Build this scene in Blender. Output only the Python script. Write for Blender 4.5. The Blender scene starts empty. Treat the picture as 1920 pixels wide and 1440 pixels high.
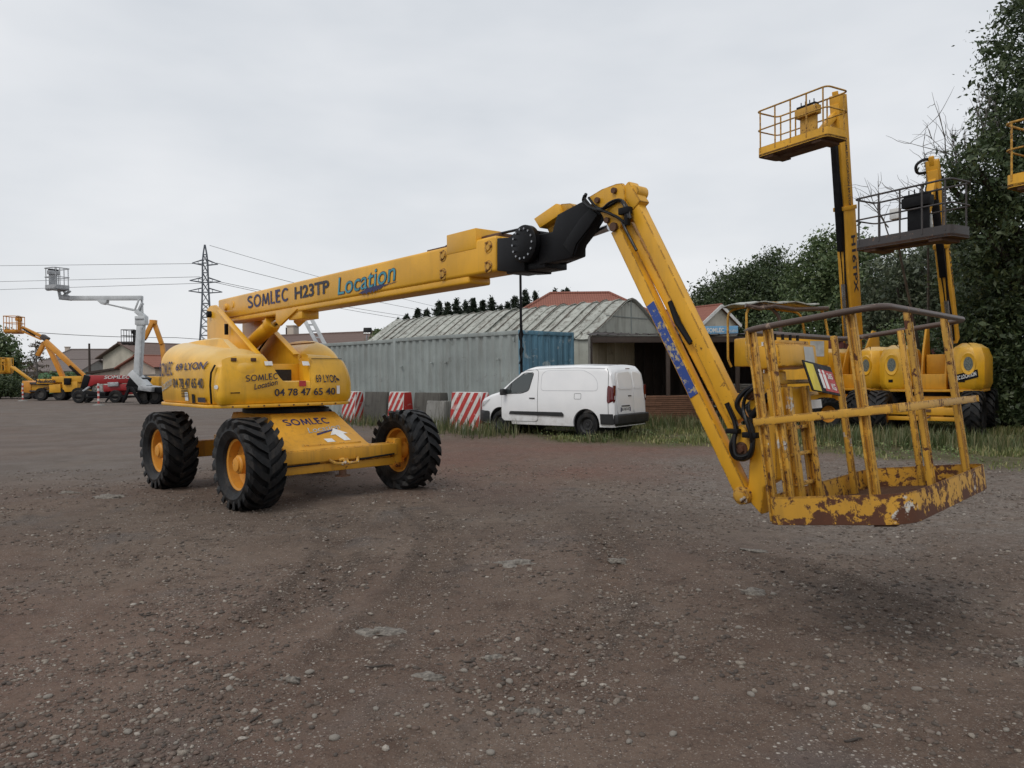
import bpy, bmesh, math, random
import numpy as np
from mathutils import Vector, Matrix
random.seed(7)
RNG = np.random.default_rng(7)
R = math.radians
scene = bpy.context.scene
COL = scene.collection

# ------------------------------------------------------------------ camera
CAM_H, FPX, HORIZON, ROLL = 1.6, 1430.0, 702.0, R(0.6)      # photo pixels (1920 x 1440)
_p = math.atan((720 - HORIZON) / FPX)
FWD = Vector((0, math.cos(_p), -math.sin(_p)))
_r0 = Vector((1, 0, 0)); _u0 = _r0.cross(FWD)
RIGHT = _r0 * math.cos(ROLL) - _u0 * math.sin(ROLL)
UP = _r0 * math.sin(ROLL) + _u0 * math.cos(ROLL)
CAMP = Vector((0, 0, CAM_H))
cam_data = bpy.data.cameras.new('camera'); cam = bpy.data.objects.new('camera', cam_data); COL.objects.link(cam)
cam_data.sensor_width = 36; cam_data.lens = 36 * FPX / 1920; cam_data.clip_end = 3000; cam_data.clip_start = 0.05
m3 = Matrix((RIGHT, UP, -FWD)).transposed()
cam.matrix_world = Matrix.Translation(CAMP) @ m3.to_4x4()
scene.camera = cam

# ------------------------------------------------------------------ sky and sun (overcast)
SUN_EL, SUN_AZ = R(52), R(215)          # azimuth from +Y clockwise: behind the camera, to its left
world = bpy.data.worlds.new('World'); scene.world = world; world.use_nodes = True
wn = world.node_tree; wn.nodes.clear()
wo = wn.nodes.new('ShaderNodeOutputWorld')
sky = wn.nodes.new('ShaderNodeTexSky'); sky.sky_type = 'NISHITA'; sky.sun_disc = False
sky.sun_elevation = SUN_EL; sky.sun_rotation = SUN_AZ; sky.dust_density = 4; sky.air_density = 1.2
b1 = wn.nodes.new('ShaderNodeBackground'); b1.inputs['Strength'].default_value = 0.10
wn.links.new(sky.outputs[0], b1.inputs[0])
tc = wn.nodes.new('ShaderNodeTexCoord')
mp = wn.nodes.new('ShaderNodeMapping'); mp.inputs['Scale'].default_value = (1.1, 1.1, 3.2); mp.inputs['Location'].default_value = (0.3, 0.1, 0.4)
wn.links.new(tc.outputs['Generated'], mp.inputs[0])
nz = wn.nodes.new('ShaderNodeTexNoise'); nz.inputs['Scale'].default_value = 1.3; nz.inputs['Detail'].default_value = 5; nz.inputs['Roughness'].default_value = 0.52
wn.links.new(mp.outputs[0], nz.inputs['Vector'])
cr = wn.nodes.new('ShaderNodeValToRGB'); cr.color_ramp.elements[0].position = 0.34; cr.color_ramp.elements[1].position = 0.66
cr.color_ramp.elements[0].color = (0.66, 0.70, 0.75, 1); cr.color_ramp.elements[1].color = (0.90, 0.915, 0.94, 1)
wn.links.new(nz.outputs[0], cr.inputs[0])
b2 = wn.nodes.new('ShaderNodeBackground'); b2.inputs['Strength'].default_value = 0.98
wn.links.new(cr.outputs[0], b2.inputs[0])
mx = wn.nodes.new('ShaderNodeMixShader'); mx.inputs[0].default_value = 0.90
wn.links.new(b1.outputs[0], mx.inputs[1]); wn.links.new(b2.outputs[0], mx.inputs[2]); wn.links.new(mx.outputs[0], wo.inputs[0])
sun_d = bpy.data.lights.new('sun', 'SUN'); sun_d.energy = 1.0; sun_d.angle = R(25); sun_d.color = (1, 0.96, 0.9)
sun = bpy.data.objects.new('sun', sun_d); COL.objects.link(sun)
sdir = Vector((math.sin(SUN_AZ) * math.cos(SUN_EL), math.cos(SUN_AZ) * math.cos(SUN_EL), math.sin(SUN_EL)))
sun.rotation_euler = sdir.to_track_quat('Z', 'Y').to_euler()
sun.location = sdir * 60
scene.view_settings.view_transform = 'Standard'; scene.view_settings.look = 'None'
scene.view_settings.gamma = 1; scene.view_settings.exposure = 0.0

# ------------------------------------------------------------------ pixel helpers (a pixel gives a direction; the depth comes from what it touches)
def ray(x, y): return RIGHT * ((x - 960) / FPX) - UP * ((y - 720) / FPX) + FWD
def G(x, y, z=0.0):
    d = ray(x, y); t = (z - CAM_H) / d.z; return CAMP + d * t
def D(x, y, dep):
    d = ray(x, y); return CAMP + d * (dep / d.y)

# ------------------------------------------------------------------ materials
MATS = {}
def _new(name):
    m = bpy.data.materials.new(name); m.use_nodes = True
    nt = m.node_tree; nt.nodes.clear()
    out = nt.nodes.new('ShaderNodeOutputMaterial'); b = nt.nodes.new('ShaderNodeBsdfPrincipled')
    nt.links.new(b.outputs[0], out.inputs[0]); MATS[name] = m
    return m, nt, b
def _n(nt, t, ins=None, **kw):
    n = nt.nodes.new(t)
    for k, v in kw.items(): setattr(n, k, v)
    for k, v in (ins or {}).items():
        if hasattr(v, 'is_linked') or hasattr(v, 'links'): nt.links.new(v, n.inputs[k])
        else: n.inputs[k].default_value = v
    return n
def c4(c): return (c[0], c[1], c[2], 1)
def noise(nt, vec, scale, detail=4, rough=0.55, dist=0.0):
    n = _n(nt, 'ShaderNodeTexNoise', {'Vector': vec, 'Scale': scale, 'Detail': detail, 'Roughness': rough, 'Distortion': dist})
    return n.outputs[0]
def ramp(nt, fac, p0, p1, a=0.0, b=1.0):
    n = _n(nt, 'ShaderNodeMapRange', {0: fac, 1: p0, 2: p1, 3: a, 4: b}, interpolation_type='SMOOTHSTEP'); return n.outputs[0]
def mixc(nt, fac, a, b, mode='MIX'):
    n = nt.nodes.new('ShaderNodeMix'); n.data_type = 'RGBA'; n.blend_type = mode
    for idx, v in ((0, fac), (6, a), (7, b)):
        if hasattr(v, 'links'): nt.links.new(v, n.inputs[idx])
        else: n.inputs[idx].default_value = v if idx == 0 else c4(v)
    return n.outputs[2]
def math_(nt, op, a, b=0.0, clamp=False):
    n = nt.nodes.new('ShaderNodeMath'); n.operation = op; n.use_clamp = clamp
    for i, v in ((0, a), (1, b)):
        if hasattr(v, 'links'): nt.links.new(v, n.inputs[i])
        else: n.inputs[i].default_value = v
    return n.outputs[0]
def objvec(nt, scale=None, rot=None):
    t = nt.nodes.new('ShaderNodeTexCoord')
    if scale is None: return t.outputs['Object']
    m = _n(nt, 'ShaderNodeMapping', {0: t.outputs['Object']}); m.inputs['Scale'].default_value = scale
    if rot: m.inputs['Rotation'].default_value = rot
    return m.outputs[0]
def bump(nt, b, h, strength=0.3, dist=0.01):
    n = _n(nt, 'ShaderNodeBump', {'Height': h, 'Strength': strength, 'Distance': dist}); nt.links.new(n.outputs[0], b.inputs['Normal'])
def plain(name, col, rough=0.6, metal=0.0, var=0.12, scale=6.0, dirt=0.0, dirtcol=(0.12, 0.10, 0.08), spec=0.5, bmp=0.0):
    m, nt, b = _new(name); v = objvec(nt)
    n = noise(nt, v, scale, 5)
    c = mixc(nt, ramp(nt, n, .3, .7), [k * (1 - var) for k in col], [min(1, k * (1 + var)) for k in col])
    if dirt > 0:
        s = noise(nt, objvec(nt, (7, 7, 0.9)), 1.6, 6, .65)
        c = mixc(nt, ramp(nt, s, .45, .8, 0, dirt), c, dirtcol)
    nt.links.new(c, b.inputs['Base Color'])
    b.inputs['Roughness'].default_value = rough; b.inputs['Metallic'].default_value = metal; b.inputs['Specular IOR Level'].default_value = spec
    n2 = noise(nt, v, scale * 5, 4)
    nt.links.new(ramp(nt, n2, .25, .75, max(0, rough - .1), min(1, rough + .1)), b.inputs['Roughness'])
    if bmp: bump(nt, b, noise(nt, v, scale * 8, 5), bmp, .01)
    return m
def paint(name, col, rough=0.42, rust=0.0, rscale=5.0, dirt=0.25, edge=0.0, white=0.0, fade=0.15, rustcol=(0.070, 0.027, 0.014), coat=0.0, low=None, dust=0.0, spec=.5):

    m, nt, b = _new(name); v = objvec(nt)
    n = noise(nt, v, 1.7, 5)
    c = mixc(nt, ramp(nt, n, .3, .7), [k * (1 - fade) for k in col], [min(1, k * (1 + fade * .6)) for k in col])
    s = noise(nt, objvec(nt, (9, 9, 0.7)), 1.5, 6, .62)
    c = mixc(nt, ramp(nt, s, .47, .85, 0, dirt), c, [col[0] * .33 + .02, col[1] * .36 + .02, col[2] * .3 + .03])
    sp = noise(nt, v, 42, 3, .6)
    c = mixc(nt, ramp(nt, sp, .66, .74, 0, .35 * min(1, dirt * 3)), c, (0.13, 0.08, 0.04))
    mask = None
    if rust > 0:
        r1 = math_(nt, 'ADD', math_(nt, 'MULTIPLY', noise(nt, v, rscale, 9, .72, .3), .72), math_(nt, 'MULTIPLY', noise(nt, v, rscale * .22, 4, .5), .28))
        if low: r1 = math_(nt, 'ADD', r1, ramp(nt, _n(nt, 'ShaderNodeSeparateXYZ', {0: v}).outputs[2], low[1], low[0], 0, low[2]))
        mask = ramp(nt, r1, .70 - .28 * rust, .72 - .28 * rust + .015)
    if edge > 0:
        bv = nt.nodes.new('ShaderNodeBevel'); bv.samples = 4; bv.inputs['Radius'].default_value = 0.02
        ge = nt.nodes.new('ShaderNodeNewGeometry')
        dt = _n(nt, 'ShaderNodeVectorMath', {0: bv.outputs[0], 1: ge.outputs['Normal']}, operation='DOT_PRODUCT')
        e = ramp(nt, dt.outputs['Value'], .985, .92)
        en = noise(nt, v, 13, 7, .7)
        e = math_(nt, 'MULTIPLY', e, ramp(nt, en, .60 - .2 * edge, .63 - .2 * edge))
        mask = e if mask is None else math_(nt, 'MAXIMUM', mask, e)
    if white > 0:
        w1 = noise(nt, v, 3.1, 7, .6, .4)
        c = mixc(nt, ramp(nt, w1, .72 - .2 * white, .735 - .2 * white), c, (0.55, 0.52, 0.46))
    if dust > 0:
        gn_ = nt.nodes.new('ShaderNodeNewGeometry'); nz_ = _n(nt, 'ShaderNodeSeparateXYZ', {0: gn_.outputs['Normal']}).outputs[2]
        c = mixc(nt, math_(nt, 'MULTIPLY', ramp(nt, nz_, .35, .95, 0, dust), ramp(nt, noise(nt, v, 2.5, 6, .6), .25, .6, .5, 1)), c, (0.70, 0.50, 0.20))
    b.inputs['Specular IOR Level'].default_value = spec
    rr = ramp(nt, noise(nt, v, 11, 4), .3, .7, rough - .1, rough + .15)
    if mask is not None:
        rc = mixc(nt, noise(nt, v, 23, 5, .7), rustcol, [rustcol[0] * 1.7, rustcol[1] * 1.6, rustcol[2] * 1.5])
        c = mixc(nt, mask, c, rc)
        rr = mixc(nt, mask, (rough, rough, rough), (.88, .88, .88))
        bump(nt, b, math_(nt, 'SUBTRACT', math_(nt, 'MULTIPLY', noise(nt, v, 60, 4), .15), mask), .35, .003)
    else:
        bump(nt, b, noise(nt, v, 4, 3), .05, .01)
    nt.links.new(c, b.inputs['Base Color']); nt.links.new(rr, b.inputs['Roughness'])
    b.inputs['Coat Weight'].default_value = coat; b.inputs['Coat Roughness'].default_value = .15
    return m

YEL = (0.75, 0.385, 0.018)
paint('yellow', YEL, rust=.10, rscale=7, dirt=.26, rough=.42, coat=.15)
paint('yellow_hood', (0.78, 0.415, 0.018), rust=.03, rscale=14, dirt=.36, rough=.42, fade=.2, coat=.15, dust=.75)
paint('yellow_worn', (0.73, 0.375, 0.02), rust=.30, rscale=8, dirt=.40, edge=.75, rough=.45)
paint('yellow_rusty', (0.58, 0.31, 0.035), rust=.50, rscale=19, dirt=.65, edge=.7, white=.35, rough=.5)
paint('toe_board', (0.60, 0.31, 0.03), rust=.67, rscale=15, dirt=.5, edge=1.0, white=.42, rough=.5, low=(-.155, -.07, .075))
paint('yellow_dirty', (0.64, 0.31, 0.022), rust=.32, rscale=8, dirt=.7, edge=.4, rough=.55)
paint('yellow_far', (0.66, 0.33, 0.02), rust=.2, rscale=4, dirt=.4, rough=.5)
paint('orange_far', (0.62, 0.26, 0.025), rust=.25, rscale=4, dirt=.4, rough=.5)
paint('yellow_rim', (0.62, 0.27, 0.03), rust=.35, rscale=6, dirt=.45, rough=.5)
paint('black_paint', (0.007, 0.007, 0.008), rust=.12, rscale=12, dirt=.2, rough=.45, rustcol=(.16, .15, .14), spec=.15)
plain('black', (0.008, 0.008, 0.009), .5, var=.3, spec=.15)
plain('hose', (0.007, 0.007, 0.008), .35, var=.3, spec=.3)
plain('rubber', (0.010, 0.0105, 0.0115), .55, var=.35, scale=9, dirt=.65, dirtcol=(.062, .051, .042), bmp=.15, spec=.25)
plain('steel', (0.30, 0.30, 0.31), .3, .9, var=.2)
plain('chrome', (0.55, 0.55, 0.56), .22, 1.0, var=.1)
paint('rail_brown', (0.085, 0.055, 0.042), rust=.45, rscale=9, dirt=.4, rough=.42, rustcol=(.20, .15, .12))
paint('rail_dark', (0.05, 0.043, 0.042), rust=.45, rscale=9, dirt=.4, rough=.5, rustcol=(.13, .09, .07))
paint('rust_floor', (0.11, 0.055, 0.03), rust=.6, rscale=9, dirt=.5, rough=.8)
plain('void_shade', (0.02, 0.018, 0.016), .8, var=.3)  # near-black that puts the shade of unlit interiors into the colour
plain('navy', (0.02, 0.022, 0.09), .5, var=.2)
plain('ink', (0.02, 0.018, 0.035), .5, var=.2)
plain('teal', (0.05, 0.28, 0.36), .5, var=.25)
plain('pale_ink', (0.33, 0.36, 0.36), .6, var=.3)
plain('white_sticker', (0.72, 0.72, 0.70), .5, var=.06, dirt=.3)
plain('grey_sticker', (0.42, 0.43, 0.42), .5, var=.15, dirt=.3)
plain('red_sticker', (0.42, 0.03, 0.03), .5, var=.15)
plain('yellow_sticker', (0.62, 0.50, 0.03), .5, var=.15)
paint('blue_tape', (0.022, 0.06, 0.26), rust=.60, rscale=34, dirt=.2, rough=.35, rustcol=(.30, .26, .17))

# ------------------------------------------------------------------ objects
def thing(name, label, cat, loc=(0, 0, 0), rotz=0.0, group=None):
    o = bpy.data.objects.new(name, None); COL.objects.link(o); o.empty_display_size = .3
    o.location = loc; o.rotation_euler = (0, 0, rotz); o['label'] = label; o['category'] = cat
    if group: o['group'] = group
    return o
def tag(o, label, cat, group=None):
    o['label'] = label; o['category'] = cat
    if group: o['group'] = group
    return o
def struct(o): o['kind'] = 'structure'; return o
def link(name, me, parent=None):
    o = bpy.data.objects.new(name, me); COL.objects.link(o)
    if parent is not None: o.parent = parent
    return o
def children_of(o): return [c for c in COL.objects if c.parent == o]
def dup(root, loc, rotz=0.0, scale=1.0, label=None, group=None):
    r = root.copy(); COL.objects.link(r); r.location = loc; r.rotation_euler = (0, 0, rotz); r.scale = (scale,) * 3
    if label: r['label'] = label
    if group: r['group'] = group
    for ch in list(root.children):
        c = ch.copy(); COL.objects.link(c); c.parent = r
        for g in list(ch.children):
            d = g.copy(); COL.objects.link(d); d.parent = c
    return r

class MB:
    def __init__(s, T=None): s.v = []; s.f = []; s.T = T
    def add(s, vs, fs):
        o = len(s.v)
        if s.T is not None: vs = [s.T @ Vector(p) for p in vs]
        s.v.extend([tuple(p) for p in vs]); s.f.extend([tuple(i + o for i in f) for f in fs]); return s
    def box(s, c, z, M=None):
        x, y, w = z[0] / 2, z[1] / 2, z[2] / 2
        vs = [Vector((a * x, b * y, d * w)) for d in (-1, 1) for b in (-1, 1) for a in (-1, 1)]
        if M is not None: vs = [M @ p for p in vs]
        vs = [p + Vector(c) for p in vs]
        return s.add(vs, [(0, 2, 3, 1), (4, 5, 7, 6), (0, 1, 5, 4), (2, 6, 7, 3), (0, 4, 6, 2), (1, 3, 7, 5)])
    def box2(s, a, b): return s.box([(p + q) / 2 for p, q in zip(a, b)], [abs(q - p) for p, q in zip(a, b)])
    def bar(s, p0, p1, w, h, up=(0, 0, 1)):
        p0, p1 = Vector(p0), Vector(p1); d = (p1 - p0).normalized(); up = Vector(up)
        x = d.cross(up)
        if x.length < 1e-4: x = d.cross(Vector((1, 0, 0)))
        x.normalize(); y = x.cross(d).normalized()
        vs = [p + x * (a * w / 2) + y * (b * h / 2) for p in (p0, p1) for a, b in ((-1, -1), (1, -1), (1, 1), (-1, 1))]
        return s.add(vs, [(3, 2, 1, 0), (4, 5, 6, 7), (0, 1, 5, 4), (1, 2, 6, 5), (2, 3, 7, 6), (3, 0, 4, 7)])
    def cyl(s, p0, p1, r0, r1=None, n=16):
        r1 = r0 if r1 is None else r1
        p0, p1 = Vector(p0), Vector(p1); d = (p1 - p0).normalized()
        x = d.orthogonal().normalized(); y = d.cross(x)
        vs = [p + (x * math.cos(2 * math.pi * k / n) + y * math.sin(2 * math.pi * k / n)) * r for p, r in ((p0, r0), (p1, r1)) for k in range(n)]
        return s.add(vs, [tuple(range(n - 1, -1, -1)), tuple(range(n, 2 * n))] + [(k, (k + 1) % n, n + (k + 1) % n, n + k) for k in range(n)])
    def tube(s, pts, r, n=8, closed=False):
        pts = [Vector(p) for p in pts]; N = len(pts); rs = r if isinstance(r, (list, tuple)) else [r] * N
        vs = []; x = None
        for i, p in enumerate(pts):
            a = pts[(i - 1) % N] if (closed or i > 0) else p; b = pts[(i + 1) % N] if (closed or i < N - 1) else p
            d = (b - a).normalized()
            if x is None: x = d.orthogonal().normalized()
            x = (x - d * x.dot(d)); x = x.normalized() if x.length > 1e-6 else d.orthogonal().normalized()
            y = d.cross(x)
            vs += [p + (x * math.cos(2 * math.pi * k / n) + y * math.sin(2 * math.pi * k / n)) * rs[i] for k in range(n)]
        fs = []
        for i in range(N if closed else N - 1):
            j = (i + 1) % N
            fs += [(i * n + k, i * n + (k + 1) % n, j * n + (k + 1) % n, j * n + k) for k in range(n)]
        if not closed: fs += [tuple(range(n - 1, -1, -1)), tuple(range((N - 1) * n, N * n))]
        return s.add(vs, fs)
    def prism(s, poly, o, ax, ay, az, t0, t1):
        o, ax, ay, az = Vector(o), Vector(ax), Vector(ay), Vector(az); n = len(poly)
        vs = [o + ax * a + ay * b + az * t for t in (t0, t1) for a, b in poly]
        return s.add(vs, [tuple(range(n - 1, -1, -1)), tuple(range(n, 2 * n))] + [(k, (k + 1) % n, n + (k + 1) % n, n + k) for k in range(n)])
    def lathe(s, prof, o, axis, n=32, caps=False):
        o, d = Vector(o), Vector(axis).normalized(); x = d.orthogonal().normalized(); y = d.cross(x); m = len(prof)
        vs = [o + d * h + (x * math.cos(2 * math.pi * k / n) + y * math.sin(2 * math.pi * k / n)) * r for k in range(n) for r, h in prof]
        fs = [(k * m + i, k * m + i + 1, ((k + 1) % n) * m + i + 1, ((k + 1) % n) * m + i) for k in range(n) for i in range(m - 1)]
        return s.add(vs, fs)
    def grid(s, rows, closed=False):
        h = len(rows); w = len(rows[0])
        vs = [p for r in rows for p in r]
        fs = [(i * w + j, i * w + (j + 1) % w, (i + 1) * w + (j + 1) % w, (i + 1) * w + j) for i in range(h - 1) for j in range(w if closed else w - 1)]
        return s.add(vs, fs)
    def mesh(s, name, mat, bevel=0.0, smooth=38, seg=2, solid=0.0, weld=False):
        me = bpy.data.meshes.new(name); me.from_pydata(s.v, [], s.f)
        bm = bmesh.new(); bm.from_mesh(me)
        if weld: bmesh.ops.remove_doubles(bm, verts=bm.verts, dist=1e-4)
        bmesh.ops.recalc_face_normals(bm, faces=bm.faces)
        if solid: bmesh.ops.solidify(bm, geom=list(bm.faces), thickness=solid)
        if bevel > 0:
            es = [e for e in bm.edges if len(e.link_faces) == 2 and e.calc_face_angle(0) > .5]
            bmesh.ops.bevel(bm, geom=es, offset=bevel, segments=seg, profile=.5, affect='EDGES', clamp_overlap=True)
        bm.to_mesh(me); bm.free()
        if smooth:
            me.shade_smooth(); me.set_sharp_from_angle(angle=R(smooth))
        for mm in (mat if isinstance(mat, (list, tuple)) else [mat]): me.materials.append(MATS[mm])
        return me
    def build(s, name, mat, parent=None, **kw): return link(name, s.mesh(name, mat, **kw), parent)

def rounded(pts, r, seg=5, closed=False):
    pts = [Vector(p) for p in pts]; out = []; N = len(pts)
    for i, p in enumerate(pts):
        if not closed and i in (0, N - 1): out.append(p); continue
        a, b = pts[(i - 1) % N], pts[(i + 1) % N]; rr = r[i] if isinstance(r, (list, tuple)) else r
        u, v = (a - p), (b - p); q = min(rr, u.length * .49, v.length * .49)
        p0, p1 = p + u.normalized() * q, p + v.normalized() * q
        for k in range(seg + 1):
            t = k / seg; out.append(p0 * (1 - t) ** 2 + p * 2 * t * (1 - t) + p1 * t * t)
    return out
def text_me(txt, size, mat, fn, bold=0.0, shear=0.0, align='LEFT', sx=1.0, sub=0, space=1.0):
    cu = bpy.data.curves.new('t', 'FONT'); cu.body = txt; cu.size = size; cu.shear = shear; cu.offset = bold; cu.align_x = align
    cu.resolution_u = 4; cu.fill_mode = 'FRONT'; cu.space_character = space
    ob = bpy.data.objects.new('t', cu); COL.objects.link(ob)
    dg = bpy.context.evaluated_depsgraph_get(); me = bpy.data.meshes.new_from_object(ob.evaluated_get(dg))
    bpy.data.objects.remove(ob); bpy.data.curves.remove(cu)
    bm = bmesh.new(); bm.from_mesh(me); bmesh.ops.triangulate(bm, faces=bm.faces)
    for _ in range(sub):
        es = [e for e in bm.edges if e.calc_length() > size * .12]
        if es: bmesh.ops.subdivide_edges(bm, edges=es, cuts=1); bmesh.ops.triangulate(bm, faces=bm.faces)
    for v in bm.verts: v.co = Vector(fn(v.co.x * sx, v.co.y))
    bm.to_mesh(me); bm.free(); me.materials.clear(); me.materials.append(MATS[mat]); return me
def lettering(txt, size, mat, fn, parent, **kw): return link('lettering', text_me(txt, size, mat, fn, **kw), parent)
def planar(o, ax, ay):
    o, ax, ay = Vector(o), Vector(ax).normalized(), Vector(ay).normalized()
    return lambda u, v: o + ax * u + ay * v
def boolean_cut(me, cutters):
    ob = bpy.data.objects.new('tmp', me); COL.objects.link(ob); tmp = []
    for c in cutters:
        co = bpy.data.objects.new('cut', c); COL.objects.link(co); tmp.append(co)
        md = ob.modifiers.new('b', 'BOOLEAN'); md.operation = 'DIFFERENCE'; md.object = co; md.solver = 'EXACT'
    dg = bpy.context.evaluated_depsgraph_get(); res = bpy.data.meshes.new_from_object(ob.evaluated_get(dg))
    for o in [ob] + tmp: bpy.data.objects.remove(o)
    return res
# ================================================================== GROUND
_tab = RNG.random((256, 256))
def vnoise(x, y):
    xi, yi = np.floor(x).astype(int), np.floor(y).astype(int); fx, fy = x - xi, y - yi
    fx = fx * fx * (3 - 2 * fx); fy = fy * fy * (3 - 2 * fy)
    a = _tab[xi & 255, yi & 255]; b = _tab[(xi + 1) & 255, yi & 255]; c = _tab[xi & 255, (yi + 1) & 255]; d = _tab[(xi + 1) & 255, (yi + 1) & 255]
    return (a * (1 - fx) + b * fx) * (1 - fy) + (c * (1 - fx) + d * fx) * fy - .5
def fbm(x, y, o=4, s=1.0):
    r = 0; a = 1.0
    for k in range(o): r = r + a * vnoise(x * s + 17.3 * k, y * s + 5.1 * k); s *= 2.03; a *= .5
    return r
GRASS_EDGE = np.array([(-14, 33), (-8, 29), (-5, 26.6), (-2.5, 24), (-.6, 21.4), (1.5, 17.6), (3.2, 15.8), (3.9, 15.0), (6.65, 13.3), (7.7, 12.2), (9.5, 11.0), (14, 7)])
def grass_depth(x, y):      # > 0 inside the grass
    return y - np.interp(x, GRASS_EDGE[:, 0], GRASS_EDGE[:, 1]) + fbm(x, y, 3, .7) * 2.0
def track(pts):
    return np.array([[*G(a, b)][:2] for a, b in pts])
TRACKS = [track([(600, 955), (640, 1000), (622, 1060), (560, 1120), (430, 1190), (230, 1260)]),
          track([(760, 935), (830, 985), (822, 1060), (770, 1130), (640, 1240), (480, 1340)]),
          track([(1100, 960), (1160, 1040), (1130, 1140), (1040, 1260), (960, 1400)]),
          track([(1240, 1010), (1480, 1070), (1700, 1150), (1920, 1240)])]
def track_field(x, y):
    best = np.full(x.shape, 9.0); along = np.zeros(x.shape); fade = np.zeros(x.shape)
    for t in TRACKS:
        # resample smoothly
        L = np.concatenate([[0], np.cumsum(np.hypot(*np.diff(t, axis=0).T))]); q = np.linspace(0, L[-1], 40)
        X = np.interp(q, L, t[:, 0]); Y = np.interp(q, L, t[:, 1])
        for k in range(39):
            ax, ay, bx, by = X[k], Y[k], X[k + 1], Y[k + 1]; dx, dy = bx - ax, by - ay; l2 = dx * dx + dy * dy + 1e-9
            u = np.clip(((x - ax) * dx + (y - ay) * dy) / l2, 0, 1); d = np.hypot(x - ax - u * dx, y - ay - u * dy)
            m = d < best; best = np.where(m, d, best); aq = q[k] + u * (l2 ** .5); along = np.where(m, aq, along); fade = np.where(m, np.clip(np.minimum(aq, L[-1] - aq) / 1.1, 0, 1), fade)
    return best, along, fade
def ground_h(x, y):
    x = np.asarray(x, float); y = np.asarray(y, float)
    near = np.clip(1.4 - np.hypot(x, y - 6) / 22, 0, 1)
    h = fbm(x, y, 4, .33) * .07 * near + fbm(x + 40, y, 3, 2.1) * .018 * near
    d, a, fd = track_field(x, y)
    m = np.exp(-(d / .17) ** 2) * fd
    h = h - m * .030 + np.exp(-((d - .27) / .08) ** 2) * .014 * fd + m * .010 * np.sign(np.sin(2 * math.pi * (a / .13 + d * 2.2)))
    # keep the ground flat where machines stand
    for cx, cy, r in ((-3.26, 11.0, 2.6),):
        k = np.clip((np.hypot(x - cx, y - cy) - r) / 1.0, 0, 1); h = h * (.25 + .75 * k)
    return h
def make_ground():
    def axis(lo, hi, fine, step, far):
        mid = np.arange(lo, hi + step / 2, step); out = [mid]
        g = 1.0; s = step; a = []; v = hi
        while v < far[1]: s *= 1.12; v += s; a.append(v)
        s = step; b = []; v = lo
        while v > far[0]: s *= 1.12; v -= s; b.append(v)
        return np.concatenate([np.array(b[::-1]), mid, np.array(a)])
    xs = axis(-6.5, 6.5, 0, .035, (-700, 700)); ys = axis(1.2, 12.5, 0, .035, (-40, 1200))
    X, Y = np.meshgrid(xs, ys); Z = ground_h(X, Y)
    n, mm = X.shape
    me = bpy.data.meshes.new('ground'); me.vertices.add(n * mm)
    me.vertices.foreach_set('co', np.stack([X, Y, Z], -1).ravel())
    idx = np.arange(n * mm).reshape(n, mm); q = np.stack([idx[:-1, :-1], idx[:-1, 1:], idx[1:, 1:], idx[1:, :-1]], -1).reshape(-1, 4)
    me.loops.add(q.size); me.loops.foreach_set('vertex_index', q.ravel().astype(np.int32)); me.polygons.add(len(q))
    me.polygons.foreach_set('loop_start', np.arange(0, q.size, 4, dtype=np.int32)); me.update(calc_edges=True); me.validate()
    me.shade_smooth()
    d, a, fd = track_field(X, Y)
    rut = np.clip(.75 * np.exp(-((d - .20) / .07) ** 2) + np.exp(-(d / .17) ** 2) * (.35 + .25 * np.sign(np.sin(2 * math.pi * (a / .13 + d * 2.2)))), 0, 1) * np.clip(.62 + 1.3 * fbm(X + 5, Y, 3, 1.2), .12, .85) * fd
    brick = np.clip(1.25 - np.hypot((X - 1.2) / 6.0, (Y - 15.0) / 5.0), 0, 1) * np.clip(.75 + fbm(X, Y, 4, .8), 0, 1)
    brick = np.maximum(brick, np.clip(.45 + .9 * fbm(X + 90, Y, 4, .22), 0, 1) * .35)
    asph = np.clip((Y - 12.5 - (X + 5) * 1.2 + fbm(X, Y, 4, .4) * 2.5) / 2.0, 0, 1) * np.clip((-3.5 - X) / 2, 0, 1) * 1.0
    asph = np.maximum(asph, np.clip((Y - 30) / 8, 0, 1) * np.clip((4 - X) / 3, 0, 1))
    gr = np.clip(grass_depth(X, Y) / 1.2, 0, 1) * np.clip((X + 9) / 3, 0, 1)
    pale = np.clip((X - .5 + fbm(X, Y, 3, .5) * 2) / 2.5, 0, 1) * np.clip((Y - 5.2 + fbm(X + 9, Y, 3, .6) * 2) / 1.5, 0, 1) * np.clip((16.5 - Y) / 3, 0, 1)
    for nm, arr in (('pale', pale), ('rut', rut), ('brick', brick), ('asphalt', asph), ('grassy', gr)):
        at = me.attributes.new(nm, 'FLOAT', 'POINT'); at.data.foreach_set('value', arr.ravel().astype(np.float32))
    m, nt, b = _new('ground_mat'); v = objvec(nt)
    at = lambda nme: _n(nt, 'ShaderNodeAttribute', attribute_name=nme).outputs['Fac']
    big = noise(nt, v, .55, 6, .6); med = noise(nt, v, 3.0, 6, .62, .3)
    c = mixc(nt, ramp(nt, big, .35, .65), (0.108, 0.078, 0.060), (0.170, 0.131, 0.103))
    c = mixc(nt, ramp(nt, med, .5, .72, 0, .75), c, (0.056, 0.038, 0.028))
    c = mixc(nt, ramp(nt, noise(nt, v, 1.1, 5, .6, .4), .52, .7, 0, .7), c, (0.098, 0.090, 0.086))
    br = mixc(nt, ramp(nt, noise(nt, v, 7, 8, .8), .3, .7), (0.095, 0.043, 0.031), (0.23, 0.118, 0.088))
    c = mixc(nt, math_(nt, 'MULTIPLY', at('brick'), .85, True), c, br)
    pl_ = mixc(nt, ramp(nt, noise(nt, v, 14, 9, .85), .35, .65), (0.075, 0.062, 0.053), (0.27, 0.235, 0.205))
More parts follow.
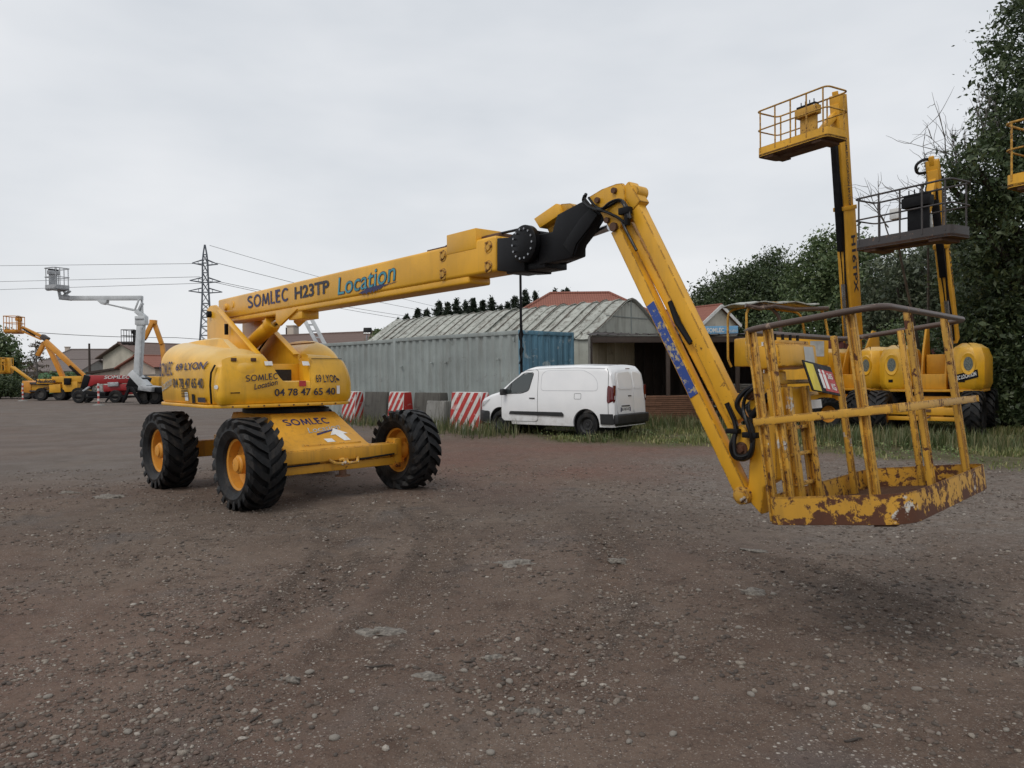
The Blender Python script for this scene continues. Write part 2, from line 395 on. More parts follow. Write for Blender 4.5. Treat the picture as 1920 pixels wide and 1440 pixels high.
    c = mixc(nt, math_(nt, 'MULTIPLY', at('pale'), ramp(nt, med, .3, .6, .3, .9)), c, pl_)
    mot = noise(nt, v, 5.5, 9, .82, .2); c = mixc(nt, ramp(nt, mot, .5, .68, 0, .6), c, (0.038, 0.030, 0.026)); c = mixc(nt, ramp(nt, mot, .46, .3, 0, .45), c, (0.125, 0.105, 0.090))
    c = mixc(nt, at('rut'), c, mixc(nt, med, (0.044, 0.031, 0.024), (0.070, 0.052, 0.041)))  # moist tracks, coloured darker still to make up for weak shading in the ruts
    fine = noise(nt, v, 70, 7, .85); c = mixc(nt, ramp(nt, fine, .52, .66, 0, .65), c, (0.15, 0.115, 0.088)); c = mixc(nt, ramp(nt, fine, .47, .33, 0, .65), c, (0.028, 0.021, 0.017))
    mid = noise(nt, v, 22, 6, .8); c = mixc(nt, ramp(nt, mid, .54, .66, 0, .6), c, (0.165, 0.128, 0.102)); c = mixc(nt, ramp(nt, mid, .44, .34, 0, .6), c, (0.034, 0.025, 0.020))
    # gravel grains at four sizes
    hgt = None
    for sc, pos, am in ((17, .30, .55), (34, .36, .85), (75, .40, .8), (150, .45, .6)):
        vo = _n(nt, 'ShaderNodeTexVoronoi', {'Vector': v, 'Scale': sc, 'Randomness': 1.0})
        grain = ramp(nt, vo.outputs['Distance'], pos, pos - .16)
        rnd = _n(nt, 'ShaderNodeSeparateColor', {0: vo.outputs['Color']})
        present = ramp(nt, rnd.outputs[0], .50, .54)
        dens = ramp(nt, noise(nt, v, 2.3, 4, .6), .30, .60, .35, 1)
        mk = math_(nt, 'MULTIPLY', math_(nt, 'MULTIPLY', grain, present), dens)
        gc = mixc(nt, rnd.outputs[1], (0.045, 0.037, 0.033), (0.30, 0.255, 0.215))
        gc = mixc(nt, ramp(nt, rnd.outputs[2], .84, .88), gc, (0.46, 0.42, 0.37))
        gc = mixc(nt, math_(nt, 'MULTIPLY', at('brick'), ramp(nt, rnd.outputs[2], .55, .5)), gc, (0.20, 0.10, 0.085))
        c = mixc(nt, math_(nt, 'MULTIPLY', mk, am), c, gc)
        hh = math_(nt, 'MULTIPLY', mk, 12.0 / sc)
        hgt = hh if hgt is None else math_(nt, 'ADD', hgt, hh)
    asc = mixc(nt, ramp(nt, noise(nt, v, .9, 6, .6), .35, .65), (0.125, 0.108, 0.096), (0.180, 0.160, 0.145))
    c = mixc(nt, math_(nt, 'MULTIPLY', at('asphalt'), ramp(nt, noise(nt, v, .35, 7, .65), .25, .6, .25, .62)), c, asc)
    gcol = mixc(nt, ramp(nt, med, .35, .65), (0.075, 0.075, 0.03), (0.11, 0.10, 0.055))
    c = mixc(nt, math_(nt, 'MULTIPLY', at('grassy'), .8), c, gcol)
    nt.links.new(c, b.inputs['Base Color'])
    nt.links.new(ramp(nt, big, .3, .7, .75, .95), b.inputs['Roughness']); b.inputs['Specular IOR Level'].default_value = .12
    tot = math_(nt, 'ADD', hgt, math_(nt, 'MULTIPLY', noise(nt, v, 45, 6, .7), .5))
    bump(nt, b, tot, .8, .02)
    me.materials.append(m)
    return struct(link('ground', me))
ground = make_ground()

def ico():
    bm = bmesh.new(); bmesh.ops.create_icosphere(bm, subdivisions=1, radius=1)
    v = np.array([p.co[:] for p in bm.verts]); f = np.array([[q.index for q in t.verts] for t in bm.faces]); bm.free(); return v, f
def tri_mesh(name, V, F, mat, smooth=True, attr=None):
    me = bpy.data.meshes.new(name); me.vertices.add(len(V)); me.vertices.foreach_set('co', np.ascontiguousarray(V, dtype=np.float32).ravel())
    k = F.shape[1]; me.loops.add(F.size); me.loops.foreach_set('vertex_index', F.ravel().astype(np.int32)); me.polygons.add(len(F))
    me.polygons.foreach_set('loop_start', np.arange(0, F.size, k, dtype=np.int32)); me.update(calc_edges=True)
    if attr is not None:
        at = me.attributes.new('tint', 'FLOAT', 'POINT'); at.data.foreach_set('value', attr.astype(np.float32))
    me.materials.append(MATS[mat])
    if smooth: me.shade_smooth()
    return me
def stone_mat():
    m, nt, b = _new('pebble')
    g = nt.nodes.new('ShaderNodeNewGeometry'); r = g.outputs['Random Per Island']
    c = nt.nodes.new('ShaderNodeValToRGB'); nt.links.new(r, c.inputs[0]); e = c.color_ramp.elements
    e[0].color = (0.075, 0.062, 0.055, 1); e[1].color = (0.45, 0.41, 0.36, 1); e[1].position = 1
    for p, k in ((.35, (0.11, 0.088, 0.073)), (.6, (0.16, 0.112, 0.09)), (.8, (0.22, 0.185, 0.155)), (.93, (0.31, 0.27, 0.225))):
        q = c.color_ramp.elements.new(p); q.color = c4(k)
    v = objvec(nt); cc = mixc(nt, ramp(nt, noise(nt, v, 120, 4), .3, .7, 0, .5), c.outputs[0], (0.10, 0.085, 0.072))
    nt.links.new(cc, b.inputs['Base Color']); b.inputs['Roughness'].default_value = .8; b.inputs['Specular IOR Level'].default_value = .2
stone_mat()
plain('pale_stone', (0.24, 0.215, 0.185), .75, var=.25, scale=40, dirt=.5, dirtcol=(.10, .08, .065), bmp=.4)
plain('pale_concrete', (0.20, 0.18, 0.155), .9, var=.45, scale=45, dirt=.8, dirtcol=(.09, .075, .062), bmp=.6)
plain('twig_mat', (0.05, 0.04, 0.033), .85)
def make_pebbles():
    iv, if_ = ico(); N = 75000
    yy = 1.9 * (13.5 / 1.9) ** RNG.random(N); xx = (RNG.random(N) * 2 - 1) * (yy * .75 + .4)
    keep = (vnoise(xx * 1.3 + 7, yy * 1.3) + .6 * vnoise(xx * 4 + 3, yy * 4) + .16 * RNG.normal(size=N) > -.06) & (grass_depth(xx, yy) < .6); xx, yy = xx[keep], yy[keep]; N = len(xx)
    s = np.exp(RNG.normal(np.log(.0046), .62, N)) * (1 + .06 * yy); s = np.clip(s, .002, .019)
    a = RNG.random(N) * 6.283; ca, sa = np.cos(a), np.sin(a)
    k = np.stack([s * (1 + .5 * RNG.random(N)), s * (.7 + .4 * RNG.random(N)), s * (.45 + .3 * RNG.random(N))], -1)
    P = iv[None] * k[:, None, :] * (1 + .18 * RNG.normal(size=(N, len(iv), 1)))
    Q = np.stack([P[..., 0] * ca[:, None] - P[..., 1] * sa[:, None] + xx[:, None], P[..., 0] * sa[:, None] + P[..., 1] * ca[:, None] + yy[:, None],
                  P[..., 2] + (ground_h(xx, yy) + k[:, 2] * .25)[:, None]], -1)
    F = (if_[None] + (np.arange(N) * len(iv))[:, None, None]).reshape(-1, 3)
    o = link('loose_gravel', tri_mesh('loose_gravel', Q.reshape(-1, 3), F, 'pebble'))
    o['kind'] = 'stuff'; tag(o, 'small loose brown and grey gravel strewn over the yard', 'gravel')
make_pebbles()
def blob_mesh(name, mat, rx, ry, rz, seed, sub=2, rough=.25, flat=0.0):
    bm = bmesh.new(); bmesh.ops.create_icosphere(bm, subdivisions=sub, radius=1); rr = np.random.default_rng(seed)
    off = rr.random(3) * 50
    for v in bm.verts:
        p = v.co; k = 1 + rough * 2 * float(vnoise(np.array(p.x * 1.4 + off[0] + p.z), np.array(p.y * 1.4 + off[1] - p.z * .7))) + rough * .8 * float(vnoise(np.array(p.x * 4 + off[1]), np.array(p.y * 4 + off[2] + p.z * 3)))
        v.co = Vector((p.x * rx * k, p.y * ry * k, p.z * rz * (k if not flat else 1)))
    me = bpy.data.meshes.new(name); bm.to_mesh(me); bm.free(); me.shade_smooth(); me.materials.append(MATS[mat]); return me
_sm = [blob_mesh('stone', 'pale_stone', 1, .72, .5, 10 + k, 2, .2) for k in range(6)]
_spots = [(1262, 1388), (627, 1388), (286, 1180), (958, 1312), (1645, 1375), (1887, 1385), (240, 1376), (1012, 1128), (1385, 1178), (495, 1138), (580, 1262), (430, 1296), (330, 1300), (705, 1335), (745, 1345), (1310, 1112), (1830, 1220), (1212, 1195), (870, 1262), (1305, 1317), (590, 1345), (90, 1310), (1060, 1060), (1232, 1172), (1408, 1310), (1560, 1330), (1490, 1290), (120, 1210), (415, 1180), (520, 1355), (955, 1280), (1090, 1340), (1110, 1240), (1720, 1300), (1180, 1400), (330, 1400), (60, 1420), (920, 1415), (800, 1330), (1500, 1420), (1760, 1390), (1650, 1240), (200, 1130), (660, 1300), (1045, 1305), (1280, 1240), (1590, 1180), (1690, 1100), (1860, 1120), (1450, 1120)]
for k, (a, b_) in enumerate(_spots):
    p = G(a, b_); o = link('stone', _sm[k % 6], ground); s = random.uniform(.013, .027) * (1.25 if k < 8 else 1)
    o.location = (p.x, p.y, float(ground_h(p.x, p.y)) + s * .22); o.scale = (s, s, s); o.rotation_euler = (0, 0, random.random() * 6.28)
for k, (a, b_, rx, ry) in enumerate([(712, 1180, .135, .10), (922, 1240, .07, .06), (540, 1276, .075, .045), (968, 1058, .13, .09), (1158, 1054, .09, .05), (1418, 1035, .12, .06), (1414, 1113, .10, .06), (1915, 1245, .08, .06), (205, 932, .16, .10), (125, 926, .13, .06), (985, 1332, .065, .05), (808, 1275, .085, .05)]):
    p = G(a, b_); o = link('concrete_lump', blob_mesh('concrete_lump', 'pale_concrete', rx, ry, .026, 60 + k, 4, .75), ground)
    o.location = (p.x, p.y, float(ground_h(p.x, p.y)) - .010); o.rotation_euler = (0, 0, random.uniform(-.4, .4))
for k, (a, b_, l, an) in enumerate([(712, 1255, .15, .1), (480, 1350, .09, 1.4), (880, 1245, .07, -.4), (1600, 1400, .08, .3), (1790, 1230, .09, .8), (280, 1148, .1, .2)]):
    p = G(a, b_); m = MB(); pts = [Vector((math.cos(an) * t * l + .01 * math.sin(t * 5), math.sin(an) * t * l, .008 + .004 * math.sin(t * 7))) for t in np.linspace(-.5, .5, 7)]
    m.tube(pts, [.003, .005, .006, .006, .005, .004, .002], 6); o = m.build('twig', 'twig_mat'); o.location = (p.x, p.y, float(ground_h(p.x, p.y)))
    tag(o, ['thin dark twig lying on the gravel before the flat pale patch', 'short dark twig on the gravel'][min(k, 1)], 'twig', 'twigs on the gravel' if k else None)

def grass_mat(name, c0, c1, c2):
    m, nt, b = _new(name); g = nt.nodes.new('ShaderNodeNewGeometry')
    c = nt.nodes.new('ShaderNodeValToRGB'); nt.links.new(g.outputs['Random Per Island'], c.inputs[0]); e = c.color_ramp.elements
    e[0].color = c4(c0); e[1].color = c4(c2); q = e.new(.6); q.color = c4(c1)
    nt.links.new(c.outputs[0], b.inputs['Base Color']); b.inputs['Roughness'].default_value = .6
    b.inputs['Subsurface Weight'].default_value = 0
grass_mat('grass_mat', (0.075, 0.10, 0.026), (0.155, 0.175, 0.055), (0.34, 0.29, 0.14))
grass_mat('cover_mat', (0.065, 0.105, 0.028), (0.115, 0.165, 0.05), (0.20, 0.23, 0.085))
def blades(name, X, Y, H, mat, label, cat, lean=.5, wid=.011):
    N = len(X); a = RNG.random(N) * 6.283; l = H * lean * RNG.random(N); w = wid * (.6 + .8 * RNG.random(N)); b = a + RNG.normal(size=N) * .5
    Z = ground_h(X, Y) - .01
    base = np.stack([X, Y, Z], -1); sd = np.stack([-np.sin(b) * w, np.cos(b) * w, 0 * w], -1); ln = np.stack([np.cos(a) * l, np.sin(a) * l, 0 * l], -1)
    up = np.stack([0 * H, 0 * H, H], -1)
    V = np.stack([base - sd, base + sd, base + ln * .35 + up * .6 + sd * .8, base + ln * .35 + up * .6 - sd * .8, base + ln + up], 1).reshape(-1, 3)
    o5 = (np.arange(N) * 5)[:, None]
    me = tri_mesh(name, V, np.concatenate([o5 + np.array([[0, 1, 2]]), o5 + np.array([[0, 2, 3]]), o5 + np.array([[3, 2, 4]])]), mat, False)
    o = link(name, me); o['kind'] = 'stuff'; tag(o, label, cat); return o
def make_grass():
    N = 260000
    x = RNG.uniform(-9, 17, N); y = RNG.uniform(10.5, 34, N)
    d = grass_depth(x, y); cl = fbm(x + 31, y, 4, .9)
    keep = (d > 0) & (RNG.random(N) < np.clip(d * .45, 0, 1) ** 1.2 * np.clip(.40 + 2.4 * cl, .04, 1)) & (y < 31) & (np.abs(x) < y * .72)
    x, y, d, cl = x[keep], y[keep], d[keep], cl[keep]
    h = np.clip(.022 + .03 * RNG.random(len(x)) + .03 * np.clip(d, 0, 3) / 3 + .10 * np.clip(cl, 0, 1), .015, .22) * (.6 + .8 * RNG.random(len(x)))
    h = np.where((y > 16.5) & (x > 4), h * 1.4, h)
    blades('grass', x, y, h, 'grass_mat', 'short rough grass with dry patches along the yard edge', 'grass')
    N = 90000; x = RNG.uniform(-8, 16, N); y = RNG.uniform(10.8, 30, N); d = grass_depth(x, y); cl = fbm(x + 77, y + 13, 4, .8)
    k = (d > .1) & (cl > .02) & (RNG.random(N) < np.clip(d * .5, 0, 1)) & (np.abs(x) < y * .72); x, y, cl = x[k], y[k], cl[k]; n = len(x)
    C = np.stack([x, y, ground_h(x, y) + .02 + .14 * RNG.random(n) * np.clip(cl * 3, .2, 1)], -1); s = .016 + .016 * RNG.random(n)
    dd = RNG.normal(size=(n, 3)) * np.array([1, 1, .45]); dd /= np.linalg.norm(dd, axis=1)[:, None]; u = np.cross(dd, np.array([0, 0, 1.]) + RNG.normal(size=(n, 3)) * .4); u /= np.linalg.norm(u, axis=1)[:, None]
    V = np.stack([C - dd * s[:, None], C + u * (s * .55)[:, None], C + dd * s[:, None], C - u * (s * .55)[:, None]], 1).reshape(-1, 3)
    o = link('ground_cover', tri_mesh('ground_cover', V, np.arange(n * 4).reshape(-1, 4), 'cover_mat', False)); o['kind'] = 'stuff'; tag(o, 'low leafy green weeds mixed into the rough grass', 'weeds')
make_grass()
# ================================================================== MAIN BOOM LIFT
def bounds2(me):
    a = np.empty(len(me.vertices) * 3); me.vertices.foreach_get('co', a); a = a.reshape(-1, 3); return a.min(0), a.max(0)
def fit_lettering(txt, w, h, mat, fn, parent, bold=0.012, shear=0.0, sub=0, space=1.0, capref=None):
    me0 = text_me(capref or txt, 1.0, mat, lambda u, v: (u, v, 0), bold=bold, shear=shear, space=space); lo, hi = bounds2(me0)
    if capref: l2, h2 = bounds2(text_me(txt, 1.0, mat, lambda u, v: (u, v, 0), bold=bold, shear=shear, space=space)); lo[0], hi[0] = l2[0], h2[0]
    kx, ky = w / (hi[0] - lo[0]), h / (hi[1] - lo[1])
    me = text_me(txt, 1.0, mat, lambda u, v: fn((u - lo[0]) * kx, (v - lo[1]) * ky), bold=bold, shear=shear, sub=sub, space=space)
    return link('lettering', me, parent)

def stroke_lettering(txt, w, h, mat, fn, parent, th=.16, slant=0.0, name='lettering'):
    A = lambda cx, cy, rx, ry, a0, a1, n=14: [(cx + rx * math.cos(R(a0 + (a1 - a0) * k / n)), cy + ry * math.sin(R(a0 + (a1 - a0) * k / n))) for k in range(n + 1)]
    t = th / 2
    GL_ = {'S': ([A(.36, .74, .30, .26 - t, 30, 245, 10) + A(.36, .26, .32, .26 - t, 65, -150, 10)], .72), 'O': ([A(.5, .5, .5 - t, .5 - t, 90, 450, 28)], 1.0),
           'M': ([[(.08, 0), (.2, 1 - t)], [(.2, 1 - t), (.5, .12)], [(.5, .12), (.8, 1 - t)], [(.8, 1 - t), (.92, 0)]], 1.0), 'L': ([[(t, 1), (t, t), (.52, t)]], .54), 'E': ([[(.52, 1 - t), (t, 1 - t), (t, t), (.52, t)], [(t, .52), (.48, .52)]], .58), 'C': ([A(.46, .5, .46 - t, .5 - t, 45, 315, 20)], .78)}
    m = MB(); x = 0.0; tot = sum(GL_[c][1] + .13 for c in txt) - .13
    for c in txt:
        strokes, adv = GL_[c]
        for pl in strokes:
            L_, R_ = [], []
            for i, p in enumerate(pl):
                a, b = pl[max(0, i - 1)], pl[min(len(pl) - 1, i + 1)]; d = Vector((b[0] - a[0], b[1] - a[1])).normalized(); n = Vector((-d.y, d.x)) * t
                if 0 < i < len(pl) - 1 and len(pl) < 6:
                    d1 = Vector((p[0] - a[0], p[1] - a[1])).normalized(); n /= max(.4, abs(d.dot(d1)))
                L_.append((p[0] + n.x, p[1] + n.y)); R_.append((p[0] - n.x, p[1] - n.y))
            mp_ = lambda q: fn((x + q[0]) / tot * w + slant * q[1] * h, q[1] * h)
            m.grid([[mp_(q) for q in L_], [mp_(q) for q in R_]])
        x += adv + .13
    return m.build(name, mat, parent, smooth=0)
def tyre_mb(Rr, W, n=20, lug=.05, rim=.55):
    m = MB(); h = W / 2; ri = Rr * rim; rc = Rr - lug
    prof = [(ri, -h * .62), (ri + .02, -h * .78), (ri + (rc - ri) * .5, -h * .97), (rc - .05, -h * .93), (rc - .01, -h * .78), (rc, 0), (rc - .01, h * .78), (rc - .05, h * .93), (ri + (rc - ri) * .5, h * .97), (ri + .02, h * .78), (ri, h * .62)]
    m.lathe(prof, (0, 0, 0), (0, 1, 0), 48)
    da = 2 * math.pi / n
    for sg in (-1, 1):
        for k in range(n):
            a0 = da * (k + (.5 if sg > 0 else 0))
            st = [(-.03, 0.0, 0), (.45, .34, 0), (.86, .80, .004), (1.0, 1.02, .035), (1.0, 1.08, .10)]    # (y fraction, sweep in da, drop)
            vs = []
            for i, (fy, sw, dr) in enumerate(st):
                wd = (.27, .26, .25, .24, .16)[i] * da
                for dd in (-wd, wd):
                    a = a0 + sw * da * 1.25 + dd
                    for top in (0, 1):
                        r_ = (Rr - dr) if top else (rc - .02 - dr * .8)
                        y_ = sg * (h * fy * (.985 if top else .93) - (0 if fy > 0 else 0))
                        vs.append((math.cos(a) * r_, y_, math.sin(a) * r_))
            fs = []
            for i in range(len(st) - 1):
                b = i * 4
                fs += [(b + 1, b + 3, b + 7, b + 5), (b, b + 1, b + 5, b + 4), (b + 2, b + 6, b + 7, b + 3)]
            fs += [(0, 2, 3, 1), (len(vs) - 4, len(vs) - 3, len(vs) - 1, len(vs) - 2)]
            m.add(vs, fs)
    return m
def rim_mb(Rr, W, hub=True):
    m = MB(); h = W / 2
    m.lathe([(Rr, -h * .66), (Rr + .015, -h * .62), (Rr - .03, -h * .55), (Rr - .045, -h * .1), (Rr - .09, h * .02), (.11, h * .06)], (0, 0, 0), (0, 1, 0), 40)
    m.lathe([(Rr, h * .66), (Rr + .015, h * .62), (Rr - .03, h * .55), (Rr - .05, h * .1), (.11, h * .09)], (0, 0, 0), (0, 1, 0), 40)
    return m
def hub_mb(W, out=.0):
    m = MB(); h = W / 2
    m.lathe([(.115, .02), (.115, -h * .55), (.10, -h * .62), (.085, -h * .63), (.08, -h * .72), (.05, -h * .74), (.001, -h * .74)], (0, 0, 0), (0, 1, 0), 24)
    for k in range(8):
        a = k * math.pi / 4; m.cyl((.15 * math.cos(a), .01, .15 * math.sin(a)), (.15 * math.cos(a), -.03, .15 * math.sin(a)), .014, n=6)
    return m

YAW = R(-50); LO = Vector((-3.26, 11.0, 0)); LX = Vector((math.cos(YAW), math.sin(YAW), 0)); LY = Vector((-math.sin(YAW), math.cos(YAW), 0))
ML = Matrix.Translation(LO) @ Matrix.Rotation(YAW, 4, 'Z'); MLI = ML.inverted()
def PL(px, py, y=-.30):                 # pixel -> (s, z) on the machine's vertical plane local y
    d = ray(px, py); q = LO + LY * y; t = (q - CAMP).dot(LY) / d.dot(LY); p = CAMP + d * t
    return ((p - LO).dot(LX), p.z)
def PF(px, py, s):                      # pixel -> (y, z) on the plane local x = s
    d = ray(px, py); q = LO + LX * s; t = (q - CAMP).dot(LX) / d.dot(LX); p = CAMP + d * t
    return ((p - LO).dot(LY), p.z)
lift = thing('boom_lift', 'large yellow articulated boom lift with its basket lowered over the gravel yard', 'boom lift', LO, YAW)
XA, YA, ZA = (1, 0, 0), (0, 1, 0), (0, 0, 1)
def side(m, px, y0, y1, yref=None):
    poly = [PL(a, b, y0 if yref is None else yref) for a, b in px]
    return m.prism(poly, (0, 0, 0), XA, ZA, YA, y0, y1)

# ---- chassis and wheels
CH = Matrix.Rotation(R(4), 4, 'Z')
m = MB(CH); m.box2((-1.55, -.42, .46), (1.30, .42, .72)); m.box2((-1.2, -.5, .60), (.7, .5, .82)); m.build('chassis', 'yellow_dirty', lift, bevel=.015)
m = MB(CH); m.box2((-1.48, -.95, .42), (-1.22, .95, .66)); m.build('rear_axle', 'yellow_dirty', lift, bevel=.015)
m = MB(CH); m.box2((1.16, -.92, .50), (1.44, .92, .66)); m.box2((1.13, -.90, .36), (1.38, .90, .47)); m.box2((1.18, -.85, .465), (1.36, .85, .505))
for y in (-.96, .96): m.box2((1.20, y - .06, .38), (1.40, y + .06, .72))
ax = m.build('front_axle', 'yellow_dirty', lift, bevel=.012)
m = MB(CH)
m.tube(rounded([(1.44, -.16, .52), (1.50, -.10, .47), (1.52, .03, .46), (1.46, .05, .52), (1.44, -.02, .5)], .03, 4), .022, 8)
m.tube(rounded([(1.44, .10, .51), (1.51, .08, .46), (1.52, .22, .47), (1.45, .26, .52)], .03, 4), .02, 8); m.build('tow_hook', 'yellow_rusty', ax)
m = MB(CH); m.cyl((1.40, .06, .36), (1.40, .06, .28), .05, n=14); m.cyl((1.40, .06, .30), (1.40, .06, .285), .10, n=16); m.build('tow_pin', 'rust_floor', ax)
for q in (((1.445, .3, .49), (1.45, .85, .52)), ((1.445, -.3, .49), (1.45, -.82, .48))):
    m = MB(CH); m.tube(q, .012, 6); m.build('steering_rod', 'black', ax)
m = MB(CH)
pp = [(-.75, .62), (1.36, .62), (1.40, .665), (1.28, .70), (.62, 1.10), (-.55, 1.10)]
nb = len(pp); tw = [(-.62, .45)] * nb; tw[1] = tw[2] = tw[3] = (-.72, .52); tw[4] = tw[5] = (-.55, .42)
vs = [(p[0], tw[i][k], p[1]) for k in (0, 1) for i, p in enumerate(pp)]
m.add(vs, [tuple(range(nb - 1, -1, -1)), tuple(range(nb, 2 * nb))] + [(k, (k + 1) % nb, nb + (k + 1) % nb, nb + k) for k in range(nb)])
ped = m.build('pedestal', 'yellow_dirty', lift, bevel=.012)
_a = CH @ Vector((1.28, 0, .70)); _b = CH @ Vector((.62, 0, 1.10)); _up = (_b - _a).normalized(); _yl = CH @ Vector((0, 1, 0)); _nn = _yl.cross(_up) * -1
if _nn.x < 0: _nn = -_nn
def pedfn(y0, t0): return planar(_a + _yl * y0 + _up * t0 + _nn * .004, _yl, _up)
stroke_lettering('SOMLEC', .66, .15, 'navy', pedfn(-.46, .48), ped, .17)
fit_lettering('Location', .52, .12, 'pale_ink', (lambda f: (lambda u, v: f(u, v + u * .12)))(pedfn(-.22, .28)), ped, bold=.004, shear=.3)
m = MB(); f = pedfn(0, 0); m.add([f(-.13, .22), f(.22, .33), f(.24, .36), f(-.12, .265)], [(0, 1, 2, 3)]); m.build('paint_stroke', 'navy', ped)
m = MB(); f = pedfn(0, 0.003)
m.add([f(a, b) + _nn * .001 for a, b in [(.20, .06), (.30, .06), (.27, .22), (.34, .22), (.18, .36), (.06, .20), (.14, .21)]], [tuple(range(7))]); m.build('white_arrow', 'white_sticker', ped)
m = MB(); f = pedfn(0, 0.003); m.add([f(-.06, .05), f(.06, .05), f(.04, .13), (f(-.08, .13))], [(0, 1, 2, 3)]); m.build('sticker', 'white_sticker', ped)
m = MB(); m.lathe([(.001, 1.10), (.60, 1.10), (.60, 1.155), (.53, 1.16), (.53, 1.21), (.001, 1.21)], (0, 0, 0), ZA, 40); m.build('slewing_ring', 'black', lift)

WR, WW = .565, .47
t_me = tyre_mb(WR, WW).mesh('tyre', 'rubber', smooth=30); r_me = rim_mb(WR * .56, WW).mesh('rim', 'yellow_rim', smooth=35); h_me = hub_mb(WW).mesh('hub', 'yellow_rim', smooth=35)
for k, (x, y) in enumerate([(1.28, -1.17), (1.28, 1.17), (-1.34, -1.17), (-1.34, 1.17)]):
    w = bpy.data.objects.new('wheel', None); COL.objects.link(w); w.parent = lift
    p = CH @ Vector((x, y, .548)); w.location = p
    w.rotation_euler = (0, 0, R(4) + (math.pi if y > 0 else 0)); w.empty_display_size = .2
    for nm, me in (('tyre', t_me), ('rim', r_me), ('hub', h_me)):
        o = link(nm, me, w); o.rotation_euler = (0, random.random() * 6, 0)
    if k == 1:
        m = MB(); m.box((.0, .14, 0), (.12, .2, .34)); m.cyl((0, .04, 0), (0, .22, 0), .13, .1, 20); m.cyl((.0, .2, .1), (.12, .25, .1), .03, n=10); o = m.build('knuckle', 'yellow_rim', w, bevel=.01)

# ---- turntable shell
def rrect(x0, x1, y0, y1, r, seg=8):
    r = min(r, (x1 - x0) * .49, (y1 - y0) * .49); out = []
    for cx, cy, a0 in ((x1 - r, y1 - r, 0), (x0 + r, y1 - r, 90), (x0 + r, y0 + r, 180), (x1 - r, y0 + r, 270)):
        for k in range(seg + 1):
            a = R(a0 + 90 * k / seg); out.append((cx + r * math.cos(a), cy + r * math.sin(a)))
    return out
def dome(x0, x1, y0, y1, z0, z1, r, rw, rh, crown=.05, nz=10, skew=0.0):
    m = MB(); rows = []
    zs = [z0, z0 + .03] + [z0 + .03 + (z1 - rh - z0 - .03) * k / 3 for k in (1, 2, 3)] + [z1 - rh + rh * math.sin(math.pi / 2 * k / nz) for k in range(1, nz + 1)]
    for i, z in enumerate(zs):
        t = max(0, (z - (z1 - rh)) / rh); e = rw * (1 - math.sqrt(max(0, 1 - t * t))) + (.025 if i == 0 else 0) - .02 * math.sin(math.pi * min(1, (z - z0) / (z1 - z0)))
        rows.append([(a + skew * e, b, z) for a, b in rrect(x0 + e, x1 - e, y0 + e, y1 - e, max(.03, r - e * .3))])
    n = len(rows[0]); cx = sum(p[0] for p in rows[-1]) / n; cy = sum(p[1] for p in rows[-1]) / n
    for k in (.6, .25, .02): rows.append([(cx + (p[0] - cx) * k, cy + (p[1] - cy) * k, z1 + crown * (1 - k * k)) for p in rows[-1 if k == .6 else len(zs) - 1]])
    m.grid(rows, closed=True); return m
m = MB(); m.prism(rrect(-1.92, .77, -1.28, .78, .45), (0, 0, 0), XA, YA, ZA, 1.20, 1.245); base = m.build('turntable_plate', 'yellow', lift, bevel=.01)
_hd = dome(-1.90, .69, -1.25, -.42, 1.25, 2.13, .44, .36, .32, .03)
_hd.v = [(x, y, 1.25 + (z - 1.25) * (1 - .26 * (lambda t: t * t * (3 - 2 * t))(min(1, max(0, (x + .25) / .9))))) for x, y, z in _hd.v]
hoodL = _hd.build('engine_hood', 'yellow_hood', lift, smooth=50)
hoodR = dome(-1.25, .50, .06, .76, 1.25, 2.10, .36, .40, .50, .04).build('engine_hood', 'yellow_hood', lift, smooth=50)
# front cover: plan curve times height, with the notch the boom cylinder drops into
cov_plan = rounded([(.56, -1.215, 0), (.735, -1.215, 0), (.735, .755, 0), (.10, .755, 0)], [0, .16, .34, 0], 9)
def densify(p, d=.045):
    out = [p[0]]
    for a, b in zip(p[:-1], p[1:]):
        n = max(1, int((b - a).length / d)); out += [a + (b - a) * (k / n) for k in range(1, n + 1)]
    return out
cov_plan = densify(cov_plan)
def cov_top(x, y):
    if x < .5 or y < -1.2 or y > .7: pass
    pts = [(-2, 1.86), (-1.34, 1.86), (-.62, 1.90), (-.57, 1.895), (-.36, 1.53), (.03, 1.53), (.07, 1.90), (.4, 1.88), (.76, 1.80), (2, 1.8)]
    if y < -.95: return 1.87 - .20 * (1 - math.sqrt(max(0, 1 - min(1, (-.95 - y) / .28) ** 2)))
    return float(np.interp(y, [p[0] for p in pts], [p[1] for p in pts]))
def cov_pt(i, z):
    p = cov_plan[i]; a = cov_plan[max(0, i - 1)]; b = cov_plan[min(len(cov_plan) - 1, i + 1)]
    t = (b - a).normalized(); nn = Vector((t.y, -t.x, 0)); 
    e = .16 * max(0, (z - 1.45) / .45) ** 2 + .05 * max(0, (1.36 - z) / .12) ** 2
    return Vector((p.x, p.y, z)) - nn * e
m = MB(); NZ = 14; rows = []
for k in range(NZ + 1):
    rows.append([cov_pt(i, 1.25 + (cov_top(p.x, p.y) - 1.25) * k / NZ) for i, p in enumerate(cov_plan)])
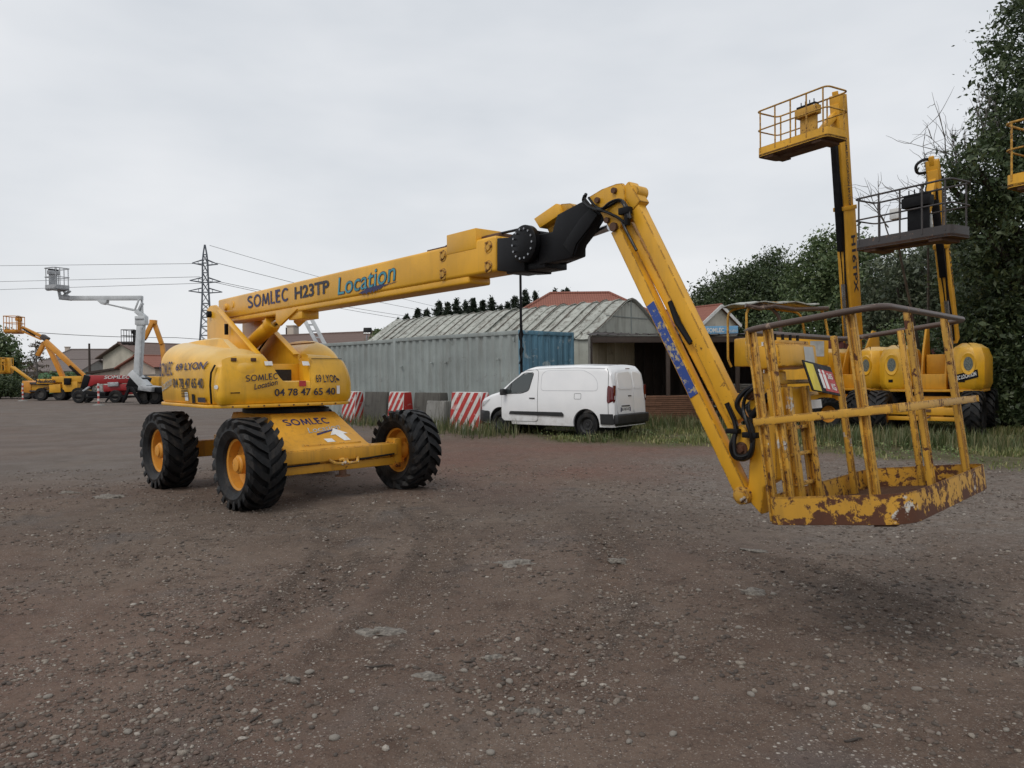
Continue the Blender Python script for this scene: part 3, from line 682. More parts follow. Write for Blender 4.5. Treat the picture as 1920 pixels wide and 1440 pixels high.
# roll the top edge back inside
rows.append([Vector((q.x - .05 if abs(q.y) < 1.2 else q.x, q.y * .97, q.z + .012)) for q in rows[-1]]); rows.append([Vector((q.x - .14, q.y * .93, q.z + .004)) for q in rows[-1]])
m.grid(rows); cover = m.build('front_cover', 'yellow_hood', lift, smooth=45)
m = MB(); m.add([(.62, -1.1, 1.30), (.62, .6, 1.30), (-.2, .6, 1.30), (-.2, -1.1, 1.30)], [(0, 1, 2, 3)]); m.box2((.30, -.56, 1.3), (.34, .10, 1.78)); m.box2((.34, .045, 1.3), (.66, .07, 1.86)); m.box2((.34, -.42, 1.44), (.67, .05, 1.50)); m.build('cover_recess', 'yellow', lift, bevel=.006)
m = MB(); m.box2((.34, -.30, 1.53), (.37, -.08, 1.70)); m.build('recess_shade', 'void_shade', lift)  # solid block; its near-black colour stands in for shade inside an opening
m = MB(); m.box2((-1.2, -.46, 1.25), (.30, .08, 1.34)); m.box2((-1.1, -.44, 1.34), (-.3, .06, 1.6)); m.build('turret_base', 'void_shade', lift, bevel=.01)
# seam shadow gap between hood and cover is a real gap; rubber lip in it
m = MB(); m.tube([(.56, -1.245, 1.26), (.56, -1.258, 1.5), (.56, -1.245, 1.66), (.55, -1.19, 1.76)], .014, 6); m.build('seal', 'black', cover)
# turret side plates that carry the boom
tp = [(388, 580), (394, 573), (403, 572), (414, 582), (486, 664)]
for y0 in (-.50, .06):
    poly = [PL(a, b, -.50) for a, b in tp]; s1 = poly[-1][0]; s0 = poly[0][0]
    poly = poly + [(s1 + .02, 1.80), (s1 - .2, 1.27), (s0 + .25, 1.27), (s0 - .02, 1.9)]
    m = MB(); m.prism(poly, (0, 0, 0), XA, ZA, YA, y0, y0 + .035); pl = m.build('turret_plate', 'yellow', lift, bevel=.008)
    m = MB(); a, b = poly[3], poly[4]; m.bar((a[0], y0 - .02, a[1]), (b[0], y0 - .02, b[1]), .09, .02, (0, 0, 1)); m.build('stiffener', 'yellow', pl, bevel=.004)
pv = PL(394, 586, -.5)
m = MB(); m.cyl((pv[0] + .03, -.56, pv[1] - .03), (pv[0] + .03, .14, pv[1] - .03), .05, n=18); m.build('boom_pivot', 'black', lift, bevel=.006)
hk = PL(425, 615, -.55); m = MB(); m.box2((hk[0] - .02, -.58, hk[1] - .1), (hk[0] + .02, -.53, hk[1] + .06)); m.build('latch_bracket', 'black', lift, bevel=.005)

# ---- boom
SB0, SB1 = PL(409, 580)[0], PL(929, 480)[0]
ZB0, ZB1 = 2.52, 2.845
m = MB(); m.box2((SB0, -.30, ZB0), (SB1, .0, ZB1)); boom = m.build('boom', 'yellow', lift, bevel=.03, seg=3)
m = MB(); st = PL(876, 530)[0]; m.box2((SB0 + .25, -.285, 2.455), (st, -.015, 2.53)); m.build('wear_tray', 'yellow', boom, bevel=.02, seg=3)
m = MB(); a = PL(838, 460); b = PL(893, 450); m.box2((a[0], -.305, 2.76), (b[0], .0, 2.95)); m.build('top_box', 'yellow', boom, bevel=.008)
m = MB(); a = PL(893, 450); m.box2((a[0], -.24, 2.84), (SB1 - .02, -.06, 2.875)); m.build('hose_bracket', 'rust_floor', boom, bevel=.005); m = MB(); a = PL(788, 470); m.box2((a[0], -.22, 2.84), (a[0] + .35, -.08, 2.875)); m.build('hose_bracket', 'rust_floor', boom, bevel=.005)
for (a, b) in [(831, 480), (831, 514), (916, 463), (916, 500)]:
    s, z = PL(a, b); m = MB(); m.lathe([(.001, .012), (.03, .012), (.034, .004), (.055, .004), (.058, 0)], (s, -.30, z), (0, -1, 0), 20)
    for q in range(3):
        an = q * 2.1; m.cyl((s + .04 * math.cos(an), -.30, z + .04 * math.sin(an)), (s + .04 * math.cos(an), -.322, z + .04 * math.sin(an)), .011, n=6)
    m.build('wear_pad', 'yellow_rusty', boom)
s, z = PL(425, 571); m = MB(); m.lathe([(.001, .008), (.05, .008), (.055, 0)], (s + .25, -.30, z - .02), (0, -1, 0), 24); m.lathe([(.001, .03), (.045, .03), (.06, 0)], (s - .03, -.30, z - .04), (0, -1, 0), 20); m.build('pivot_boss', 'yellow', boom)
# ram bracket and lift ram
m = MB()
for y0 in (-.30, -.035): side(m, [(517, 583), (557, 579), (531, 604), (524, 611), (516, 603)], y0, y0 + .035, -.30)
a = PL(540, 583); m.box2((a[0] - .05, -.27, 2.36), (a[0] + .36, -.03, 2.47)); m.build('ram_bracket', 'yellow', boom, bevel=.006)
a = PL(440, 655, -.15); b = PL(508, 611, -.15); c = PL(523, 604, -.15)
m = MB(); m.cyl((a[0] - .3, -.15, a[1] - .25), (b[0], -.15, b[1]), .105, n=24); m.cyl((b[0] - .02, -.15, b[1] - .01), (b[0] + .10, -.15, b[1] + .065), .118, n=24); ram = m.build('lift_ram', 'yellow', lift, bevel=.008)
m = MB(); m.cyl((b[0], -.15, b[1]), (c[0], -.15, c[1] + .02), .05, n=16); m.build('ram_rod', 'chrome', ram)
m = MB(); m.tube([(b[0] - .8, -.03, b[1] - .35), (b[0] - .2, -.02, b[1] - .02), (b[0] + .1, -.06, b[1] + .1)], .018, 6); m.build('hose', 'hose', ram)

# lettering on the boom side
def bfn(px, py):
    s, z = PL(px, py); return planar((s, -.306, z), XA, ZA), s
def btext(txt, px0, px1, py, h, mat, bold, shear=0., capref=None):
    f0, s0 = bfn(px0, py); s1 = PL(px1, py)[0]; z = PL(px0, py)[1]; return fit_lettering(txt, s1 - s0, h, mat, f0, boom, bold=bold, shear=shear, capref=capref)
f0, s0 = bfn(465, 579); stroke_lettering('SOMLEC', PL(541, 579)[0] - s0, .185, 'navy', f0, boom, .17)
btext('H23TP', 553, 618, 562, .165, 'ink', .03, 0)
def arc(f): return lambda u, v: f(u, v + .10 * u * u * .25)
f0, s0 = bfn(634, 554); s1 = PL(743, 530)[0]
fit_lettering('Location', s1 - s0, .21, 'navy', arc(f0), boom, bold=.018, shear=.12)
f0b = planar(f0(0.004, .006) + Vector((0, -.002, 0)), XA, ZA)
fit_lettering('Location', s1 - s0 - .01, .198, 'teal', arc(f0b), boom, bold=-.002, shear=.12)
a, b = PL(676, 551), PL(746, 518)
m = MB(); up_, lo_ = [], []
for k in range(41):
    t = k / 40; s = a[0] + (b[0] - a[0]) * t; zc = a[1] + .01 + .05 * t; w = .035 * math.sin(math.pi * min(1, t * 1.2 + .05)) * (1 - .6 * t) + .004
    up_.append((s, -.3065, zc + w * (1 + random.uniform(-.3, .3)))); lo_.append((s - .04, -.3065, zc - w * (1 + random.uniform(-.5, .5))))
m.grid([lo_, up_]); m.build('paint_stroke', 'navy', boom)

# ---- inner boom, rotary joint and gooseneck (black)
Z2 = lambda x, y: (880 + .3125 * x, 320 + .3125 * y)
Z3 = lambda x, y: (1300 + .3125 * x, 540 + .3125 * y)
m = MB(); e = PL(1012, 480)[0]; m.box2((SB1 - .5, -.275, 2.545), (e - .05, -.025, 2.80)); inner = m.build('inner_boom', 'black_paint', lift, bevel=.012)
m = MB(); side(m, [Z2(*p) for p in [(165, 405), (240, 400), (265, 375), (330, 345), (330, 605), (250, 610), (165, 600)]], -.31, .01); m.build('head_plate', 'black_paint', inner, bevel=.008)
s, z = PL(*Z2(338, 452)); m = MB(); m.lathe([(.001, .06), (.145, .06), (.158, .05), (.158, 0)], (s + .03, -.30, z + .01), (0, -1, 0), 40); m.lathe([(.001, .02), (.158, .02), (.158, 0)], (s + .03, 0, z + .01), (0, 1, 0), 40); m.build('rotary_plate', 'black_paint', inner)
m = MB()
for q in range(14):
    an = q * 2 * math.pi / 14; m.cyl((s + .03 + .125 * math.cos(an), -.355, z + .01 + .125 * math.sin(an)), (s + .03 + .125 * math.cos(an), -.372, z + .01 + .125 * math.sin(an)), .010, n=6)
m.build('bolt_ring', 'steel', inner)
m = MB(); a = PL(*Z2(300, 590)); m.box2((a[0] - .2, -.28, a[1] - .02), (a[0] + .30, -.02, a[1] + .05)); m.build('under_plate', 'black_paint', inner, bevel=.006)
gn = [(400, 380), (490, 366), (520, 262), (665, 185), (722, 205), (800, 250), (762, 275), (728, 330), (705, 368), (650, 440), (626, 512), (590, 528), (410, 566)]
m = MB(); side(m, [Z2(*p) for p in gn], -.29, -.19, -.30); side(m, [Z2(*p) for p in [(400, 385), (490, 372), (560, 400), (560, 500), (410, 560)]], -.19, -.03, -.30); neck = m.build('gooseneck', 'black_paint', lift, bevel=.012)
m = MB(); side(m, [Z2(*p) for p in [(560, 445), (655, 300), (725, 225), (770, 262), (715, 345), (640, 440), (618, 512)]], -.302, -.288, -.30); m.build('gusset', 'black_paint', neck, bevel=.004)
m = MB(); side(m, [Z2(*p) for p in [(385, 288), (520, 195), (545, 262), (420, 345)]], -.27, -.03, -.27); bx = m.build('counter_box', 'yellow', neck, bevel=.008)
m = MB(); side(m, [Z2(*p) for p in [(521, 194), (575, 190), (596, 205), (590, 236), (545, 262)]], -.22, -.08, -.27); side(m, [Z2(*p) for p in [(425, 335), (480, 310), (485, 362), (440, 366)]], -.2, -.1, -.27); m.build('box_end', 'yellow_rusty', bx, bevel=.006)
m = MB(); a = PL(*Z2(180, 385), -.2); b = PL(*Z2(330, 345), -.2); m.tube([(SB1 - .9, -.2, 2.875), (a[0], -.2, a[1] + .01), (b[0], -.2, b[1])], .012, 6); m.build('hose', 'hose', inner)
# knuckle and jib
kn = [(720, 160), (800, 112), (885, 80), (920, 76), (935, 110), (935, 290), (905, 350), (880, 372), (848, 352), (818, 300), (792, 252), (742, 214)]
m = MB(); side(m, [Z2(*p) for p in kn], -.31, -.28, -.30); side(m, [Z2(*p) for p in kn], -.20, -.17, -.30); side(m, [Z2(*p) for p in [(740, 170), (890, 95), (915, 100), (905, 160), (800, 215)]], -.28, -.20, -.30); knuckle = m.build('knuckle', 'yellow_worn', lift, bevel=.003)
m = MB()
for p in ((880, 122), (838, 300), (878, 340), (780, 180)):
    s, z = PL(*Z2(*p)); m = MB(); m.cyl((s, -.335, z), (s, -.15, z), .022 if p[0] != 878 else .034, n=14); m.build('pivot_pin', 'rust_floor', knuckle)
a, b, c = PL(*Z2(585, 430), -.16), PL(*Z2(660, 405), -.16), PL(*Z2(840, 340), -.16)
m = MB(); m.cyl((a[0], -.16, a[1]), (b[0], -.16, b[1]), .045, n=18); jr = m.build('jib_ram', 'yellow_rusty', lift)
m = MB(); m.cyl((b[0], -.16, b[1]), (c[0], -.16, c[1]), .028, n=16); m.build('ram_rod', 'chrome', jr)
def arm(p0, p1, wid, y0, y1, name, mat, parent, bev=.008):
    a, b = PL(*p0), PL(*p1); m = MB(); m.bar((a[0], (y0 + y1) / 2, a[1]), (b[0], (y0 + y1) / 2, b[1]), abs(y1 - y0), wid, (1, 0, .5)); return m.build(name, mat, parent, bevel=bev)
jib = arm(Z2(945, 150), Z3(255, 800), .10, -.29, -.21, 'jib_arm', 'yellow_worn', lift, .004)
tie = arm(Z2(878, 352), Z3(300, 1250), .09, -.31, -.23, 'tie_arm', 'yellow_worn', lift, .003)
arm(Z2(925, 320), Z3(215, 850), .07, -.255, -.19, 'tie_arm', 'yellow_worn', lift, .003)
arm(Z2(928, 90), Z2(1000, 210), .10, -.30, -.19, 'jib_head', 'yellow_worn', jib, .012)
s, z = PL(*Z2(975, 125)); m = MB(); m.cyl((s, -.29, z), (s, -.17, z), .05, n=18); m.build('end_boss', 'yellow_worn', jib, bevel=.004)
# blue tape wrapped on the tie arm
a, b = PL(*Z2(878, 352)), PL(*Z3(300, 1250)); A_, B_ = Vector((a[0], -.275, a[1])), Vector((b[0], -.275, b[1]))
tl = lambda pz: min(1, max(0, (a[1] - pz) / (a[1] - b[1])))
t0 = tl(PL(*Z2(1090, 800))[1]); t1 = tl(PL(*Z2(1345, 1350))[1])
m = MB(); o_ = Vector((0, -.0375, 0)); m.bar(A_.lerp(B_, t0) + o_, A_.lerp(B_, t1) + o_, .006, .070, (1, 0, .5)); m.build('blue_tape', 'blue_tape', tie)
a, b = PL(*Z2(955, 300)), PL(*Z3(235, 840)); m = MB(); p0 = Vector((a[0], -.285, a[1])).lerp(Vector((b[0], -.285, b[1])), .42); p1 = Vector((a[0], -.285, a[1])).lerp(Vector((b[0], -.285, b[1])), .62)
m.tube([p0, p0.lerp(p1, .5) + Vector((-.02, -.01, 0)), p1], .022, 8); m.build('cable_guard', 'black', lift)
def hose_px(pts, y, r, name='hose', parent=lift, mat='hose', seg=6):
    q = [Vector((PL(*p, y)[0], y + (.02 * math.sin(i * 1.7)), PL(*p, y)[1])) for i, p in enumerate(pts)]
    m = MB(); m.tube(rounded(q, .12, seg), r, 8); return m.build(name, mat, parent)
hose_px([Z2(*p) for p in [(700, 140), (678, 170), (720, 215), (790, 245), (840, 205), (890, 172), (935, 195), (965, 285)]], -.33, .013)
hose_px([Z2(*p) for p in [(690, 150), (668, 180), (730, 225), (810, 240), (850, 262), (905, 290), (940, 345), (1010, 480)]], -.335, .011)
hose_px([Z2(*p) for p in [(715, 160), (740, 210), (800, 235), (850, 190), (905, 165), (945, 220), (975, 290)]], -.345, .010)
hose_px([Z2(*p) for p in [(690, 165), (735, 232), (830, 250), (880, 270), (930, 310)]], -.35, .009)
s, z = PL(*Z2(955, 245)); m = MB(); m.box((s, -.335, z), (.10, .05, .05)); m.box((s + .02, -.335, z - .05), (.03, .04, .12)); m.build('hose_clamp', 'black', lift, bevel=.005)

# ---- column and basket
col_px = [(350, 606), (455, 600), (492, 800), (500, 1150), (420, 1200), (405, 1362), (345, 1295), (322, 1235), (332, 1060), (352, 800)]
m = MB(); side(m, [Z3(*p) for p in col_px], -.28, -.18, -.28); colm = m.build('basket_column', 'yellow_worn', lift, bevel=.012)
s, z = PL(*Z3(292, 960), -.31); s2, z2 = PL(*Z3(285, 860), -.31)
m = MB(); m.prism([(s + .075 * math.cos(R(k)), z + .075 * math.sin(R(k))) for k in range(180, 361, 20)] + [(s2 + .045 * math.cos(R(k)), z2 + .04 * math.sin(R(k))) for k in range(0, 181, 30)], (0, 0, 0), XA, ZA, YA, -.315, -.10); lug = m.build('column_lug', 'yellow_worn', colm, bevel=.008)
m = MB()
for p, rr in (((292, 965), .03), ((345, 638), .026)):
    a, b = PL(*Z3(*p), -.31); m.cyl((a, -.345, b), (a, -.05, b), rr, n=6); m.cyl((a, -.325, b), (a, -.05, b), rr * 1.5, n=18)
m.build('bolt', 'rust_floor', colm, bevel=.003)
a, b = PL(*Z3(290, 1245), -.31); m = MB(); m.cyl((a, -.345, b), (a, -.05, b), .042, n=6); m.cyl((a, -.322, b), (a, -.05, b), .058, n=20); m.build('bolt', 'yellow_rusty', tie, bevel=.003)
m = MB(); a, b = PL(*Z3(352, 640), -.3), PL(*Z3(440, 640), -.3); m.box2((a[0] - .02, -.30, a[1] - .10), (b[0], -.12, b[1] + .03)); m.build('column_head', 'yellow_worn', colm, bevel=.01)
p0, p1 = PL(*Z3(352, 770), -.33), PL(*Z3(460, 630), -.33); m = MB(); m.cyl((p0[0], -.33, p0[1]), (p1[0], -.33, p1[1]), .022, n=12); m.build('level_ram', 'black', colm)
hose_px([Z3(*p) for p in [(200, 690), (240, 800), (262, 860), (232, 950), (240, 1020), (300, 1030), (355, 1000), (365, 920), (345, 830), (300, 770), (262, 700), (300, 620), (400, 560), (440, 520)]], -.345, .017)
hose_px([Z3(*p) for p in [(205, 700), (250, 830), (246, 930), (262, 1010), (310, 1012), (348, 960), (352, 880), (322, 790), (285, 720), (310, 640), (410, 575)]], -.365, .012)
hose_px([Z3(*p) for p in [(430, 430), (412, 520), (425, 575), (455, 590)]], -.33, .005, mat='white_sticker')
a, b = PL(*Z3(245, 858), -.34); m = MB(); m.box((a, -.35, b), (.09, .05, .03)); a, b = PL(*Z3(350, 882), -.34); m.box((a, -.35, b), (.10, .05, .035)); m.build('hose_clamp', 'black', colm, bevel=.005)

BO = Vector((2.01, 4.952, .884)); by_ = -.76; bp = .127
d0 = Vector((math.cos(by_), math.sin(by_), 0)); BU = Vector((-math.sin(by_), math.cos(by_), 0)); zz = Vector((0, 0, 1))
BD = d0 * math.cos(bp) + zz * math.sin(bp); BZ = zz * math.cos(bp) - d0 * math.sin(bp)
MBK = MLI @ Matrix(((BD.x, BU.x, BZ.x, BO.x), (BD.y, BU.y, BZ.y, BO.y), (BD.z, BU.z, BZ.z, BO.z), (0, 0, 0, 1)))
BB, BW, BH = .77, 1.70, .96          # depth, width, rail height above the toe-board rim
basket = bpy.data.objects.new('basket', None); COL.objects.link(basket); basket.parent = lift; basket.matrix_local = MBK; basket.empty_display_size = .3
h = BW / 2
oct_ = rounded([(0, -h, 0), (BB, -h, 0), (BB, h, 0), (0, h, 0)], [.10, .17, .17, .10], 5, True)
m = MB(); inn = [Vector((p.x + (BB / 2 - p.x) * .012, p.y * (1 - .006), 0)) for p in oct_]
lo, hi = -.155, 0.0
m.grid([[p + zz * lo for p in oct_], [p + zz * hi for p in oct_], [p + zz * hi for p in inn], [p + zz * (lo + .012) for p in inn]], True); m.build('toe_board', 'toe_board', basket)
m = MB(); m.prism([(p.x, p.y) for p in inn], (0, 0, 0), XA, YA, ZA, -.158, -.140); m.build('floor_plate', 'rust_floor', basket)
m = MB()
for k in range(38): m.box2((.03, -h + .05 + k * .0425, -.140), (BB - .03, -h + .058 + k * .0425, -.128))
for k in range(10): m.box2((.04 + k * .075, -h + .04, -.140), (.046 + k * .075, h - .04, -.131))
m.build('floor_grating', 'rust_floor', basket)
m = MB(); m.box2((.50, -.62, -.20), (.62, -.40, -.158)); m.box2((.50, .35, -.20), (.62, .60, -.158)); m.box2((.1, -.55, -.19), (.7, -.48, -.158)); m.box2((.1, .42, -.19), (.7, .49, -.158)); m.build('under_bracket', 'rust_floor', basket, bevel=.006)
rail = rounded([(-.02, -h - .0, BH), (BB, -h, BH), (BB, h, BH), (-.02, h, BH)], .16, 6, True)
m = MB(); m.tube(rail, .018, 10, True); m.build('hand_rail', 'rail_brown', basket)
mz = .43
for (a, b) in (((.0, -h), (BB - .02, -h)), ((BB - .01, -h + .05), (BB - .01, h - .05)), ((BB, h), (0.02, h))):
    m = MB(); m.bar((a[0], a[1], mz), (b[0], b[1], mz), .014, .045); m.build('mid_rail', 'yellow_rusty', basket, bevel=.003)
def post(x, y, nm='post', w=.05, t=.032, z0=-.14, z1=BH):
    m = MB(); f = .28
    if w >= t: pr = [(-.5, .5), (.5, .5), (.5, -.5), (.5 - f, -.5), (.5 - f, .2), (-.5 + f, .2), (-.5 + f, -.5), (-.5, -.5)]
    else: pr = [(-.5, -.5), (.5, -.5), (.5, -.5 + f), (-.2, -.5 + f), (-.2, .5 - f), (.5, .5 - f), (.5, .5), (-.5, .5)]
    m.prism([(x + a * w, y + b * t) for a, b in pr], (0, 0, 0), XA, YA, ZA, z0, z1); return m.build(nm, 'yellow_rusty', basket, bevel=.002)
for x, y in ((.04, -h + .03), (.14, -h + .03), (BB - .17, -h + .03)): post(x, y)
for x, y in ((BB - .04, -.30), (BB - .04, .44), (BB - .12, h - .05), (.36, h - .04), (.05, h - .12), (.05, .40)): post(x, y, w=.034, t=.05)
# control stand: uprights, rungs and the console on the inner side
for y in (-.52, -.26): post(.06, y, w=.07, t=.05, z1=.62)
for z in (.02, .20, .36):
    m = MB(); m.box2((.04, -.52, z), (.07, -.26, z + .022)); m.build('rung', 'yellow_rusty', basket, bevel=.003)
m = MB(); m.box2((-.02, -.60, .44), (.05, -.14, .62)); m.box2((-.05, -.56, .60), (.03, -.40, .72)); m.build('stand_plate', 'yellow_worn', basket, bevel=.006)
m = MB(); m.box2((-.06, -.62, .74), (.10, -.06, .88)); con = m.build('control_console', 'yellow_worn', basket, bevel=.012)
m = MB(); m.box2((-.02, -.56, .88), (.08, -.12, .905)); m.build('console_lid', 'yellow_rusty', con, bevel=.005)
m = MB()
for k in range(4): m.cyl((.03, -.5 + k * .11, .90), (.035, -.5 + k * .11, .95), .010, n=8)
m.build('joystick', 'black', con)
m = MB(); m.box2((.101, -.26, .755), (.104, -.12, .865)); m.build('sticker', 'grey_sticker', con)
m = MB(); m.box2((.050, -.24, .475), (.056, .02, .53)); m.build('white_label', 'white_sticker', basket)
for z in (.56, .64):
    m = MB(); m.box2((.02, -.60, z), (.045, .02, z + .025)); m.build('cross_bar', 'yellow_rusty', basket, bevel=.003)
# load plate: yellow and red halves on a dark tilted board
T = Matrix.Translation((.17, -.22, .655)) @ Matrix.Rotation(R(-14), 4, 'Y') @ Matrix.Rotation(R(-7), 4, 'X')
m = MB(T); m.box2((-.004, -.20, -.10), (.004, .20, .10)); sg = m.build('load_plate', 'black', basket, bevel=.003)
m = MB(T); m.box2((.0045, -.18, -.095), (.006, -.07, .085)); m.build('yellow_panel', 'yellow_sticker', sg)
m = MB(T); m.box2((.0045, .0, -.085), (.006, .185, .06)); m.build('red_panel', 'red_sticker', sg)
f = planar(T @ Vector((.0075, .085, .005)), T.to_3x3() @ Vector(YA), T.to_3x3() @ Vector(ZA)); fit_lettering('265', .075, .04, 'white_sticker', f, sg, bold=.03)
f = planar(T @ Vector((.0075, .10, -.07)), T.to_3x3() @ Vector(YA), T.to_3x3() @ Vector(ZA)); fit_lettering('KG', .06, .045, 'white_sticker', f, sg, bold=.03)
m = MB(T)
for y in (-.03, .025):
    m.box2((.0062, y, -.07), (.0078, y + .035, .03)); m.cyl((.0062, y + .017, .045), (.0078, y + .017, .045), .014, n=12)
m.build('people_symbol', 'white_sticker', sg)

# ---- lettering on the shell
hp = densify(rounded([(-1.91, -.7, 0), (-1.91, -1.26, 0), (.66, -1.26, 0)], .44, 10), .03)
hl = [0]
for a, b in zip(hp[:-1], hp[1:]): hl.append(hl[-1] + (b - a).length)
hx, hy = [p.x for p in hp], [p.y for p in hp]
def hood_fn(u0, z0, k=0.0):
    def f(u, v):
        q = min(max(u0 + u, 0.011), LT - .011); z = z0 + v + k * u
        x, y = float(np.interp(q, hl, hx)), float(np.interp(q, hl, hy)); tx, ty = float(np.interp(q + .01, hl, hx)) - float(np.interp(q - .01, hl, hx)), float(np.interp(q + .01, hl, hy)) - float(np.interp(q - .01, hl, hy))
        l = math.hypot(tx, ty) or 1; nx_, ny_ = ty / l, -tx / l                 # outward normal of the plan path
        s_ = min(1, max(0, (x + .25) / .9)); kk = 1 - .26 * s_ * s_ * (3 - 2 * s_); zo = 1.25 + (z - 1.25) / kk
        t = min(.999, max(0, (zo - 1.81) / .32)); e = .36 * (1 - math.sqrt(1 - t * t)) - .02 * math.sin(math.pi * min(1, (zo - 1.25) / .88))
        return Vector((x - nx_ * e + nx_ * .002, y - ny_ * e + ny_ * .002, z))
    return f
LT = hl[-1]
def hood_u(px, py): return LT - (.66 - PL(px, py, -1.26)[0])
def htext(txt, px0, px1, py, hgt, mat, bold=.02, shear=0., k=0.):
    u0, u1 = hood_u(px0, py), hood_u(px1, py); z = min(PL(px0, py, -1.26)[1], 1.80 - hgt)
    return fit_lettering(txt, max(.15, u1 - u0), hgt, mat, hood_fn(u0, z, k), hoodL, bold=bold, shear=shear, sub=2)
htext('69 LYON', 332, 386, 685, .10, 'navy', .02, .2, .01)
htext('04 78 47 65 40', 327, 383, 727, .135, 'ink', .02)
stroke_lettering('SOMLEC', .62, .20, 'navy', hood_fn(hood_u(329, 690) - .72, min(1.62, PL(329, 690, -1.26)[1]), .03), hoodL, .15, .15)
fit_lettering('Location', .5, .14, 'pale_ink', hood_fn(hood_u(329, 690) - .62, 1.40, .2), hoodL, bold=.01, shear=.2, sub=2)
def hood_rect(px0, px1, py0, py1, mat, nm):
    u0, u1 = hood_u(px0, py1), hood_u(px1, py1); z0, z1 = PL(px0, py1, -1.26)[1], PL(px0, py0, -1.26)[1]; f = hood_fn(0, 0); m = MB()
    m.grid([[f(u0 + (u1 - u0) * k / 4, z) for k in range(5)] for z in (z0, z1)]); m.build(nm, mat, hoodL)
hood_rect(348, 354, 735, 751, 'white_sticker', 'sticker'); hood_rect(361, 366, 739, 756, 'black', 'latch'); hood_rect(372, 386, 745, 754, 'ink', 'faint_print')
_i0 = [i for i, p in enumerate(cov_plan) if p.x > .73]
def cov_fn(y0, z0, k=0.0):
    def f(u, v):
        y = y0 + u; z = z0 + v + k * u; i = min(range(len(cov_plan)), key=lambda j: abs(cov_plan[j].y - y) + (0 if cov_plan[j].x > .45 else 9))
        ys = sorted(_i0, key=lambda j: abs(cov_plan[j].y - y))
        e = .16 * max(0, (z - 1.45) / .45) ** 2 + .05 * max(0, (1.36 - z) / .12) ** 2
        if -.99 < y < .40: return Vector((.735 - e + .018, y, z))
        q = cov_pt(i, z); return Vector((q.x + .018, q.y + (.018 if y > 0 else -.018), q.z))
    return f
def ctext(txt, px0, px1, py, hgt, mat, bold=.02, shear=0., k=0., s=.735):
    y0, z = PF(px0, py, s); y1 = PF(px1, py, s)[0]
    return fit_lettering(txt, y1 - y0, hgt, mat, cov_fn(y0, z, k), cover, bold=bold, shear=shear, sub=2)
y0_, z0_ = PF(460, 716, .735); stroke_lettering('SOMLEC', PF(521, 716, .735)[0] - y0_, .085, 'ink', cov_fn(y0_, z0_, .07), cover, .15, .1)
ctext('Location', 476, 520, 731, .075, 'ink', .015, .1, .20)
ctext('04 78 47 65 40', 514, 628, 743, .10, 'ink', .02)
ctext('69 LYON', 592, 634, 717, .11, 'ink', .015, -.1, -.02)
def crect(px0, px1, py0, py1, mat, nm):
    (y0, z1), (y1, z0) = PF(px0, py0, .735), PF(px1, py1, .735); f = cov_fn(0, 0); m = MB(); m.grid([[f(y0 + (y1 - y0) * k / 3, z) for k in range(4)] for z in (z0, z1)]); m.build(nm, mat, cover)
crect(560, 573, 714, 724, 'red_sticker', 'red_label'); crect(500, 515, 677, 685, 'white_sticker', 'sticker'); crect(571, 584, 677, 685, 'white_sticker', 'sticker'); crect(629, 635, 723, 738, 'white_sticker', 'sticker')
y, z = PF(410, 726, .735); m = MB(); q = cov_fn(y, z)(0, 0); m.lathe([(.001, .004), (.026, .004), (.028, 0)], (q.x - .01, q.y, q.z), (.75, -.65, 0), 20); m.build('round_sticker', 'white_sticker', cover)

# small fittings on the shell: lid seam, hinges, handle, louvres, plate bolts
f = cov_fn(0, 0)
m = MB(); m.grid([[f(.10 + .5 * k / 8, z) for k in range(9)] for z in (1.845, 1.853)]); m.build('lid_seam', 'black', cover)
for y in (-.98, -.72):
    m = MB(); q = f(y, 1.83); m.box((q.x, q.y, q.z), (.02, .07, .045)); m.build('hinge', 'rust_floor', cover, bevel=.004)
m = MB(); q = f(-1.0, 1.40); m.tube(rounded([(q.x - .01, q.y - .05, q.z), (q.x + .03, q.y - .05, q.z), (q.x + .03, q.y + .05, q.z), (q.x - .01, q.y + .05, q.z)], .02, 3), .008, 6); m.build('grab_handle', 'black', cover)
hf = hood_fn(0, 0)
for k in range(6):
    u0 = LT - 1.25; z = 1.335 + k * .022; m = MB(); m.grid([[hf(u0 + .28 * j / 4, zz_) for j in range(5)] for zz_ in (z, z + .010)]); m.build('louvre', 'black', hoodL)
for k in range(9):
    y = -1.05 + k * .205; m = MB(); m.cyl((.768, y, 1.222), (.778, y, 1.222), .012, n=6); m.build('plate_bolt', 'rust_floor', base)
# ================================================================== VAN
def van_paint():
    m, nt, b = _new('van_white'); v = objvec(nt)
    c = mixc(nt, ramp(nt, noise(nt, v, 2.2, 5), .3, .7), (0.80, 0.81, 0.82), (0.85, 0.855, 0.86))
    sep = _n(nt, 'ShaderNodeSeparateXYZ', {0: v})
    low = ramp(nt, sep.outputs[2], .75, .30, 0, .4)
    c = mixc(nt, math_(nt, 'MULTIPLY', low, ramp(nt, noise(nt, v, 5, 6, .65), .35, .7)), c, (0.33, 0.29, 0.25))
    nt.links.new(c, b.inputs['Base Color']); b.inputs['Roughness'].default_value = .3; b.inputs['Coat Weight'].default_value = .6; b.inputs['Coat Roughness'].default_value = .08
van_paint()
plain('van_black', (0.018, 0.019, 0.02), .55, var=.2, dirt=.25, dirtcol=(.06, .055, .05))
plain('seam', (0.10, 0.10, 0.105), .6); plain('crease', (0.50, 0.51, 0.53), .4)
plain('steel_wheel', (0.02, 0.02, 0.021), .45, var=.3)
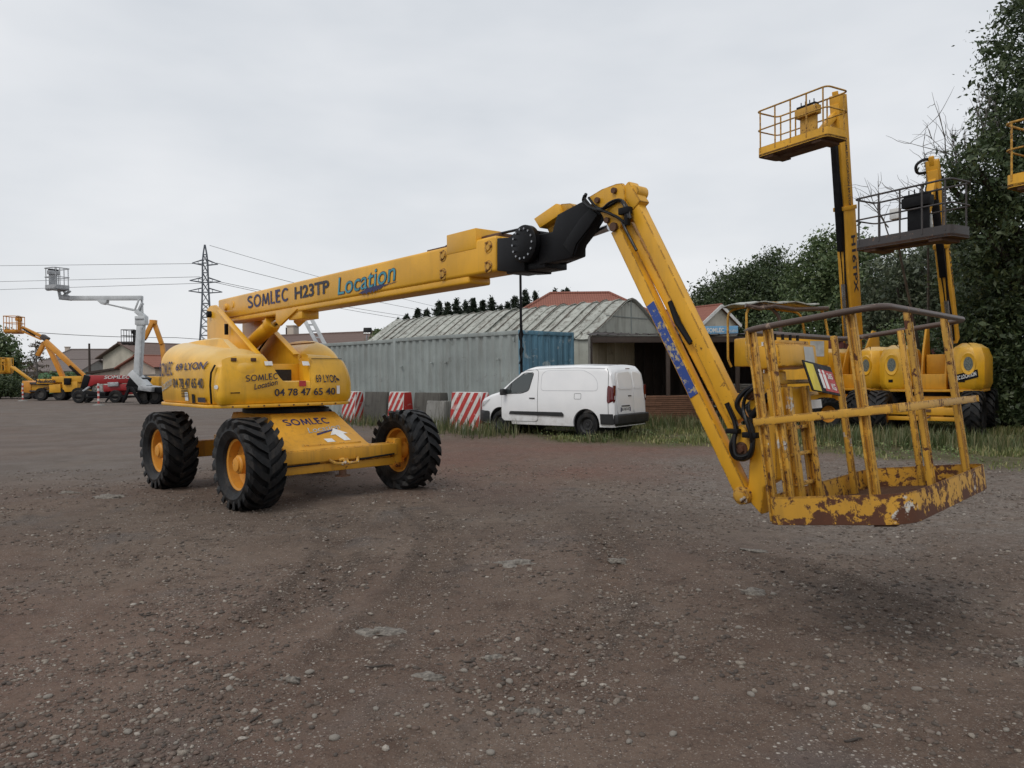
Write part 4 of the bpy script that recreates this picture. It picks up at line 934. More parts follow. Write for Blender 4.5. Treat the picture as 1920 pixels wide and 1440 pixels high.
def glass_mat(name, col=(0.045, 0.055, 0.056), rough=.03):
    m, nt, b = _new(name); b.inputs['Base Color'].default_value = c4(col); b.inputs['Roughness'].default_value = rough; b.inputs['Specular IOR Level'].default_value = .6
    b.inputs['Transmission Weight'].default_value = 0.0; b.inputs['Coat Weight'].default_value = .3
glass_mat('dark_glass'); glass_mat('lamp_red', (0.10, 0.004, 0.006), .12); glass_mat('lamp_clear', (0.5, 0.5, 0.5), .08); glass_mat('house_glass', (0.03, 0.035, 0.04), .06)
VO = Vector((1.30, 20.62, 0)); VYAW = math.atan2(.602, -.797)
van = thing('van', 'white panel van with black bumpers and side strip parked before the blue container end', 'van', VO, VYAW)
_vx = [-2.13, -2.10, -2.03, -1.9, -1.0, .3, .55, .95, 1.42, 1.75, 2.05, 2.18, 2.25, 2.27]
_vz = [1.00, 1.25, 1.64, 1.785, 1.82, 1.80, 1.745, 1.475, 1.13, 1.05, .945, .86, .74, .62]
_wx = [-2.13, -2.06, -1.8, 1.2, 1.7, 2.0, 2.16, 2.27]; _ww = [.80, .875, .905, .905, .87, .80, .70, .52]
def v_zt(x): return float(np.interp(x, _vx, _vz))
def v_w(x): return float(np.interp(x, _wx, _ww))
def v_y(x, z):
    w = v_w(x); t = max(0, (z - .95) / .85); low = max(0, (.42 - z) / .2)
    bul = .012 * math.sin(min(1, max(0, (z - .35) / .7)) * math.pi)
    y = w * (1 - .135 * t ** 1.5) - .03 * low ** 2 + bul
    return y
def van_body():
    xs = sorted(set([-2.13, -2.125, -2.11, -2.08, -2.03, -1.97, -1.9] + list(np.linspace(-1.8, .3, 15)) + list(np.linspace(.38, 1.42, 12)) + list(np.linspace(1.5, 2.05, 8)) + [2.1, 2.15, 2.2, 2.24, 2.265, 2.27]))
    m = MB(); rows = []
    for x in xs:
        zt = v_zt(x); zb = .27 if x < 1.9 else .27 + (x - 1.9) * .1; rad = min(.17, (zt - zb) * .35) if x < .6 else min(.10, (zt - zb) * .35)
        sec = []
        for k in range(11):
            z = zb + (zt - rad - zb) * k / 10; sec.append((v_y(x, z), z))
        y0 = sec[-1][0]
        for k in range(1, 7):
            a = math.pi / 2 * k / 6; sec.append((y0 - rad * .95 * (1 - math.cos(a)), zt - rad + rad * math.sin(a) * .985))
        yr, zr = sec[-1]
        for k in range(1, 5): sec.append((yr * (1 - k / 4), zr + .035 * (1 - (1 - k / 4) ** 2) * (1 if x < 1.3 else .6)))
        full = [(x, y, z) for y, z in sec] + [(x, -y, z) for y, z in reversed(sec[:-1])]
        rows.append(full)
    m.grid(rows)
    n = len(rows[0])
    for r, rev in ((0, 0), (len(rows) - 1, 1)):
        b = r * n; m.f.append(tuple(range(b, b + n)) if rev else tuple(range(b + n - 1, b - 1, -1)))
    m.f.append  # bottom
    for i in range(len(rows) - 1): m.f.append((i * n, (i + 1) * n, (i + 1) * n + n - 1, i * n + n - 1))
    me = m.mesh('body', 'van_white', weld=True, smooth=0)
    cuts = []
    for wx in (1.364, -1.364):
        for sgn in (1, -1):
            c = MB(); c.cyl((wx, sgn * .60, .335), (wx, sgn * 1.1, .335), .385, n=48); cuts.append(c.mesh('c', 'van_white', smooth=0))
    me2 = boolean_cut(me, cuts); me2.shade_smooth(); me2.set_sharp_from_angle(angle=R(35)); return me2
body = link('body', van_body(), van)
def vpanel(name, poly, mat, parent, off=.006, nx=14, nz=12, sgn=1, thick=0.0):
    zs = [p[1] for p in poly]; z0, z1 = min(zs), max(zs); rows = []
    for i in range(nz + 1):
        z = z0 + (z1 - z0) * (i / nz * .998 + .001); xs = []
        for a, b in zip(poly, poly[1:] + poly[:1]):
            if (a[1] - z) * (b[1] - z) <= 0 and a[1] != b[1]: xs.append(a[0] + (b[0] - a[0]) * (z - a[1]) / (b[1] - a[1]))
        xl, xr = min(xs), max(xs); rows.append([(xl + (xr - xl) * k / nx, sgn * (v_y(xl + (xr - xl) * k / nx, z) + off), z) for k in range(nx + 1)])
    m = MB(); m.grid(rows); return m.build(name, mat, parent, solid=thick if thick else 0, smooth=45)
def rpoly(poly, r, seg=5): return [(p.x, p.y) for p in rounded([(a, b, 0) for a, b in poly], r, seg, True)]
def vline(name, pts, r, mat, parent, off=.0, closed=False, sgn=1):
    m = MB(); P = []
    for a, b in zip(pts, pts[1:] + (pts[:1] if closed else [])):
        n = max(2, int(math.hypot(a[0] - b[0], a[1] - b[1]) / .06))
        P += [(a[0] + (b[0] - a[0]) * k / n, a[1] + (b[1] - a[1]) * k / n) for k in range(n)]
    if not closed: P.append(pts[-1])
    m.tube([(x, sgn * (v_y(x, z) + off), z) for x, z in P], r, 6, closed); return m.build(name, mat, parent)
win = rpoly([(1.30, 1.075), (.62, 1.10), (.40, 1.17), (.27, 1.64), (.58, 1.63), (.98, 1.37)], .07)
for sgn in (1, -1):
    d = vpanel('door', rpoly([(1.30, .36), (1.30, 1.06), (.62, 1.70), (.13, 1.72), (.10, .36)], .10), 'van_white', van, .004, 18, 20, sgn, -.004)
    w = vpanel('window', win, 'dark_glass', d, .010, 14, 12, sgn, -.004)
    vline('window_seal', win, .011, 'van_black', d, .008, True, sgn)
    vline('pillar', [(1.02, 1.09), (.98, 1.35)], .012, 'van_black', d, .012, False, sgn)
    vline('door_seam', rpoly([(1.30, .36), (1.30, 1.06), (.62, 1.70), (.13, 1.72), (.10, .36)], .10), .006, 'seam', d, .003, True, sgn)
    m = MB(); m.box((.28, sgn * (v_y(.28, .97) + .018), .97), (.17, .03, .028)); m.build('handle', 'van_black', d, bevel=.008)
    hx = 1.16; m = MB(); m.box((hx, sgn * (v_y(hx, 1.1) + .13), 1.13), (.10, .19, .17)); m.box((hx + .02, sgn * (v_y(hx, 1.1) + .03), 1.07), (.07, .10, .05)); m.build('mirror', 'van_black', d, bevel=.025, seg=3)
    vpanel('side_strip', rpoly([(1.04, .52), (1.0, .62), (-.68, .62), (-.72, .54), (-.70, .51)], .02), 'van_black', van, .016, 20, 4, sgn, -.014)
    vline('panel_crease', rpoly([(.02, 1.17), (.02, 1.60), (-.12, 1.69), (-1.25, 1.69), (-1.55, 1.55), (-1.68, 1.40), (-1.70, 1.17)], .10), .007, 'crease', van, -.002, True, sgn)
    vline('body_seam', [(-2.0, .55), (-1.97, 1.60), (-1.92, 1.72)], .007, 'seam', van, .001, False, sgn)
    vline('roof_gutter', [(.45, 1.70), (.1, 1.74), (-1.0, 1.755), (-1.85, 1.73)], .008, 'van_white', van, -.004, False, sgn)
    vpanel('rear_bumper_corner', [(-1.80, .34), (-1.79, .60), (-2.10, .60), (-2.12, .34)], 'van_black', van, .018, 8, 5, sgn, -.016)
    vpanel('front_bumper_corner', [(1.76, .30), (1.74, .62), (2.24, .66), (2.24, .30)], 'van_black', van, .015, 8, 5, sgn, -.013)
    vpanel('headlamp', [(1.72, .93), (2.12, .84), (2.17, .70), (2.02, .72)], 'lamp_clear', van, .006, 8, 6, sgn, -.004)
    tl = vpanel('tail_lamp', rpoly([(-1.965, .86), (-1.965, 1.30), (-2.09, 1.28), (-2.11, .88)], .03), 'lamp_red', van, .010, 6, 8, sgn, -.008)
    m = MB(); yy = sgn * .80; m.box((-2.12, yy, 1.09), (.02, .11, .42)); m.build('tail_lamp_rear', 'lamp_red', tl, bevel=.008)
    m = MB(); m.box((-2.132, yy, 1.00), (.006, .045, .09)); m.build('reverse_lamp', 'lamp_clear', tl)
    for wx in (1.364, -1.364):
        m = MB(); m.lathe([(.01, .56), (.378, .56), (.378, .86)], (wx, 0, .335), (0, sgn, 0), 40); m.build('wheel_arch', 'van_black', van)
vline('fuel_flap', rpoly([(-1.02, .96), (-1.02, 1.10), (-1.22, 1.10), (-1.22, .96)], .03), .005, 'seam', van, .001, True, 1)
# windscreen, front and rear faces
m = MB(); m.grid([[(x, y, v_zt(x) + .030 * (1 - (y / .75) ** 2) + .002) for y in np.linspace(-.66, .66, 9)] for x in np.linspace(.64, 1.40, 8)]); m.build('windscreen', 'dark_glass', van)
m = MB(); m.box((2.24, 0, .45), (.10, 1.25, .32)); m.build('front_bumper', 'van_black', van, bevel=.03)
m = MB(); m.box((-2.15, 0, .46), (.16, 1.66, .24)); m.box((-2.11, 0, .37), (.10, 1.6, .16)); m.build('rear_bumper', 'van_black', van, bevel=.035, seg=3)
def rx_at(z): return float(np.interp(z, [.6, 1.0, 1.25, 1.64, 1.75], [-2.135, -2.13, -2.10, -2.03, -1.93]))
def rpanel(name, yz, mat, parent, off=.006, thick=-.004, ny=10, nz=12):
    zs = [p[1] for p in yz]; z0, z1 = min(zs), max(zs); rows = []
    for i in range(nz + 1):
        z = z0 + (z1 - z0) * (i / nz * .998 + .001); ys = []
        for a, b in zip(yz, yz[1:] + yz[:1]):
            if (a[1] - z) * (b[1] - z) <= 0 and a[1] != b[1]: ys.append(a[0] + (b[0] - a[0]) * (z - a[1]) / (b[1] - a[1]))
        yl, yr = min(ys), max(ys); rows.append([(rx_at(z) - off, yl + (yr - yl) * k / ny, z) for k in range(ny + 1)])
    m = MB(); m.grid(rows); return m.build(name, mat, parent, solid=thick, smooth=45)
dl = rpanel('rear_door', rpoly([(.70, .59), (.70, .80), (.68, 1.60), (.60, 1.70), (-.12, 1.72), (-.12, .59)], .05), 'van_white', van, .012, -.010)
dr = rpanel('rear_door', rpoly([(-.135, .59), (-.135, 1.72), (-.60, 1.70), (-.68, 1.60), (-.70, .80), (-.70, .59)], .05), 'van_white', van, .012, -.010)
rpanel('blank_window', rpoly([(.62, 1.20), (.60, 1.56), (.50, 1.63), (-.07, 1.64), (-.07, 1.20)], .06), 'van_white', dl, .022, -.010)
rpanel('blank_window', rpoly([(-.19, 1.20), (-.19, 1.64), (-.50, 1.63), (-.60, 1.56), (-.62, 1.20)], .06), 'van_white', dr, .022, -.010)
m = MB(); m.box((-2.150, .08, 1.03), (.03, .16, .03)); m.build('door_handle', 'van_black', dl, bevel=.008)
m = MB(); m.box((rx_at(1.70) - .02, -.1, 1.715), (.02, .2, .02)); m.build('brake_lamp', 'lamp_red', van, bevel=.003)
m = MB(); m.box((-2.152, .30, .70), (.008, .52, .11)); pl = m.build('number_plate', 'white_sticker', dl, bevel=.002)
m = MB(); m.box((-2.157, .535, .70), (.004, .045, .11)); m.box((-2.157, .065, .70), (.004, .045, .11)); m.build('plate_band', 'navy', pl)
fit_lettering('EK-907-VC', .40, .075, 'black', planar((-2.1575, .50, .663), (0, -1, 0), ZA), pl, bold=.02)
m = MB(); m.box((-2.155, .30, .785), (.03, .42, .03)); m.build('plate_lamp_bar', 'van_black', dl, bevel=.006)
fit_lettering('PEUGEOT', .22, .028, 'seam', planar((-2.1475, .60, .93), (0, -1, 0), ZA), dl, bold=.02)
fit_lettering('PARTNER', .16, .022, 'seam', planar((-2.1475, -.50, .96), (0, -1, 0), ZA), dr, bold=.02)
def car_wheel(root, x, y, r, w, mat='steel_wheel'):
    wh = bpy.data.objects.new('wheel', None); COL.objects.link(wh); wh.parent = root; wh.location = (x, y, r - .005); wh.rotation_euler = (0, 0, 0 if y > 0 else math.pi); wh.empty_display_size = .1
    m = MB(); h = w / 2; m.lathe([(r * .64, -h), (r * .8, -h * 1.04), (r * .95, -h * .9), (r, -h * .6), (r, h * .6), (r * .95, h * .9), (r * .8, h * 1.04), (r * .64, h)], (0, 0, 0), YA, 40); m.build('tyre', 'rubber', wh)
    m = MB(); m.lathe([(r * .66, -h * .9), (r * .64, h * .9), (r * .58, h * .7), (r * .50, h * .35), (r * .42, h * .55), (r * .2, h * .5), (r * .16, h * .72), (.001, h * .74)], (0, 0, 0), YA, 40)
    for k in range(8):
        a = k * math.pi / 4; m.cyl((r * .3 * math.cos(a), h * .5, r * .3 * math.sin(a)), (r * .3 * math.cos(a), h * .62, r * .3 * math.sin(a)), .012, n=6)
    m.build('rim', mat, wh); return wh
for x in (1.364, -1.364):
    for y in (.775, -.775): car_wheel(van, x, y, .315, .20)
m = MB(); m.box2((-1.9, -.6, .22), (1.9, .6, .30)); m.build('underbody', 'van_black', van, bevel=.02)
# ================================================================== BUILDINGS, CONTAINERS, BARRIERS
def weathered(name, base, streak, sc=1.0, amt=.7, white=None, rough=.75):
    m, nt, b = _new(name); v = objvec(nt)
    c = mixc(nt, ramp(nt, noise(nt, v, 1.3 * sc, 6, .6), .3, .7), [k * .85 for k in base], [min(1, k * 1.12) for k in base])
    s = noise(nt, objvec(nt, (6 * sc, 6 * sc, .6 * sc)), 1.0, 7, .68); c = mixc(nt, ramp(nt, s, .46, .68, 0, amt), c, streak)
    s2 = noise(nt, v, 3.0 * sc, 8, .7, .5); c = mixc(nt, ramp(nt, s2, .58, .66, 0, amt), c, [k * .7 for k in streak])
    if white is not None: c = mixc(nt, ramp(nt, noise(nt, v, 2.2 * sc, 8, .7, .4), .56, .60, 0, .8), c, white)
    nt.links.new(c, b.inputs['Base Color']); b.inputs['Roughness'].default_value = rough; bump(nt, b, noise(nt, v, 25, 5, .7), .15, .01)
weathered('grey_container', (0.27, 0.30, 0.29), (0.15, 0.135, 0.115), .6, .38, rough=.6)
weathered('blue_container', (0.10, 0.22, 0.30), (0.05, 0.075, 0.09), 1, .5, (0.36, 0.41, 0.42), .65)
weathered('red_container', (0.13, 0.035, 0.028), (0.05, 0.025, 0.02), 1, .6, rough=.7)
weathered('mossy_sheet', (0.40, 0.41, 0.37), (0.13, 0.115, 0.095), 1.2, .85, rough=.85)
weathered('gable_sheet', (0.44, 0.45, 0.40), (0.20, 0.19, 0.16), .7, .45, rough=.75)
weathered('beige_sheet', (0.45, 0.40, 0.30), (0.16, 0.12, 0.08), .8, .6, rough=.75)
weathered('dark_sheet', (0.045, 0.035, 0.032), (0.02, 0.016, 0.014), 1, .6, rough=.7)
weathered('concrete', (0.22, 0.215, 0.20), (0.09, 0.085, 0.07), 1.2, .7, rough=.9)
weathered('dark_concrete', (0.085, 0.08, 0.07), (0.045, 0.04, 0.035), 1.5, .7, rough=.9)
weathered('barrier_white', (0.60, 0.585, 0.56), (0.28, 0.26, 0.23), 1.5, .5, rough=.7)
weathered('barrier_red', (0.42, 0.025, 0.02), (0.22, 0.04, 0.035), 1.8, .4, (0.50, 0.30, 0.28), .6)
weathered('render_cream', (0.47, 0.43, 0.36), (0.34, 0.31, 0.26), .4, .4, rough=.9)
weathered('render_pink', (0.46, 0.40, 0.34), (0.34, 0.29, 0.25), .4, .4, rough=.9)
weathered('render_grey', (0.30, 0.29, 0.27), (0.2, 0.19, 0.18), .4, .4, rough=.9)
weathered('timber', (0.17, 0.085, 0.05), (0.07, 0.04, 0.028), 3, .6, rough=.85)
weathered('green_container', (0.12, 0.26, 0.13), (0.08, 0.13, 0.08), 1, .5)
plain('moss_batten', (0.10, 0.085, 0.07), .9, var=.4)
plain('white_trim', (0.62, 0.61, 0.59), .6, dirt=.2)
plain('sign_blue', (0.13, 0.31, 0.50), .5, dirt=.2)
plain('dark_wood', (0.05, 0.035, 0.028), .8)
def tile_mat(name, c0, c1, pitch=.28):
    m, nt, b = _new(name); v = objvec(nt); v2 = objvec(nt, (1, 1, 1))
    w1 = _n(nt, 'ShaderNodeTexWave', {'Vector': v, 'Scale': 1.0 / pitch / 3.14 * 1.57, 'Distortion': .15}, wave_type='BANDS', bands_direction='X').outputs[1]
    w2 = _n(nt, 'ShaderNodeTexWave', {'Vector': v, 'Scale': 1.0 / (pitch * 1.25) / 3.14 * 1.57, 'Distortion': .2}, wave_type='BANDS', bands_direction='Z', wave_profile='SAW').outputs[1]
    c = mixc(nt, noise(nt, v, 2.5, 6, .7), c0, c1); c = mixc(nt, ramp(nt, w1, .25, .0, 0, .45), c, [k * .35 for k in c0]); c = mixc(nt, ramp(nt, w2, .8, 1, 0, .4), c, [k * .4 for k in c0])
    nt.links.new(c, b.inputs['Base Color']); b.inputs['Roughness'].default_value = .85
    bump(nt, b, math_(nt, 'ADD', w1, w2), .6, .04)
tile_mat('tile_red', (0.22, 0.075, 0.05), (0.33, 0.14, 0.10)); tile_mat('tile_brown', (0.13, 0.085, 0.07), (0.19, 0.13, 0.11)); tile_mat('tile_grey', (0.15, 0.125, 0.115), (0.21, 0.17, 0.155))

def corrugated(m, p0, ax, up, L, H, n, pitch, depth, z0=0.0):
    """trapezoid-corrugated sheet from p0 along ax (length L), height H"""
    p0, ax, up, n = Vector(p0), Vector(ax), Vector(up), Vector(n); prof = []; k = 0
    N = int(round(L / pitch)); pitch = L / N
    for i in range(N):
        x = i * pitch
        prof += [(x, 0), (x + pitch * .34, 0), (x + pitch * .5, -depth), (x + pitch * .84, -depth)]
    prof.append((L, 0))
    m.grid([[p0 + ax * a + n * b + up * z for a, b in prof] for z in (z0, z0 + H)]); return m
def container(name, corner, ax, wd, L, W, H, sidemat, endmat, label, group=None, detail=True):
    """corner: near ground corner; ax: along the long side; wd: across. Long visible side at corner, short end at corner"""
    yaw = math.atan2(ax.y, ax.x)
    c = thing(name, label, 'container', corner, yaw, group)
    hand = 1 if Vector((-ax.y, ax.x, 0)).dot(wd) > 0 else -1
    X, Y = Vector((1, 0, 0)), Vector((0, hand, 0)); t = .09
    for nm, p0, a, n, ll, mat in (('side_wall', Y * .02 + X * t, X, -Y, L - 2 * t, sidemat), ('side_wall', Y * (W - .02) + X * t, X, Y, L - 2 * t, sidemat), ('end_wall', X * .02 + Y * t, Y, -X, W - 2 * t, endmat), ('end_wall', X * (L - .02) + Y * t, Y, X, W - 2 * t, endmat)):
        m = MB(); corrugated(m, p0, a, ZA, ll, H - .28, n, .34 if nm == 'side_wall' else .28, .055, .16); m.build(nm, mat, c, smooth=20)
    for x in (0, L - t):
        for y in (0, W - t):
            a = X * x + Y * y; b = X * (x + t) + Y * (y + t) + Vector((0, 0, H)); m = MB(); m.box2(a, b); m.build('corner_post', endmat if x == 0 else sidemat, c, bevel=.01)
    for y in (0, W - .07):
        for z0, z1 in ((.02, .17), (H - .13, H - .01)):
            m = MB(); m.box2(X * t + Y * y + Vector((0, 0, z0)), X * (L - t) + Y * (y + .07) + Vector((0, 0, z1))); m.build('side_rail', sidemat, c, bevel=.01)
    for x in (0, L - .07):
        for z0, z1 in ((.02, .17), (H - .13, H - .01)):
            m = MB(); m.box2(X * x + Y * t + Vector((0, 0, z0)), X * (x + .07) + Y * (W - t) + Vector((0, 0, z1))); m.build('end_rail', endmat if x == 0 else sidemat, c, bevel=.01)
    m = MB(); m.box2(X * .05 + Y * .05 + Vector((0, 0, H - .05)), X * (L - .05) + Y * (W - .05) + Vector((0, 0, H - .03))); m.build('roof', sidemat, c)
    return c, X, Y
AX = Vector((-.716, .698, 0)); EX = Vector((.698, .716, 0)); K0 = Vector((.26, 22.2, 0))
c1, cX, cY = container('shipping_container', K0, AX, EX, 6.06, 2.44, 2.9, 'grey_container', 'blue_container', 'grey corrugated shipping container with a peeling blue end wall beside the van')
for x, z in ((.9, 2.05), (3.3, 2.0), (4.0, 2.0), (5.6, 1.9)):
    m = MB(); p = cX * x - cY * .05 + Vector((0, 0, z)); m.box(p, (.10, .05, .07)); m.build('vent', 'grey_container', c1, bevel=.01)
m = MB(); m.box(cX * .25 - cY * .02 + Vector((0, 0, 2.62)), (.06, .06, .14)); m.build('hook_plate', 'grey_container', c1, bevel=.01)
for y in (.75, 1.22, 1.75):
    m = MB(); m.cyl(-cX * .05 + cY * y + Vector((0, 0, .2)), -cX * .05 + cY * y + Vector((0, 0, 2.7)), .017, n=8); m.build('lock_rod', 'blue_container', c1)
container('shipping_container', K0 + AX * 6.09 + EX * .03, AX, EX, 6.06, 2.44, 2.88, 'grey_container', 'grey_container', 'plain grey corrugated shipping container behind the red striped barriers')
# pole with black sheet at the container corner
p = K0 - EX * .10 - AX * .12
pol = thing('pole', 'thin black pole standing at the corner of the blue-ended container', 'pole', (p.x, p.y, 0))
m = MB(); m.cyl((0, 0, 0), (0, 0, 4.9), .045, .035, 12); m.build('shaft', 'black', pol)
m = MB(); rows = [[(.05 + .10 * k / 4 * (1 - .5 * i / 8) - .09 + .03 * math.sin(i * 2 + k), -.06 + .02 * math.sin(k * 2 + i), 3.02 - i * .14) for k in range(5)] for i in range(9)]; m.grid(rows); m.build('black_rag', 'black', pol, solid=.02, smooth=60)

# ---- barriers
def clip_poly(poly, x0, x1, z0, z1):
    def cl(P, f, inter):
        out = []
        for a, b in zip(P, P[1:] + P[:1]):
            fa, fb = f(a), f(b)
            if fa: out.append(a)
            if fa != fb: out.append(inter(a, b))
        return out
    for ax_, v, s in ((0, x0, 1), (0, x1, -1), (1, z0, 1), (1, z1, -1)):
        if not poly: return []
        def it(a, b, ax_=ax_, v=v):
            t = (v - a[ax_]) / (b[ax_] - a[ax_]); return (a[0] + (b[0] - a[0]) * t, a[1] + (b[1] - a[1]) * t)
        poly = cl(poly, lambda p: (p[ax_] - v) * s >= 0, it)
    return poly
def barrier(s, W, H, label, striped=True, cat='barrier', slope=.10, stripes=5, mat='concrete', off=1.05, redend=0):
    p = K0 - EX * off + AX * s; yaw = math.atan2(-AX.y, -AX.x)      # local +x to the right as seen from the yard
    b = thing('barrier', label, cat, (p.x, p.y, 0), yaw, None)
    T0, T1 = .52, .30
    f = lambda x, z, o=0: (x, -(T0 / 2 - (T0 - T1) / 2 * z / H) - o, z)
    m = MB(); h = W / 2; m.add([(-h, -T0 / 2, 0), (h, -T0 / 2, 0), (h, T0 / 2, 0), (-h, T0 / 2, 0), (-h + slope * .3, -T1 / 2, H), (h - slope * .3, -T1 / 2, H), (h - slope * .3, T1 / 2, H), (-h + slope * .3, T1 / 2, H)], [(3, 2, 1, 0), (4, 5, 6, 7), (0, 1, 5, 4), (1, 2, 6, 5), (2, 3, 7, 6), (3, 0, 4, 7)])
    m.build('block', 'barrier_white' if striped else mat, b, bevel=.02)
    if striped:
        pw = W / stripes; sl = H * .62
        for k in range(-3, stripes + 1):
            x = -h + k * pw + .0; q = clip_poly([(x, 0), (x + pw * .55, 0), (x + pw * .55 + sl, H), (x + sl, H)], -h + .03, h - .03, .02, H - .015)
            if len(q) < 3: continue
            m = MB(); m.add([f(a, c, .004) for a, c in q], [tuple(range(len(q)))]); m.build('red_stripe', 'barrier_red', b)
        g = lambda y, z: (h - slope * .3 * z / H + .004, y * (1 - (1 - T1 / T0) * z / H), z)
        for k in range(-5, 4):
            x = -T0 / 2 + (k + .45 + redend) * pw; q = clip_poly([(x, 0), (x + pw * .55, 0), (x + pw * .55 + sl, H), (x + sl, H)] if redend == 0 else [(-1, 0), (1, 0), (1, H), (-1, H)], -T0 / 2 + .02, T0 / 2 - .02, .02, H - .015)
            if len(q) < 3: continue
            m = MB(); m.add([g(a, c) for a, c in q], [tuple(range(len(q)))]); m.build('red_stripe', 'barrier_red', b)
            if redend: break
    return b
barrier(1.05, 1.30, 1.10, 'red and white striped concrete barrier touching the front of the van', True, stripes=4)
barrier(4.35, .82, 1.08, 'red and white striped concrete barrier with a red end between two bare concrete blocks', True, stripes=3, redend=1)
barrier(7.0, .80, 1.07, 'red and white striped concrete barrier beside the yellow lift turntable', True, stripes=3)
barrier(5.75, 1.3, 1.06, 'dark bare concrete block between two striped barriers', False, mat='dark_concrete', off=.86)
barrier(3.05, 1.3, 1.06, 'dark bare concrete block standing alone between two striped barriers', False, mat='dark_concrete', off=.86)
b_ = barrier(2.5, .9, .82, 'pale bare concrete block in the weeds before the container', False, mat='concrete', off=.98)

# ---- arched-roof outbuilding with separate mossy sheets
R0 = Vector((4.20, 27.0, 0)); GL = 13.2
gb = thing('outbuilding', 'low grey outbuilding with a rounded ridge roof of mossy white sheets', 'building', R0, math.atan2(AX.y, AX.x))
gs = -1 if Vector((-AX.y, AX.x, 0)).dot(EX) < 0 else 1            # local y sign of EX
HWID, EZ, RZ = 2.35, 2.80, 4.17
gprof = [(-HWID - .12, EZ - .06), (-1.6, 3.25), (-.85, 3.76), (-.5, 3.98), (-.22, 4.12), (0, RZ)]
m = MB(); full = [(-HWID, 0)] + [(-HWID, EZ)] + [(p[0], p[1] - .04) for p in gprof[1:]] + [(-p[0], p[1] - .04) for p in gprof[-2:0:-1]] + [(HWID, EZ), (HWID, 0)]
m.add([(0, gs * a, b) for a, b in full], [tuple(range(len(full)))]); m.build('gable_wall', 'gable_sheet', gb, solid=.04)
m = MB(); m.add([(GL, gs * a, b) for a, b in full], [tuple(range(len(full)))]); m.build('gable_wall', 'gable_sheet', gb, solid=.04)
for y in (-HWID, HWID):
    m = MB(); m.box2((0, y - .03, 0), (GL, y + .03, EZ - .05)); m.build('side_wall', 'gable_sheet', gb)
m = MB(); m.box2((-.06, -.02, 3.0), (-.03, .02, 4.18)); m.build('gable_seam', 'grey_container', gb)
m = MB(); m.box2((-.06, -HWID + .3, 3.55), (-.035, HWID - .9, 3.58)); m.build('gable_seam', 'grey_container', gb)
NP = 26; pw = GL / NP
for side_ in (-1, 1):
    for k in range(NP):
        x0, x1 = k * pw - .03 - (.1 if k == 0 else 0), (k + 1) * pw + .04; dz0, dz1 = random.uniform(.0, .05) + (k % 2) * .025, random.uniform(0, .05) + (k % 2) * .025
        m = MB(); rows = []
        for q in range(9):
            t = q / 8; x = x0 + (x1 - x0) * t; rib = .05 if q in (0, 8) else 0
            sag = -.02 * math.sin(math.pi * t)
            rows.append([(x, gs * side_ * abs(a), b + dz0 * (1 - t) + dz1 * t + rib + sag * (.5 if i > 2 else 1)) for i, (a, b) in enumerate(gprof)])
        m.grid(rows); m.build('roof_sheet', 'mossy_sheet', gb, solid=.015, smooth=30)
        if k % 2 == 0:
            m = MB(); m.tube([(x0 + .03, gs * side_ * abs(a), b + dz0 + .055) for a, b in gprof], .030, 6); m.build('roof_batten', 'moss_batten', gb)
# ---- open timber shed
sh = thing('open_shed', 'dark open-fronted shed with a thin flat roof behind the van', 'shed', (2.35, 23.7, 0))
SO = Vector((2.35, 23.7, 0))
plan = [Vector(p) - SO for p in ((2.35, 23.7, 0), (9.6, 24.9, 0), (10.2, 29.0, 0), (6.2, 28.75, 0), (2.9, 25.5, 0))]
fr = (plan[1] - plan[0]).normalized(); NS = 22; Lf = (plan[1] - plan[0]).length
for k in range(NS):
    a0, a1 = k / NS, (k + 1) / NS
    p, q = plan[0].lerp(plan[1], a0), plan[0].lerp(plan[1], a1); bk = [plan[4], plan[3], plan[2]]
    def back(t): return bk[0].lerp(bk[1], t / .5) if t < .5 else bk[1].lerp(bk[2], (t - .5) / .5)
    r_, s_ = back(a1), back(a0); z0, z1 = 2.80 + .0 * a0, 2.98; dz = (k % 2) * .012
    n = Vector((0, 0, 1)); mid0, mid1 = p.lerp(q, .5), s_.lerp(r_, .5)
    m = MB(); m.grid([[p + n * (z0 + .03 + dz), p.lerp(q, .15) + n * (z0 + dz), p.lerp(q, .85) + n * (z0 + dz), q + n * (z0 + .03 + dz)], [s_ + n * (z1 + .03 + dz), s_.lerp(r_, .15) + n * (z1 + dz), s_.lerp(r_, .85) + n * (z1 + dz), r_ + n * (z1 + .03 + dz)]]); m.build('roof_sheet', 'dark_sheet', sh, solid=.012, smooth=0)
m = MB(); m.bar(plan[0] + Vector((.05, .1, 2.66)), plan[1] + Vector((-.05, .1, 2.66)), .10, .20); m.build('front_beam', 'dark_wood', sh, bevel=.01)
for t in (.015, .36, .68, .985):
    p = plan[0].lerp(plan[1], t) + Vector((0, .1, 0)); m = MB(); m.box2(p + Vector((-.06, -.06, 0)), p + Vector((.06, .06, 2.56))); m.build('post', 'dark_wood', sh, bevel=.01)
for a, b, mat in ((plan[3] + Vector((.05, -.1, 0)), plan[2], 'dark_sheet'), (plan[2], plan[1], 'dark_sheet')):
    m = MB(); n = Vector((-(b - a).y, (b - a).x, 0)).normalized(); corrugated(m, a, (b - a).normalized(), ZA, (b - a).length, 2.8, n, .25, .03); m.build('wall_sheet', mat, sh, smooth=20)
g0, g1 = plan[0] + Vector((.12, .35, 0)), plan[4] + Vector((.25, -.12, 0)); w_ = plan[4] + Vector((.18, -.16, 0)); w1_ = plan[3] + Vector((.05, -.22, 0))
NPn = 8
